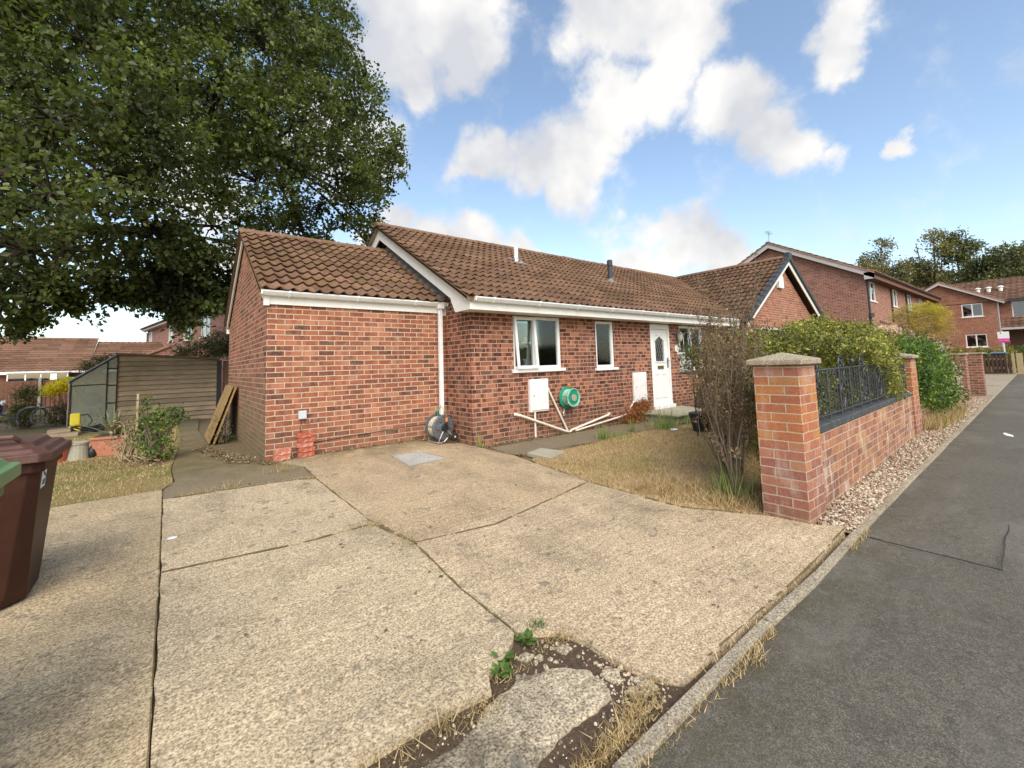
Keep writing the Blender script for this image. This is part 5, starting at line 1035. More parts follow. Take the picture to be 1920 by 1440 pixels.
def planter():
    t = emp('square_planter', 'square terracotta planter holding a spiky agave', 'plant pot', (-1.85, 3.1, -.06)); cx, cy, zb = -1.75, 2.98, GZ(-1.75, 3.0); a = math.radians(-8)
    def ring(w, z): return [(cx+math.cos(a+PI/4+i*PI/2)*w*.707, cy+math.sin(a+PI/4+i*PI/2)*w*.707, z) for i in range(4)]
    m = MB(); m.prism(ring(.36, zb), ring(.44, zb+.27), 4); m.build('pot', MT['terracotta'], t, bevel=.01); m = MB(); m.prism(ring(.47, zb+.271), ring(.48, zb+.31), 4); m.build('rim', MT['terracotta'], t, bevel=.008)
    m = MB(); m.prism(ring(.41, zb+.305), ring(.40, zb+.318), 4); m.build('soil', MT['soil'], t)
    p = emp('agave', 'spiky grey-green agave growing in the square terracotta planter', 'plant', (cx, cy, zb+.31)); V = []; F = []
    for k in range(34):
        az = random.uniform(0, 2*PI); el = random.uniform(.35, 1.45); L = random.uniform(.34, .60); w = .032; d = Vector((math.cos(az)*math.cos(el), math.sin(az)*math.cos(el), math.sin(el))); s_ = Vector((-math.sin(az), math.cos(az), 0)); n = d.cross(s_); b = Vector((cx, cy, zb+.3)); i0 = len(V)
        for j in range(5):
            f = j/4; c = b+d*L*f+Vector((0, 0, -.10*f*f*math.cos(el))); ww = w*(1-f**2)*(.8 if j == 0 else 1)+.001; V += [c-s_*ww, c-n*.006, c+s_*ww]
        for j in range(4): F += [(i0+j*3, i0+j*3+1, i0+j*3+4, i0+j*3+3), (i0+j*3+1, i0+j*3+2, i0+j*3+5, i0+j*3+4)]
    m = MB(); m.v = [tuple(v) for v in V]; m.f = F; m.build('leaves', MT['agave'], p)
planter()
def pot(x, y, prof, mat, lab, name='flower_pot', cat='plant pot'):
    z = GZ(x, y); t = emp(name, lab, cat, (x, y, z)); m = MB(); m.lathe((x, y, z), prof, 20); m.build('pot', mat, t, smooth=False); r, h = prof[-1]; m = MB(); m.lathe((x, y, z+h-.02), [(r+.012, 0), (r+.014, .03)], 20); m.build('rim', mat, t)
pot(-2.33, 2.75, [(.085, 0), (.13, .26)], MT['redpot'], 'red round flower pot beside the brown wheelie bin')
pot(-2.16, 2.85, [(.155, 0), (.15, .05), (.135, .25)], MT['stonepot'], 'pale stone-coloured pot between the red pot and the square planter')
m = MB(); m.lathe((-1.98, 2.85, -.06), [(.04, 0), (.07, .04), (.06, .12), (.03, .17), (.01, .19)], 9); o = m.build('bag', MT['black_plastic'], loc=(-1.98, 2.85, -.06), smooth=True, label='small black plastic bag beside the square planter', cat='bag')
m = MB(); m.box(-2.33, 3.5, GZ(-2.3, 3.5), -1.95, 3.75, GZ(-2.3, 3.5)+.05); m.box(-2.3, 3.52, GZ(-2.3, 3.5)+.0505, -2.0, 3.72, GZ(-2.3, 3.5)+.12); m.build('wooden_block', MT['lap'], loc=(-2.2, 3.6, -.07), bevel=.005, label='stacked timber offcuts behind the pale stone pot', cat='timber')
m = MB(); m.box(-2.42, 2.97, GZ(-2.4, 3), -2.36, 3.2, .17); m.build('grey_tile', MT['meter'], loc=(-2.39, 3.1, 0), bevel=.01, label='pale grey tile standing between the red and stone pots', cat='tile')
t = emp('yellow_canister', 'upright yellow plastic canister at the greenhouse corner', 'canister', (-2.95, 9.4, -.2)); zc = GZ(-2.95, 9.4)
m = MB(); m.box(-3.07, 9.3, zc+.14, -2.87, 9.46, zc+.46); m.build('body', MT['yellow'], t, bevel=.03); m = MB(); m.box(-3.09, 9.28, zc, -2.85, 9.5, zc+.13); m.build('base', MT['yellow'], t, bevel=.02); m = MB(); m.tube([(-2.86, 9.3, zc+.4), (-2.7, 9.2, zc+.42), (-2.62, 9.1, zc+.25), (-2.75, 9.0, zc+.05), (-2.5, 8.9, zc+.02)], .014, 6); m.build('hose', MT['black_plastic'], t)
m = MB()
for k in range(3): m.tube([(-2.6+.33*math.cos(a)+k*.02, 8.4+.1*math.sin(a*1.3)-.05*k, GZ(-2.6, 8.4)+.10+.08*math.sin(a*2+k)) for a in np.linspace(0, 2*PI*.9, 18)], .016, 6)
m.build('cable_coil', MT['black_plastic'], loc=(-2.6, 8.4, -.2), label='tangle of black cable on the ground in front of the greenhouse', cat='cable')
m = MB(); m.box(-3.3, 8.2, -.2, -2.9, 8.6, -.02); m.box(-3.35, 7.6, -.17, -2.7, 8.0, -.08); m.build('plank_pile', MT['lap'], loc=(-3.1, 8.2, -.2), bevel=.01, label='low pile of weathered planks left of the black cable', cat='timber')
def bin_(x1, y0, lab, bodym, lidm, h=.74, w=.50, d=.60, logo=False, zb=None):
    """x1 right side of the lid, y0 near side of the lid"""
    zb = GZ(x1-.3, y0+.3) if zb is None else zb; t = emp('wheelie_bin', lab, 'wheelie bin', (x1-.3, y0+.3, zb)); tx0, tx1, ty0, ty1 = x1-.05-w, x1-.05, y0+.06, y0+.06+d; k = .055
    def ring(a, b, c, e, z, ch): return [(a+ch, c, z), (b-ch, c, z), (b, c+ch, z), (b, e-ch, z), (b-ch, e, z), (a+ch, e, z), (a, e-ch, z), (a, c+ch, z)]
    m = MB(); rg = [ring(tx0+k, tx1-k, ty0+k, ty1-k*1.2, zb+.02, .09), ring(tx0+k*.9, tx1-k*.9, ty0+k*.9, ty1-k, zb+.10, .07), ring(tx0+.008, tx1-.008, ty0+.008, ty1-.008, zb+h-.07, .045), ring(tx0-.012, tx1+.012, ty0-.012, ty1+.012, zb+h-.06, .045), ring(tx0-.012, tx1+.012, ty0-.012, ty1+.012, zb+h, .045)]
    vs = [p for r in rg for p in r]; m.add(vs, [tuple(range(7, -1, -1)), tuple(range(32, 40))]+[(j*8+i, j*8+(i+1) % 8, (j+1)*8+(i+1) % 8, (j+1)*8+i) for j in range(4) for i in range(8)]); m.build('body', bodym, t, bevel=.006)
    m = MB(); L = [(0, .0, .055), (.0, .055, .055), (.025, .058, .05), (.045, .085, .045), (.085, .088, .04), (.105, .118, .04), (.16, .125, .04)]
    rg = [ring(tx0-.05+i, tx1+.05-i, ty0-.06+i, ty1+.04-i, zb+h+.002+z*.9, c) for i, z, c in L]; vs = [p for r in rg for p in r]; n = len(rg)
    m.add(vs, [tuple(range(7, -1, -1)), tuple(range((n-1)*8, n*8))]+[(j*8+i, j*8+(i+1) % 8, (j+1)*8+(i+1) % 8, (j+1)*8+i) for j in range(n-1) for i in range(8)]); ld = m.build('lid', lidm, t, bevel=.005)
    m = MB(); m.tube([(tx0+.1, ty0+.05, zb+h+.125), (tx0+.12, ty0+.02, zb+h+.15), (tx1-.12, ty0+.02, zb+h+.15), (tx1-.1, ty0+.05, zb+h+.125)], .014, 8); m.build('handle', lidm, ld)
    for yy in (ty1-.02,):
        for xx in (tx0-.02,): m = MB(); m.lathe((xx, yy, zb+.08), [(.05, 0), (.085, .005), (.085, .045), (.05, .05)], 18, (1, 0, 0)); m.build('wheel', MT['black_plastic'], t)
    if logo:
        e = .0035; P = lambda yy, zz: (tx1-.008-(h-.07-(zz-zb))/(h-.17)*(k*.9-.008)+e, yy, zz)
        yA = ty0+.09; z0 = zb+h-.17; st = MB(); st.add([P(yA, z0), P(yA+.10, z0), P(yA+.10, z0+.12), P(yA, z0+.12), *[tuple(np.array(P(a, b))-np.array([.003, 0, 0])) for a, b in ((yA, z0), (yA+.10, z0), (yA+.10, z0+.12), (yA, z0+.12))]], [(0, 1, 2, 3), (0, 4, 5, 1), (3, 2, 6, 7), (0, 3, 7, 4), (1, 5, 6, 2)]); s_ = st.build('council_sticker', MT['label_white'], t)
        g = MB(); hb = .0012
        def strip(pts, r): g.tube([tuple(np.array(P(yA+a, z0+b))+np.array([hb, 0, 0])) for a, b in pts], r, 4)
        strip([(.012, .10), (.03, .075), (.05, .085), (.07, .06), (.09, .068)], .0035); strip([(.02, .045), (.02, .018), (.04, .018), (.045, .03), (.035, .045), (.02, .045)], .003); strip([(.055, .018), (.055, .045), (.07, .045)], .003); strip([(.055, .032), (.066, .032)], .003); strip([(.078, .018), (.092, .018)], .003); strip([(.078, .032), (.092, .032)], .003); strip([(.078, .045), (.092, .045)], .003)
        g.build('logo', MT['blue_lid'], s_)
bin_(-1.56, -3.12, 'brown wheelie bin with white sticker at the left edge of the drive', MT['brown_bin'], MT['brown_lid'], logo=True, h=.82)
bin_(-1.48, -4.88, 'green wheelie bin whose lid corner shows in front of the brown bin', MT['green_bin'], MT['green_lid'], h=.98)
m = MB(); x, y = -1.01, -2.37; m.lathe((x+.02, y, GZ(x, y)+.013), [(.03, 0), (.035, .003), (.02, .006)], 8); m.build('chalk_fragment', MT['label_white'], loc=(x, y, -.06), label='small white fragment lying on the drive beside the long joint', cat='fragment')

# bird feeder pole on the lawn
t = emp('bird_feeder_pole', 'thin dark metal bird feeder pole with two curved hooks on the lawn', 'feeder pole', (6.05, -2.83, -.1))
m = MB(); m.tube([(6.05, -2.83, -.12), (6.02, -2.83, .7), (5.98, -2.83, 1.42)], .011, 7); m.build('pole', MT['black_iron'], t)
for s_ in (-1, 1): m = MB(); m.tube([(5.98, -2.83, 1.40), (5.98+s_*.02, -2.83, 1.58), (5.98+s_*.08, -2.83, 1.67), (5.98+s_*.16, -2.83, 1.66), (5.98+s_*.20, -2.83, 1.58)], .007, 6); m.build('hook', MT['black_iron'], t)
t = emp('bird_feeder', 'pale square bird feeder tube hanging in front of the right-hand window', 'bird feeder', (5.78, -2.83, 1.1))
m = MB(); m.box(5.70, -2.88, 1.00, 5.84, -2.78, 1.30); m.build('tube', MT['curtain'], t, bevel=.01); m = MB(); m.box(5.68, -2.91, 1.30, 5.86, -2.75, 1.33); m.tube([(5.77, -2.83, 1.33), (5.78, -2.83, 1.58)], .003, 4); m.build('roof', MT['meter'], t); m = MB(); m.lathe((5.77, -2.83, .96), [(.10, 0), (.12, .03)], 12); m.build('tray', MT['lead'], t)
# black pots half hidden in the shrub
for x, y, lab in ((6.6, -2.6, 'black plastic pot half hidden behind the bare shrub'), (8.9, -1.5, 'dark bin liner heap by the wall right of the window')):
    m = MB(); m.lathe((x, y, -.1), [(.14, 0), (.2, .3), (.21, .33), (.18, .34)], 16) if x < 7 else m.lathe((x, y, -.1), [(.2, 0), (.28, .2), (.25, .45), (.16, .6), (.05, .68)], 9); m.build('black_pot' if x < 7 else 'bin_bag', MT['black_plastic'], loc=(x, y, -.1), smooth=x > 7, label=lab, cat='pot' if x < 7 else 'bin bag')

# ------------------------------------------------------------------ plants
def tri_leaves(name, pts, size, mat, parent, droop=.2, asp=.5, D=None, flat=.5): return np_obj(name, *leaf_mesh(np.array(pts), size, droop, asp, D, flat), mat, parent)
OAK_LOW = [(-1.3, 7.8, 3.0, .32), (-.85, 7.8, 2.75, .30), (-.8, 8.0, 2.45, .2), (-.4, 7.8, 2.85, .32), (0, 8.0, 3.1, .35), (-1.8, 7.8, 3.1, .35), (-2.35, 7.9, 3.1, .35), (-2.95, 7.8, 2.85, .3), (-3.5, 7.5, 2.5, .28), (-3.75, 7.4, 2.15, .2), (-3.3, 7.6, 3.2, .4), (.5, 8.4, 3.4, .4), (-.5, 8.2, 3.5, .5), (-1.2, 8.2, 3.6, .5), (.9, 9.0, 3.9, .5)]
def oak():
    t = emp('oak_tree', 'large spreading oak with dense dark green crown filling the upper left', 'tree', (-7.2, 9.5, -.25))
    B = [(2.9, 9.0, 14.2, 1.4), (2.6, 7.4, 10.9, 1.4), (3.9, 8.2, 11.3, 1.0), (4.2, 8.0, 9.1, 1.35), (5.2, 8.2, 8.9, .8), (3.0, 6.8, 7.8, 1.35), (3.7, 8.0, 6.9, 1.0), (4.35, 8.2, 7.7, .8), (1.6, 6.4, 8.4, 1.5), (1.1, 8, 11.4, 1.7), (2.0, 8.6, 13.2, 1.6), (.8, 7, 6.6, 1.3), (2.4, 9.2, 6.2, 1.0), (-.3, 7, 8.6, 1.6), (-.2, 7.2, 5.2, 1.05), (-1.5, 8, 10.6, 1.8), (0, 8.5, 13, 1.7), (-1.4, 6, 6.4, 1.15), (-1.8, 4.9, 6.9, 1.0), (-2.7, 6, 8.6, 1.3), (-3.7, 7, 9.3, 1.6), (-3.0, 4.9, 6.2, .95), (-2.9, 4.8, 4.7, .75), (-2.2, 5.3, 5.3, .85), (-1.6, 6.3, 4.8, .8), (-.9, 8, 4.5, .8), (-2.5, 7.8, 4.4, .75), (-3.6, 7, 4.0, .8), (-4.1, 6.5, 2.9, .55), (.1, 9, 4.3, .75), (-4.2, 8, 5.3, 1.0), (-4.4, 8, 7.0, 1.3), (-5.5, 9.5, 9.5, 2.2), (-6.5, 7, 7, 2), (-6, 11, 12, 2.4), (-2.5, 10, 13, 2.2), (-8.5, 10, 11, 2.3), (1.5, 10.5, 10, 1.8), (-9, 7.5, 7.5, 2), (-4, 12, 8, 2), (-1, 12, 9.5, 2.0), (-1.6, 8.2, 3.5, .45), (.55, 9.6, 3.8, .5), (-.25, 8.2, 3.4, .4), (-3.1, 7.5, 3.4, .4), (1.2, 8.5, 5.2, .9), (-3.4, 6.8, 12, 2.0), (-6, 8, 4.6, 1.2), (4.55, 8.3, 6.3, .45), (4.3, 8.3, 5.8, .35), (-3.5, 6.6, 3.1, .5), (-2.4, 7.2, 3.6, .55), (-1.9, 7.4, 3.9, .5), (-1.2, 8.0, 3.9, .5), (-.4, 8.4, 4.0, .6), (-.5, 7.0, 4.2, .5), (.3, 9.2, 3.7, .45), (-.1, 9.0, 3.2, .35), (-3.9, 6.4, 2.6, .35), (-4.3, 7.0, 3.3, .6), (-3.9, 6.6, 2.1, .3), (-2.9, 6.4, 4.0, .7), (-1.3, 6.8, 4.5, .7), (2.6, 8.6, 5.2, .6), (1.4, 8.4, 4.7, .55), (-.3, 7.6, 3.0, .25), (-1.7, 7.9, 3.2, .25)]
    B += OAK_LOW
    P, Cc = clump_points(B, 12500, 11, .14, .6, .20, 2.3)
    P = P[P[:, 2] > 2.0]; P2, C2 = clump_points([(a, b, c+.22, q) for a, b, c, q in OAK_LOW], 1000, 11, .11, .3, .1, 3.0); P = np.vstack([P, P2]); P3, D3 = sprays(np.vstack([Cc, C2]), B, 3200, .42, 13); P3, D3 = P3[P3[:, 2] > 2.0], D3[P3[:, 2] > 2.0]; np_obj('crown', *cat_mesh([leaf_mesh(P, .135, .25, .66, None, .5), leaf_mesh(P3, .12, .1, .6, D3, .5)]), MT['oak'], t)
    out = []; T0 = Vector((-7.2, 9.5, -.3)); out.append(([T0, T0+Vector((.1, 0, 1.8)), T0+Vector((.3, -.2, 3.6))], .62, .5)); fork = T0+Vector((.3, -.2, 3.5)); nodes = []
    for tgt, r in (((-1.2, 7.6, 5.0), .26), ((-2.3, 7.2, 8.2), .30), ((-4.5, 9, 11), .36), ((1.2, 8.2, 8.2), .24), ((-4.0, 6.8, 5.6), .26), ((-8.5, 9, 9), .3), ((-6, 11, 9.5), .3), ((-1.5, 9.5, 10.5), .28)):
        tg = Vector(tgt); pts = []
        for i in range(9): f = i/8; q = fork.lerp(tg, f)+Vector((math.sin(f*5+tg.x)*.25, math.cos(f*4+tg.y)*.25, math.sin(f*PI)*.5)); pts.append(q)
        out.append((pts, r, r*.35)); nodes += [(p, r*(1-.65*i/8)) for i, p in enumerate(pts) if i > 1]
    for b in B:
        c = Vector(b[:3]); p, r = min(nodes, key=lambda q: (q[0]-c).length); mid = p.lerp(c, .5)+Vector((random.uniform(-.3, .3), random.uniform(-.3, .3), random.uniform(-.1, .4))); out.append(([p, mid, c], min(r*.5, .11), .035))
        for k in range(9): e = c+Vector(unit(1)[0])*b[3]*random.uniform(.6, 1.0); out.append(([c, c.lerp(e, .5)+Vector((0, 0, random.uniform(-.1, .15))), e], .028, .008))
    branches('trunk', out, MT['bark'], t, 8, True)
oak()
def far_tree(x, y, h, blobs, n, lab, mat, size=.24, sp=1.0):
    t = emp('background_tree', lab, 'tree', (x, y, 0), group='trees beyond the far houses'); B = [(x+a, y+b, c, r) for a, b, c, r in blobs]
    P, Cc = clump_points(B, int(n*1.5), 11, .34, .5, .12, .55); np_obj('crown', *leaf_mesh(P, size, .2, .7, None, .4), mat, t)
    out = []; base = Vector((x, y, -.2)); top = Vector((x, y, h*.6)); out.append(([base, base.lerp(top, .5)+Vector((.2, .2, 0)), top], .35, .15))
    for b in B: c = Vector(b[:3]); out.append(([base.lerp(top, random.uniform(.4, .9)), base.lerp(c, .8)+Vector((0, 0, .5)), c], .12, .04))
    branches('trunk', out, MT['twig_far'], t, 5)
far_tree(66, 5.7, 14, [(0, .6, 12.4, 1.5), (0, .2, 14.0, 1.0), (0, -.6, 10.6, 1.6), (0, 1.1, 9.6, 1.6), (0, 0, 7.5, 2)], 1000, 'round olive tree, leftmost of those beyond the far houses', MT['far_leaf2'])
far_tree(71, 2.4, 14, [(0, 1.0, 14.4, .9), (0, -.6, 15.0, .9), (0, -1.2, 13.2, .9), (0, 1.4, 12.0, .9), (0, .2, 11, 1.3), (0, -.8, 9, 1.6), (0, 1.5, 8.5, 1.6), (0, 0, 6, 2)], 720, 'tallest open-crowned tree beyond the far houses, sky showing through it', MT['far_leaf2'])
far_tree(72, -.4, 13, [(0, .7, 14.4, .9), (0, -.4, 15.2, .7), (0, -.6, 13.4, .9), (0, .6, 12.0, 1.2), (0, 0, 9.8, 1.7), (0, 0, 7, 2)], 640, 'narrow upright tree in the middle of those beyond the far houses', MT['far_leaf'])
far_tree(68, -3.3, 12, [(0, 1.2, 10.0, 1.4), (0, -.6, 10.9, 1.4), (0, .3, 9.2, 1.8), (0, 0, 7.6, 2.2), (0, 2, 7.2, 1.8)], 900, 'broad dark green tree right of the narrow one beyond the far houses', MT['far_leaf'])
far_tree(74, 3.6, 11, [(0, 2.5, 9.5, 1.8), (0, 0, 9.6, 2.0), (0, -2.4, 9.4, 1.9), (0, -5, 9.2, 1.9)], 900, 'low spreading olive tree filling the gaps behind the taller ones', MT['far_leaf2'])
far_tree(70, -7.0, 13, [(0, 1.2, 11.0, 1.5), (0, -1.0, 12.2, 1.6), (0, 1.8, 9, 1.6), (0, 0, 8, 2.4)], 900, 'rightmost dense dark tree behind the far house roof', MT['far_leaf'])

def bush(name, blobs, n, per, rad, size, mat, lab, cat='bush', base=None, twigs=30, tw='twig', gap=.0, gs=6, asp=.5, droop=.1, flat=.4, group=None, shell=.5):
    base = base or (blobs[0][0], blobs[0][1], GZ(blobs[0][0], blobs[0][1])); t = emp(name, lab, cat, base, group=group)
    P, Cc = clump_points(blobs, n, per, rad, shell, gap, gs); V, F = leaf_mesh(P, size, droop, asp, None, flat)
    if n > 500: P2, D2 = sprays(Cc, blobs, n//6, size*5, 12); V, F = cat_mesh([(V, F), leaf_mesh(P2, size*.9, 0, asp, D2, .6)])
    np_obj('foliage', V, F, mat, t)
    out = []
    for k in range(twigs): c = Vector(Cc[random.randrange(len(Cc))]); b = Vector(base)+Vector((random.uniform(-.1, .1), random.uniform(-.1, .1), 0)); out.append(([b, b.lerp(c, .5)+Vector((random.gauss(0, .05), random.gauss(0, .05), .08)), c], .009, .003))
    branches('stems', out, MT[tw], t, 4); return t
# bare thorny shrub beside the nearest pier
def bare_shrub():
    t = emp('bare_shrub', 'half-dead twiggy shrub with dull purple leaves left of the nearest pier', 'shrub', (3.35, -4.75, -.1)); out = []; tips = []
    for k in range(9):
        b = (3.18+random.uniform(-.08, .14), -4.78+random.uniform(-.06, .12), -.1); grow(b, (random.gauss(.02, .10), random.gauss(.06, .10), 1), random.uniform(.75, 1.1), .0085, 3, .42, 3, 6, .09, out, tips, .10)
    for k in range(5): b = (3.3+random.uniform(-.1, .2), -4.80+random.uniform(-.12, .15), .5); grow(b, (random.gauss(0, .08), random.gauss(0, .08), 1), random.uniform(1.0, 1.4), .007, 1, .2, 4, 8, .06, out, tips, .3)
    bad = lambda p: (p.y < -5.01 and p.x > 2.3) or (p.y+6.79)/(p.x+1.03) > .565
    out = [q for q in out if not any(bad(p) for p in q[0])]; tips = [p for p in tips if not bad(p)]
    branches('stems', out, MT['twig'], t, 4)
    T = np.array([tuple(p) for p in tips]); T = T[(T[:, 2] > .30)]; k = RNG.choice(len(T), 9000); tri_leaves('foliage', T[k]+RNG.normal(0, .018, (len(k), 3)), .026, MT['purple'], t)
bare_shrub()
bush('thin_shrub', [(3.75, -4.42, .85, .28, .22, .32), (4.15, -4.30, 1.2, .34, .26, .28), (4.3, -4.25, .55, .36, .28, .3), (4.7, -4.1, 1.3, .3, .25, .25)], 1300, 6, .045, .034, MT['brown_leaf'], 'thin brown shrub with small fading leaves behind the bare shrub', 'shrub', (4.0, -4.35, -.1), 110, gap=.1)
bush('yellow_shrub', [(3.55, -4.95, .75, .20), (3.5, -5.0, .35, .18), (3.9, -4.9, .9, .22), (3.75, -4.95, .1, .16)], 420, 6, .035, .045, MT['yg'], 'small yellow-green shrub squeezed behind the nearest pier', 'shrub', (3.6, -4.95, -.1), 30)
bush('berberis_bush', [(4.9, -4.4, 1.05, .55, .5, .50), (5.6, -4.55, 1.20, .55, .42, .42), (6.4, -4.7, 1.25, .6, .45, .42), (7.1, -4.85, 1.10, .6, .4, .5), (5.4, -4.6, .7, .6, .4, .4), (6.6, -4.8, .7, .7, .4, .45), (5.6, -5.15, 1.28, .7, .22, .12), (6.3, -5.22, 1.2, .6, .2, .2), (6.9, -5.18, 1.0, .45, .15, .32), (6.95, -5.22, .75, .28, .12, .2), (5.1, -4.9, 1.42, .3, .25, .14), (6.2, -4.6, 1.62, .35, .3, .14), (7.4, -4.7, 1.55, .35, .3, .15), (4.5, -4.75, 1.25, .3, .25, .2)], 6200, 7, .055, .042, MT['yg'], 'sprawling yellow-green bush spilling over the black railing', 'bush', (6.0, -4.6, -.1), 80, gap=.10)
bush('dark_conifer', [(5.6, -3.6, 1.2, .7, .6, .42), (6.6, -3.7, 1.3, .7, .5, .40), (7.6, -3.8, 1.35, .6, .5, .38), (6.4, -3.7, .6, 1.2, .5, .5)], 3000, 6, .05, .042, MT['darkshrub'], 'dark olive clipped conifer behind the yellow-green bush', 'bush', (6.4, -3.7, -.1), 30, gap=-.15)
bush('mixed_shrub', [(8.2, -4.5, 1.25, .7, .5, .42), (9.2, -4.4, 1.3, .7, .5, .5), (8.8, -4.6, .7, .8, .5, .5), (8.0, -4.85, 1.2, .35, .2, .2)], 3600, 6, .055, .042, MT['yg'], 'rounded yellow-green shrub behind the second pier', 'bush', (8.7, -4.5, -.1), 30, gap=-.05)
bush('green_bush', [(9.2, -5.0, 1.0, .6, .32, .36), (10.2, -5.0, .98, .75, .35, .42), (11.2, -5.0, .75, .6, .35, .45), (9.6, -5.1, .55, .75, .34, .34), (10.6, -5.1, .42, .8, .36, .30), (9.9, -5.05, 1.25, .6, .25, .18)], 4200, 6, .055, .062, MT['bush_green'], 'bright green leafy bush overhanging the lower wall beyond the second pier', 'bush', (10, -4.95, -.1), 40, gap=-.15)
bush('variegated_shrub', [(12.3, -4.95, .95, .4, .25, .42), (13.0, -5.0, .5, .5, .25, .42), (12.2, -4.8, 1.3, .35, .25, .22)], 1000, 6, .05, .045, MT['white_leaf'], 'cream-edged shrub right of the bright green bush', 'shrub', (12.6, -4.95, -.1), 40, gap=.05)
bush('hydrangea', [(13.0, -4.05, 1.75, .38, .3, .14), (13.4, -4.2, 1.6, .3, .25, .14)], 260, 7, .05, .07, MT['pink'], 'pale pink hydrangea heads rising above the hedge line', 'shrub', (13.1, -4.1, -.1), 12)
bush('brown_shrub', [(12.0, -4.3, 1.25, .6, .5, .5), (13.4, -4.5, 1.2, .7, .4, .55), (14.3, -4.7, .8, .6, .35, .6)], 1700, 6, .07, .055, MT['brown_leaf'], 'fading brown shrub below the feathery golden tree', 'shrub', (13, -4.4, -.1), 50, gap=.05)
def golden():
    t = emp('golden_tree', 'small feathery golden-yellow tree in front of the far gable house', 'tree', (15.5, -4.35, -.1)); D = []; P = []
    for k in range(620):
        a = random.uniform(0, 2*PI); r = .95*math.sqrt(random.random()); z = 2.65-.8*random.random()**1.3-.35*r*r; c = np.array([15.5+math.cos(a)*r*.9, -4.35+math.sin(a)*r*.62, z]); d = np.array([math.cos(a), math.sin(a), random.uniform(-.15, .1)])
        for j in range(16): f = j/15-.5; P.append(c+d*f*.30+RNG.normal(0, .022, 3)-np.array([0, 0, .18*f*f])); D.append(np.array([-d[1], d[0], -.1])*(1 if j % 2 else -1)+d*.5)
    D = np.array(D); D /= np.linalg.norm(D, axis=1, keepdims=True); np_obj('foliage', *leaf_mesh(np.array(P), .075, 0, .34, D, .9), MT['fern_yellow'], t); out = []; tips = []
    for k in range(7): grow((15.5+random.uniform(-.1, .1), -4.35, -.1), (random.gauss(0, .2), random.gauss(0, .15), 1), 1.3, .018, 2, .4, 3, 5, .1, out, tips, .2)
    branches('trunk', out, MT['twig'], t, 5)
golden()
bush('far_hedge', [(37.5, -2.8, .75, .5, .6, .55), (37.5, -3.8, .75, .5, .6, .55), (37.5, -4.7, .75, .5, .5, .55)], 1300, 6, .08, .09, MT['yg'], 'clipped brownish hedge below the far gable house windows', 'hedge', (37.5, -3.8, -.1), 10, gap=-.3, gs=3)
bush('far_hedge', [(39, -5.7, .9, .6, .7, .6), (39, -6.8, .9, .6, .7, .6)], 700, 6, .08, .09, MT['bush_green'], 'darker green hedge at the right edge below the sale board', 'hedge', (39, -6.0, -.1), 8, gap=-.3, gs=3)
# dry grass clump on the verge
t = emp('dry_grass_clump', 'tall straw-coloured grass clump at the foot of the lower wall', 'grass clump', (9.8, -5.3, -.1)); Q = sample_poly([(8.75, -5.24), (11.4, -5.12), (12.4, -5.4), (10.8, -5.48), (9.2, -5.42)], 3400); np_obj('blades', *tuft_mesh(Q, .26, .009, .6), MT['dry_grass'], t)
t = emp('dry_grass_clump', 'dry straggly grass around the foot of the bare shrub', 'grass clump', (3.1, -4.85, -.1)); Q = sample_poly([(2.72, -4.4), (2.95, -5.12), (3.3, -5.04), (3.6, -4.6), (3.2, -4.0), (2.75, -3.9)], 1500); np_obj('blades', *tuft_mesh(Q, .12, .006, 2.0), MT['dry_grass'], t)
# fresh grass and weeds by the step and path
def weeds(x, y, n, h, lab, r=.12, mat='lightgrass', cat='grass clump', w=.012):
    t = emp('grass_clump', lab, cat, (x, y, GZ(x, y)), group=None); q = RNG.normal(0, r*.5, (n, 2))+np.array((x, y)); np_obj('blades', *tuft_mesh(q, h, w, .45), MT[mat], t)
weeds(6.45, -1.95, 150, .42, 'tall fresh green grass at the left side of the doorstep', .28); weeds(7.3, -2.05, 130, .26, 'green grass in front of the doorstep', .4); weeds(8.2, -2.1, 120, .30, 'green grass right of the doorstep beside the feeder pole', .3)
weeds(4.75, -1.85, 60, .30, 'green weed tuft halfway along the front path edge', .10); weeds(5.7, -1.75, 26, .30, 'thin leaning green stems between path and lawn', .08); weeds(5.1, -1.85, 120, .10, 'low grey-green weeds along the path edge', .25); weeds(2.86, -.93, 26, .22, 'narrow green tuft at the corner of the main wall', .05); weeds(3.9, -3.3, 30, .07, 'short green tuft in the dry lawn', .2)
weeds(3.2, -4.75, 110, .32, 'green grass growing up through the bare shrub', .14); weeds(5.9, -3.6, 120, .13, 'greener grass patch right of the feeder pole foot', .5)
bush('dead_fern', [(6.95, -1.05, .12, .28, .14, .2), (6.6, -1.1, .05, .25, .12, .15), (7.2, -.98, .25, .2, .08, .14)], 300, 5, .05, .09, MT['rust'], 'rusty dead fern fronds under the cleaner meter box', 'plant', (6.9, -1.05, -.1), 20, asp=.18, gap=-.2)
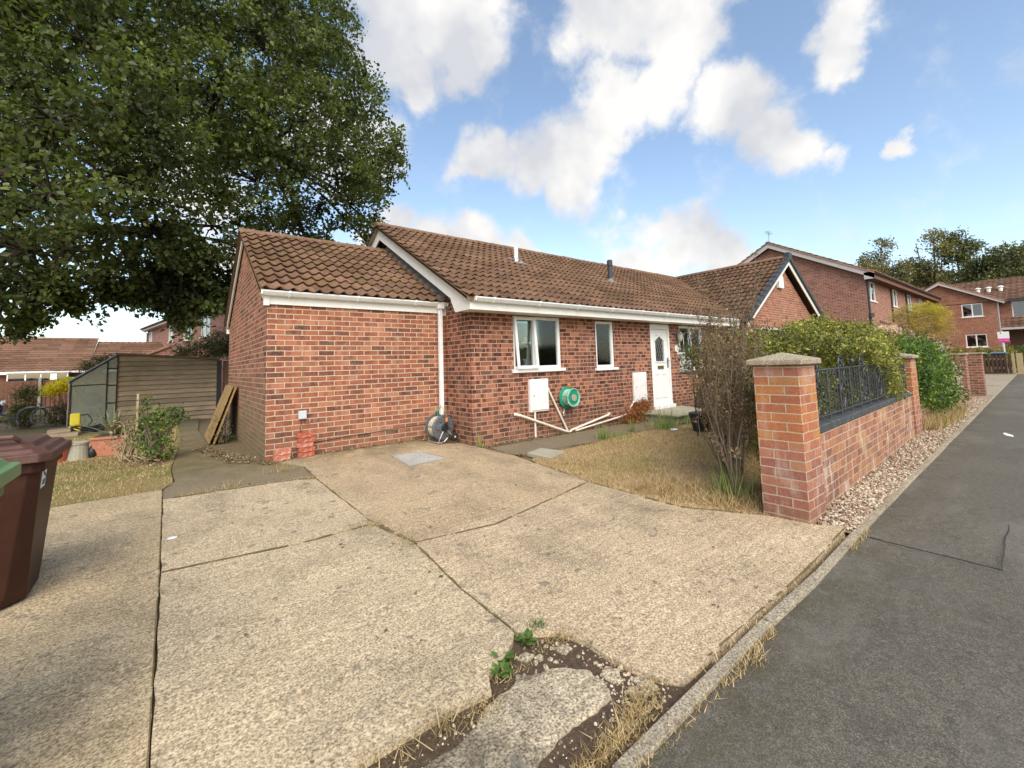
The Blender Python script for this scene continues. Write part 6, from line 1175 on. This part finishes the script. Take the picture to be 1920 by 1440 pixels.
# left garden
def stake_shrub():
    bush('rose_shrub', [(-1.20, 1.45, .44, .20, .22, .22), (-1.06, 1.6, .60, .20, .18, .15), (-1.30, 1.45, .70, .07, .08, .2), (-1.12, 1.35, .16, .17, .18, .18), (-.92, 1.7, .58, .12, .12, .08), (-1.36, 1.5, .30, .10, .1, .12)], 330, 5, .045, .052, MT['bush_green'], 'leafy green shrub beside the path in front of the shed', 'shrub', (-1.2, 1.45, -.04), 60, gap=.05)
    m = MB(); m.box(-1.41, 1.55, -.05, -1.385, 1.575, .95); m.build('stake', MT['new_wood'], loc=(-1.4, 1.56, -.05), label='thin pale wooden stake standing in the green shrub', cat='stake')
    bush('dried_plant', [(-1.5, 1.9, .30, .22, .2, .28), (-1.35, 1.2, .05, .25, .2, .1)], 130, 4, .06, .05, MT['debris'], 'dry brown stems between the agave planter and the green shrub', 'plant', (-1.48, 1.85, -.05), 60, 'twig_pale')
stake_shrub()
bush('climber', [(-.25, 3.2, .25, .12, .3, .2), (-.2, 2.9, .05, .14, .2, .12)], 90, 4, .05, .04, MT['darkshrub'], 'straggly weeds growing between the leaning boards and the wall', 'plant', (-.22, 3.0, -.06), 14)
bush('dark_conifer', [(.0, 14.0, 2.1, 1.0, .8, .35), (.9, 14.2, 2.4, 1.2, .8, .5), (1.6, 14.0, 2.2, 1.0, .8, .6)], 1500, 6, .1, .08, MT['darkshrub'], 'dark evergreen showing above the shed roof by the bungalow wall', 'shrub', (.8, 14, -.25), 20, gap=-.2, gs=3)
bush('fern_shrub', [(-4.35, 12, .50, .22, .25, .38), (-4.42, 11.9, .15, .26, .25, .3), (-4.28, 12.1, .85, .16, .2, .2), (-3.72, 12.3, .1, .16, .2, .3)], 520, 6, .06, .08, MT['darkshrub'], 'feathery dark olive shrub in the left background garden', 'shrub', (-4.4, 12, -.25), 30, asp=.3, droop=.5)
bush('golden_shrub', [(-3.75, 12.6, .92, .34, .25, .16), (-3.5, 12.6, 1.05, .25, .2, .14), (-3.95, 12.6, .80, .2, .2, .10)], 420, 6, .06, .075, MT['yellow_leaf'], 'bright golden-yellow shrub left of the greenhouse', 'shrub', (-3.6, 12.7, -.25), 20)
bush('climber', [(-2.75, 14, 1.75, .4, .3, .22), (-3.2, 14, 1.55, .3, .3, .18)], 260, 6, .09, .07, MT['darkshrub'], 'climbing plant showing over the greenhouse roof', 'plant', (-2.9, 14, -.25), 14)
m = MB()
for cx, r in ((-4.05, .30), (-3.8, .28)): m.tube([(cx+r*math.cos(a), 11.2+.06*math.cos(a*2), .12+r*math.sin(a)) for a in np.linspace(-.4, PI+.6, 20)], .028, 7)
m.tube([(-5.2, 11.2, .35), (-4.7, 11.2, .30), (-4.3, 11.2, .1)], .03, 6); m.build('arched_hoops', MT['black_iron'], loc=(-4, 11.2, -.25), label='two dark curved hoops standing in the left background garden', cat='garden hoops')
m = MB()
for k in range(6): m.tube([(-4.62+k*.11, 15, -.25), (-4.62+k*.11, 15, .70 if k % 5 else .85)], .014, 5)
for z in (.62, .2): m.tube([(-4.64, 15, z), (-4.05, 15, z)], .014, 5)
m.build('iron_gate', MT['black_iron'], loc=(-4.4, 15, -.25), label='small dark iron gate in front of the brown fence', cat='gate')
m = MB(); m.box(-4.55, 16.0, -.25, -3.9, 16.3, .72); m.box(-4.55, 15.98, .72, -3.9, 16.32, .8); m.build('pink_block_wall', MT['terracotta'], loc=(-4.2, 16, -.25), bevel=.01, label='short pinkish block wall behind the small iron gate', cat='wall')
t = emp('board_fence', 'brown board fence below the background bungalow', 'fence', (-9, 24, -.25)); m = MB(); x = -10.0
while x < -3.9: m.box(x, 24, -.25, x+.145, 24.02, 1.12+random.uniform(-.01, .01)); x += .15
m.build('boards', MT['fence_brown'], t)
for px in (-6.05, -8.2, -4.2): m = MB(); m.box(px, 23.9, -.25, px+.1, 23.99, 1.25); m.build('post', MT['stonepot'], t)
def car(x, y, rz, mat, lab, L=4.1, Wd=1.7, H=1.42):
    """a small hatchback, nose towards local +x"""
    z0 = GZ(x, y); t = emp('parked_car', lab, 'car', (x, y, z0), rz, 'cars parked in the left background'); T = ORG[t.name]
    def put(mb, name, mt, **k): mb.v = [tuple(T @ Vector(v)) for v in mb.v]; return mb.build(name, mt, t, **k)
    side = [(-L/2, .35), (-L/2+.02, .62), (-L/2+.08, .92), (-L/2+.25, .98), (L/2-1.05, .95), (L/2-.25, .78), (L/2, .60), (L/2, .32), (L/2-.2, .24), (-L/2+.2, .24)]
    m = MB(); m.prism([(a, -Wd/2, b) for a, b in side], [(a, Wd/2, b) for a, b in side], 10); b = put(m, 'body', mat, bevel=.06)
    cab = [(-L/2+.12, .96), (-L/2+.38, H-.06), (-L/2+.7, H), (.15, H), (.45, H-.05), (L/2-1.0, .95)]; m = MB(); m.prism([(a, -Wd/2+(.05 if b < 1 else .17), b) for a, b in cab], [(a, Wd/2-(.05 if b < 1 else .17), b) for a, b in cab], 6); put(m, 'cabin', mat, bevel=.04)
    for s_ in (-1, 1):
        g = [(-L/2+.30, 1.0), (-L/2+.48, H-.12), (.1, H-.10), (L/2-1.25, 1.0)]; m = MB(); m.add([(a, s_*(Wd/2-(.045 if b < 1.05 else .150)), b) for a, b in g], [(0, 1, 2, 3)]); put(m, 'side_window', MT['black_plastic'])
    m = MB(); m.add([(L/2-1.03, -.66, 1.0), (L/2-1.03, .66, 1.0), (.44, .60, H-.09), (.44, -.60, H-.09)], [(0, 1, 2, 3)]); m.v = [(a+.035, b_, c+.02) for a, b_, c in m.v]; put(m, 'windscreen', MT['black_plastic'])
    m = MB(); m.add([(-L/2+.12, -.62, 1.02), (-L/2+.12, .62, 1.02), (-L/2+.33, .55, H-.12), (-L/2+.33, -.55, H-.12)], [(0, 1, 2, 3)]); m.v = [(a-.02, b_, c) for a, b_, c in m.v]; put(m, 'rear_window', MT['black_plastic'])
    for sx in (-L/2+.72, L/2-.78):
        for s_ in (-1, 1): m = MB(); m.lathe((sx, s_*(Wd/2-.18)-.1*(s_ < 0)+.0, .31), [(.18, 0), (.31, .01), (.31, .2), (.18, .21)], 20, (0, 1, 0)); w = put(m, 'wheel', MT['black_plastic']); m = MB(); m.lathe((sx, s_*(Wd/2-.05)-.02, .31), [(.02, -.02), (.18, 0), (.18, .04), (.02, .06)], 14, (0, 1, 0)); put(m, 'rim', MT['alu'], )
    for s_ in (-1, 1): m = MB(); m.box(L/2-.12, s_*.62-.16, .58, L/2+.006, s_*.62+.16, .70); put(m, 'headlight', MT['label_white'], bevel=.02); m = MB(); m.box(-L/2-.006, s_*.72-.09, .68, -L/2+.1, s_*.72+.09, .92); put(m, 'tail_light', MT['redpot'], bevel=.02)
car(-7.6, 15.9, .15, MT['car_blue'], 'dark blue car at the left edge behind the brown bin', H=1.1)
car(-8.7, 19.8, .25, MT['car_white'], 'white car roof showing above the blue car at the left edge', H=1.5)

# ------------------------------------------------------------------ neighbouring houses
def background_bungalow():
    H = emp('background_bungalow', 'low bungalow with long tiled roof and white conservatory in the left background', 'bungalow', (-9, 30, -.25)); F = XF(30)
    m = MB(); wall(m, F, -16, 2, -.3, 1.68); m.prism([(-16, 30, -.3), (-16, 38, -.3), (-16, 38, 1.7), (-16, 34.2, 3.5), (-16, 30, 1.7)], [(-15.9, 30, -.3), (-15.9, 38, -.3), (-15.9, 38, 1.7), (-15.9, 34.2, 3.5), (-15.9, 30, 1.7)], 5); m.build('wall', BR['far2'], H)
    R = tile_roof(H, 'roof', (-16.2, 29.6, 1.62), (1, 0, 0), 11.2, (0, 4.4, 2.13), 4.89, MT['tiles_far'], roll=.30, gauge=.33, seg=4); tile_roof(H, 'roof', (-5.0, 29.6, 1.58), (1, 0, 0), 7.2, (0, 4.4, 2.0), 4.84, MT['tiles_far'], roll=.30, gauge=.33, seg=4)
    ridge_tiles(R, (-16.2, 34.0, 3.74), (-5.0, 34.0, 3.74), MT['tiles_far']); m = MB(); m.box(-9.2, 29.55, 1.46, -6.4, 29.58, 1.62); m.box(-16, 29.58, 1.5, 2, 29.6, 1.6); m.build('fascia', MT['upvc'], H)
    G_ = XF(29.3); window(H, G_, -8.15, -5.75, .5, 1.52, 4, sill=False, far=True, label='white conservatory glazing', split=[-7.45, -6.85, -6.45]); m = MB(); m.fbox(G_, -8.2, -5.7, -.3, .5, -.7, 0); m.fbox(G_, -8.2, -5.7, 1.52, 1.6, -.7, .05); m.fbox(G_, -6.45, -6.2, .5, 1.5, -.03, .01); m.build('conservatory', MT['upvc'], H)
background_bungalow()
def aerial(x, y, z, h, lab, rz=0):
    t = emp('aerial', lab, 'aerial', (x, y, z)); m = MB(); m.tube([(x, y, z), (x, y, z+h)], .02, 5); m.build('mast', MT['steel'], t); m = MB(); c, s_ = math.cos(rz), math.sin(rz); m.tube([(x-c*.5, y-s_*.5, z+h), (x+c*.5, y+s_*.5, z+h)], .012, 4)
    for k in range(6): f = -.45+k*.18; m.tube([(x+c*f+s_*.16, y+s_*f-c*.16, z+h), (x+c*f-s_*.16, y+s_*f+c*.16, z+h)], .007, 4)
    m.build('rods', MT['steel'], t)
aerial(-5.0, 34.1, 3.75, .75, 'thin television aerial above the background bungalow roof', .3)
def rear_house():
    c = Vector((-2.983, 39.057, 0)); d = Vector((.189, -.982, 0)).normalized(); n = Vector((d.y, -d.x, 0)); fr = ((c.x, c.y, 0), tuple(d), tuple(n)); H = emp('rear_house', 'two-storey red brick house glimpsed between the oak and the bungalow', 'house', (c.x, c.y, -.25))
    L = 22; hs = [(.9, 2.1, 3.45, 4.6), (7.5, 8.8, 3.45, 4.6), (11.5, 13.6, 3.3, 4.6), (15.4, 17.2, 3.3, 4.6)]
    m = MB(); wall(m, fr, .3, L, -.3, 4.75, hs, .1, -.35); P = lambda u, z, k: (c.x+d.x*u+n.x*k, c.y+d.y*u+n.y*k, z); m.add([P(.3, -.3, -.35), P(.3, 4.75, -.35), P(.3, 6.8, -4), P(.3, 4.75, -7.6), P(.3, -.3, -7.6)], [(0, 1, 2, 3, 4)]); o = m.build('wall', BR['rear'], H)
    for h in hs: window(H, fr, *h, cols=2, n=-.35, far=True)
    m = MB(); m.fbox(fr, 0, L, 4.72, 4.86, -.03, 0); m.fbox(fr, 0, L, 4.72, 4.74, -.4, -.03); m.build('fascia', MT['barge_grey'], H)
    gutter(H, fr, 0, L, 4.92, 0, mat=MT['black_plastic'], brackets=False); m = MB(); m.tube([P(.35, 4.8, -.05), P(.4, 4.55, -.3), P(.35, 0, -.3)], .04, 6); m.build('downpipe', MT['lead'], H)
    a = Vector(P(0, 4.88, .08)); V = Vector(P(0, 6.9, -4))-a; tile_roof(H, 'roof', tuple(a), tuple(d), L, tuple(V), V.length, MT['tiles_far'], roll=.3, gauge=.33, seg=3)
    # lean-to porch roofs against it
    for u0, u1, zt_, lab in ((3.5, 8.5, 3.1, 'porch'), (13.0, 14.6, 2.75, 'porch')):
        m = MB(); m.prism([P(u0, zt_, -.34), P(u0, zt_-.75, 1.2), P(u0, -.3, 1.2), P(u0, -.3, -.34)], [P(u1, zt_, -.34), P(u1, zt_-.75, 1.2), P(u1, -.3, 1.2), P(u1, -.3, -.34)], 4); q = m.build('porch', BR['rear'], H); m = MB(); m.prism([P(u0-.15, zt_+.02, -.34), P(u0-.15, zt_-.82, 1.4), P(u0-.15, zt_-.74, 1.4), P(u0-.15, zt_+.1, -.34)], [P(u1+.1, zt_+.02, -.34), P(u1+.1, zt_-.82, 1.4), P(u1+.1, zt_-.74, 1.4), P(u1+.1, zt_+.1, -.34)], 4); m.build('porch_roof', MT['tiles_far'], q)
rear_house()
def gable_house():
    X, Y = 26.0, -.98; H = emp('gable_house', 'tall two-storey brick house with grey bargeboards directly beyond the bungalow', 'house', (X, Y, -.1)); hs = [(26.25, 27.75, 3.88, 4.88), (31.2, 32.6, 3.88, 4.88), (35.1, 36.5, 3.88, 4.88), (38.7, 40.0, 3.88, 4.88)]
    F = XF(Y); m = MB(); wall(m, F, X, 43.6, -.2, 5.1, hs); gable_poly(m, YL(X), [(Y, -.2), (7.4, -.2), (7.4, 5.1), (3.21, 7.45), (Y, 5.1)]); m.build('wall', BR['far'], H)
    for h in hs: window(H, F, *h, cols=2, far=True, blind=[(h[0]+.1, h[0]+.5, h[2]+.1, h[3]-.1, 'fold')])
    tz = lambda y: 5.18+(y+1.38)*(7.72-5.18)/(3.21+1.38); m = MB()
    for ya, yb in ((-1.40, 3.21), (7.82, 3.21)): m.hexa([(X-.28, ya, tz(-1.4)-.30), (X-.25, ya, tz(-1.4)-.30), (X-.25, yb, 7.72-.30), (X-.28, yb, 7.72-.30), (X-.28, ya, tz(-1.4)), (X-.25, ya, tz(-1.4)), (X-.25, yb, 7.72), (X-.28, yb, 7.72)])
    m.box(X-.28, -1.40, 4.86, X-.25, -1.0, 5.2); m.build('bargeboard', MT['barge_grey'], H)
    m = MB(); m.box(X-.25, -1.40, 4.86, 43.8, -1.38, 5.06); m.build('fascia', MT['fence_brown'], H); m = MB(); m.box(X-.25, -1.38, 4.87, 43.8, Y, 4.89); m.build('soffit', MT['fence_dark'], H)
    gutter(H, XF(-1.4), X-.28, 43.9, 5.13, 0, mat=MT['black_plastic'], brackets=False)
    V = Vector((0, 4.62, 2.55)); R = tile_roof(H, 'roof', (X-.32, -1.45, 5.15), (1, 0, 0), 18.2, tuple(V), V.length, MT['tiles_far'], roll=.3, gauge=.33, seg=4); tile_roof(H, 'roof', (X-.32, 7.87, 5.15), (1, 0, 0), 18.2, (0, -4.62, 2.55), V.length, MT['tiles_far'], roll=.3, gauge=.33, seg=3)
    ridge_tiles(R, (X-.32, 3.2, 7.68), (43.8, 3.2, 7.68), MT['tiles_far'])
    m = MB(); m.tube([(X+.08, Y-.06, 5.0), (X+.08, Y-.06, 2.2), (X+.08, Y-.06, -.1)], .045, 6); m.lathe((X+.08, Y-.1, 3.0), [(.12, 0), (.12, .2)], 8); m.build('downpipe', MT['dark_cap'], H)
    for xx in (30.9, 34.7): m = MB(); m.tube([(xx, Y-.05, 4.9), (xx, Y-.05, -.1)], .04, 6); m.build('downpipe', MT['fence_dark'], H)
    m = MB(); m.prism([(28.0, Y, 2.95), (28.0, Y-1.1, 2.25), (28.0, Y-1.1, 2.15), (28.0, Y, 2.7)], [(34, Y, 2.95), (34, Y-1.1, 2.25), (34, Y-1.1, 2.15), (34, Y, 2.7)], 4); m.build('porch_roof', MT['tiles_far'], H); m = MB(); m.box(28.15, Y-.95, -.1, 28.4, Y, 2.2); m.box(33.6, Y-.95, -.1, 33.8, Y, 2.2); m.build('porch_wall', BR['far'], H)
gable_house(); aerial(26.2, 3.3, 7.7, .7, 'television aerial on the ridge of the tall gable house', .2)
def end_house():
    X = 44.0; H = emp('end_house', 'orange brick house with gable and tile-hung garage wing at the end of the street', 'house', (X, -1.45, -.1)); fr = YL(X)
    hs = [(-3.5, -2.45, 3.62, 4.55), (-3.55, -2.5, 1.45, 2.35), (-.55, .1, 3.3, 4.6)]; m = MB(); wall(m, fr, -4.12, 1.3, -.2, 4.55, hs); gable_poly(m, fr, [(-4.12, 4.55), (1.3, 4.55), (-1.42, 6.15)]); gable_poly(m, ((X, -4.12, 0), (1, 0, 0), (0, -1, 0)), [(0, -.2), (2.6, -.2), (2.6, 4.6), (0, 4.6)]); m.build('wall', BR['far2'], H)
    for h in hs: window(H, fr, *h, cols=2, far=True, blind=[(h[0]+.05, h[1]-.05, h[3]-.4, h[3]-.05, 'flat')] if h[2] > 3 else [(h[0]+.05, h[1]-.05, h[2]+.05, h[3]-.1, 'slat')])
    m = MB()
    for ya, yb in ((-4.55, -1.42), (1.75, -1.42)): m.hexa([(X-.3, ya, 4.36), (X-.26, ya, 4.36), (X-.26, yb, 6.12), (X-.3, yb, 6.12), (X-.3, ya, 4.58), (X-.26, ya, 4.58), (X-.26, yb, 6.36), (X-.3, yb, 6.36)])
    m.build('bargeboard', MT['barge_grey'], H)
    for sg in (-1, 1): V = Vector((0, -sg*3.13, 1.8)); tile_roof(H, 'roof', (X-.32, -1.42+sg*3.15, 4.55), (1, 0, 0), 8, tuple(V), V.length, MT['tiles_far'], roll=.3, gauge=.33, seg=3)
    X2 = 46.0; f2 = YL(X2); m = MB(); wall(m, f2, -16, -4.1, -.2, 4.75, [(-6.4, -4.75, 3.45, 4.62), (-10.5, -8.5, 3.45, 4.62)]); m.build('wing_wall', BR['far'], H)
    window(H, f2, -6.4, -4.75, 3.45, 4.62, 2, far=True); window(H, f2, -10.5, -8.5, 3.45, 4.62, 2, far=True)
    V = Vector((4.4, 0, 2.0)); tile_roof(H, 'wing_roof', (X2-.45, -16, 4.75), (0, 1, 0), 18.2, tuple(V), V.length, MT['tiles_far'], roll=.3, gauge=.33, seg=4); m = MB(); m.box(X2-.45, -16, 4.62, X2-.42, -4.15, 4.78); m.box(X2-.42, -16, 4.64, X2, -4.15, 4.66); m.build('fascia', MT['dark_cap'], H)
    tile_roof(H, 'canopy', (X2-.95, -16, 2.75), (0, 1, 0), 11.8, (.95, 0, .75), 1.2, MT['tiles_far'], roll=.3, gauge=.33, seg=4); m = MB(); m.box(X2-.96, -16, 2.60, X2-.93, -4.2, 2.76); m.build('fascia', MT['barge_grey'], H); m = MB(); m.box(X2-.1, -9.8, -.1, X2-.02, -4.5, 2.5); m.build('garage_door', MT['fence_dark'], H)
    for k, y in enumerate((-3.1, -3.65, -4.25)): m = MB(); m.lathe((47.4, y, 5.55), [(.12, 0), (.12, .3), (.19, .31), (.19, .36), (.05, .42)], 10); m.build('roof_vent', MT['upvc'], H)
    m = MB(); m.tube([(X+.1, -4.2, 4.5), (X+.1, -4.2, -.1)], .05, 6); m.build('downpipe', MT['alu'], H)
end_house()
# picket fence, far posts, far bins, sale board
t = emp('picket_fence', 'dark brown picket fence at the far end of the pavement', 'fence', (35, -4.4, -.1)); m = MB(); m.box(35.03, -5.0, .15, 35.08, -3.6, .25); m.box(35.03, -5.0, .65, 35.08, -3.6, .75); m.build('rails', MT['new_wood'], t)
for k in range(9): y = -3.68-k*.155; m = MB(); m.box(35, y-.05, -.1, 35.03, y+.05, .93); m.build('picket', MT['fence_dark'], t)
for k, (x, y, w, lab) in enumerate(((34.6, -5.12, .10, 'slim pale post at the end of the picket fence'), (33.5, -5.45, .22, 'broad pale timber panel right of the picket fence'))): m = MB(); m.box(x, y, -.1, x+.1, y+w, 1.0); m.build('fence_post', MT['new_wood'], loc=(x, y, -.1), bevel=.01, label=lab, cat='fence post')
def far_bin(x, y, lidm, lab):
    t = emp('wheelie_bin', lab, 'wheelie bin', (x, y, -.1)); m = MB(); m.prism([(x-.24, y-.24, -.08), (x+.24, y-.24, -.08), (x+.24, y+.24, -.08), (x-.24, y+.24, -.08)], [(x-.29, y-.29, 1.0), (x+.35, y-.29, 1.0), (x+.35, y+.29, 1.0), (x-.29, y+.29, 1.0)], 4); m.build('body', MT['black_plastic'], t); m = MB(); m.prism([(x-.35, y-.35, 1.002), (x+.4, y-.35, 1.002), (x+.4, y+.35, 1.002), (x-.35, y+.35, 1.002)], [(x-.25, y-.28, 1.09), (x+.3, y-.28, 1.09), (x+.3, y+.28, 1.09), (x-.25, y+.28, 1.09)], 4); m.build('lid', lidm, t, bevel=.02)
far_bin(36.2, -3.70, MT['green_lid'], 'far bin with green lid behind the neighbour pier'); far_bin(36.2, -4.47, MT['blue_lid'], 'far bin with blue-grey lid in front of the brown hedge')
def sale_board():
    t = emp('sale_board', 'white and magenta estate agent board in front of the end house', 'sign board', (36, -4.73, 0)); m = MB(); m.box(36.02, -4.76, -.1, 36.07, -4.70, 2.25); m.build('post', MT['label_white'], t); m = MB(); m.box(35.98, -4.97, 1.62, 36.018, -4.53, 2.22); b = m.build('board', MT['label_white'], t); m = MB(); m.box(35.974, -4.97, 1.62, 35.979, -4.53, 1.84); m.build('lower_band', MT['magenta'], t)
    text('FOR SALE', .085, (35.972, -4.75, 1.73), ROT_L, MT['label_white'], t); m = MB(); m.lathe((35.978, -4.66, 2.15), [(.03, 0), (.03, .003)], 12, (-1, 0, 0)); m.build('logo', MT['dark_cap'], t)
sale_board()
bpy.context.view_layer.update()
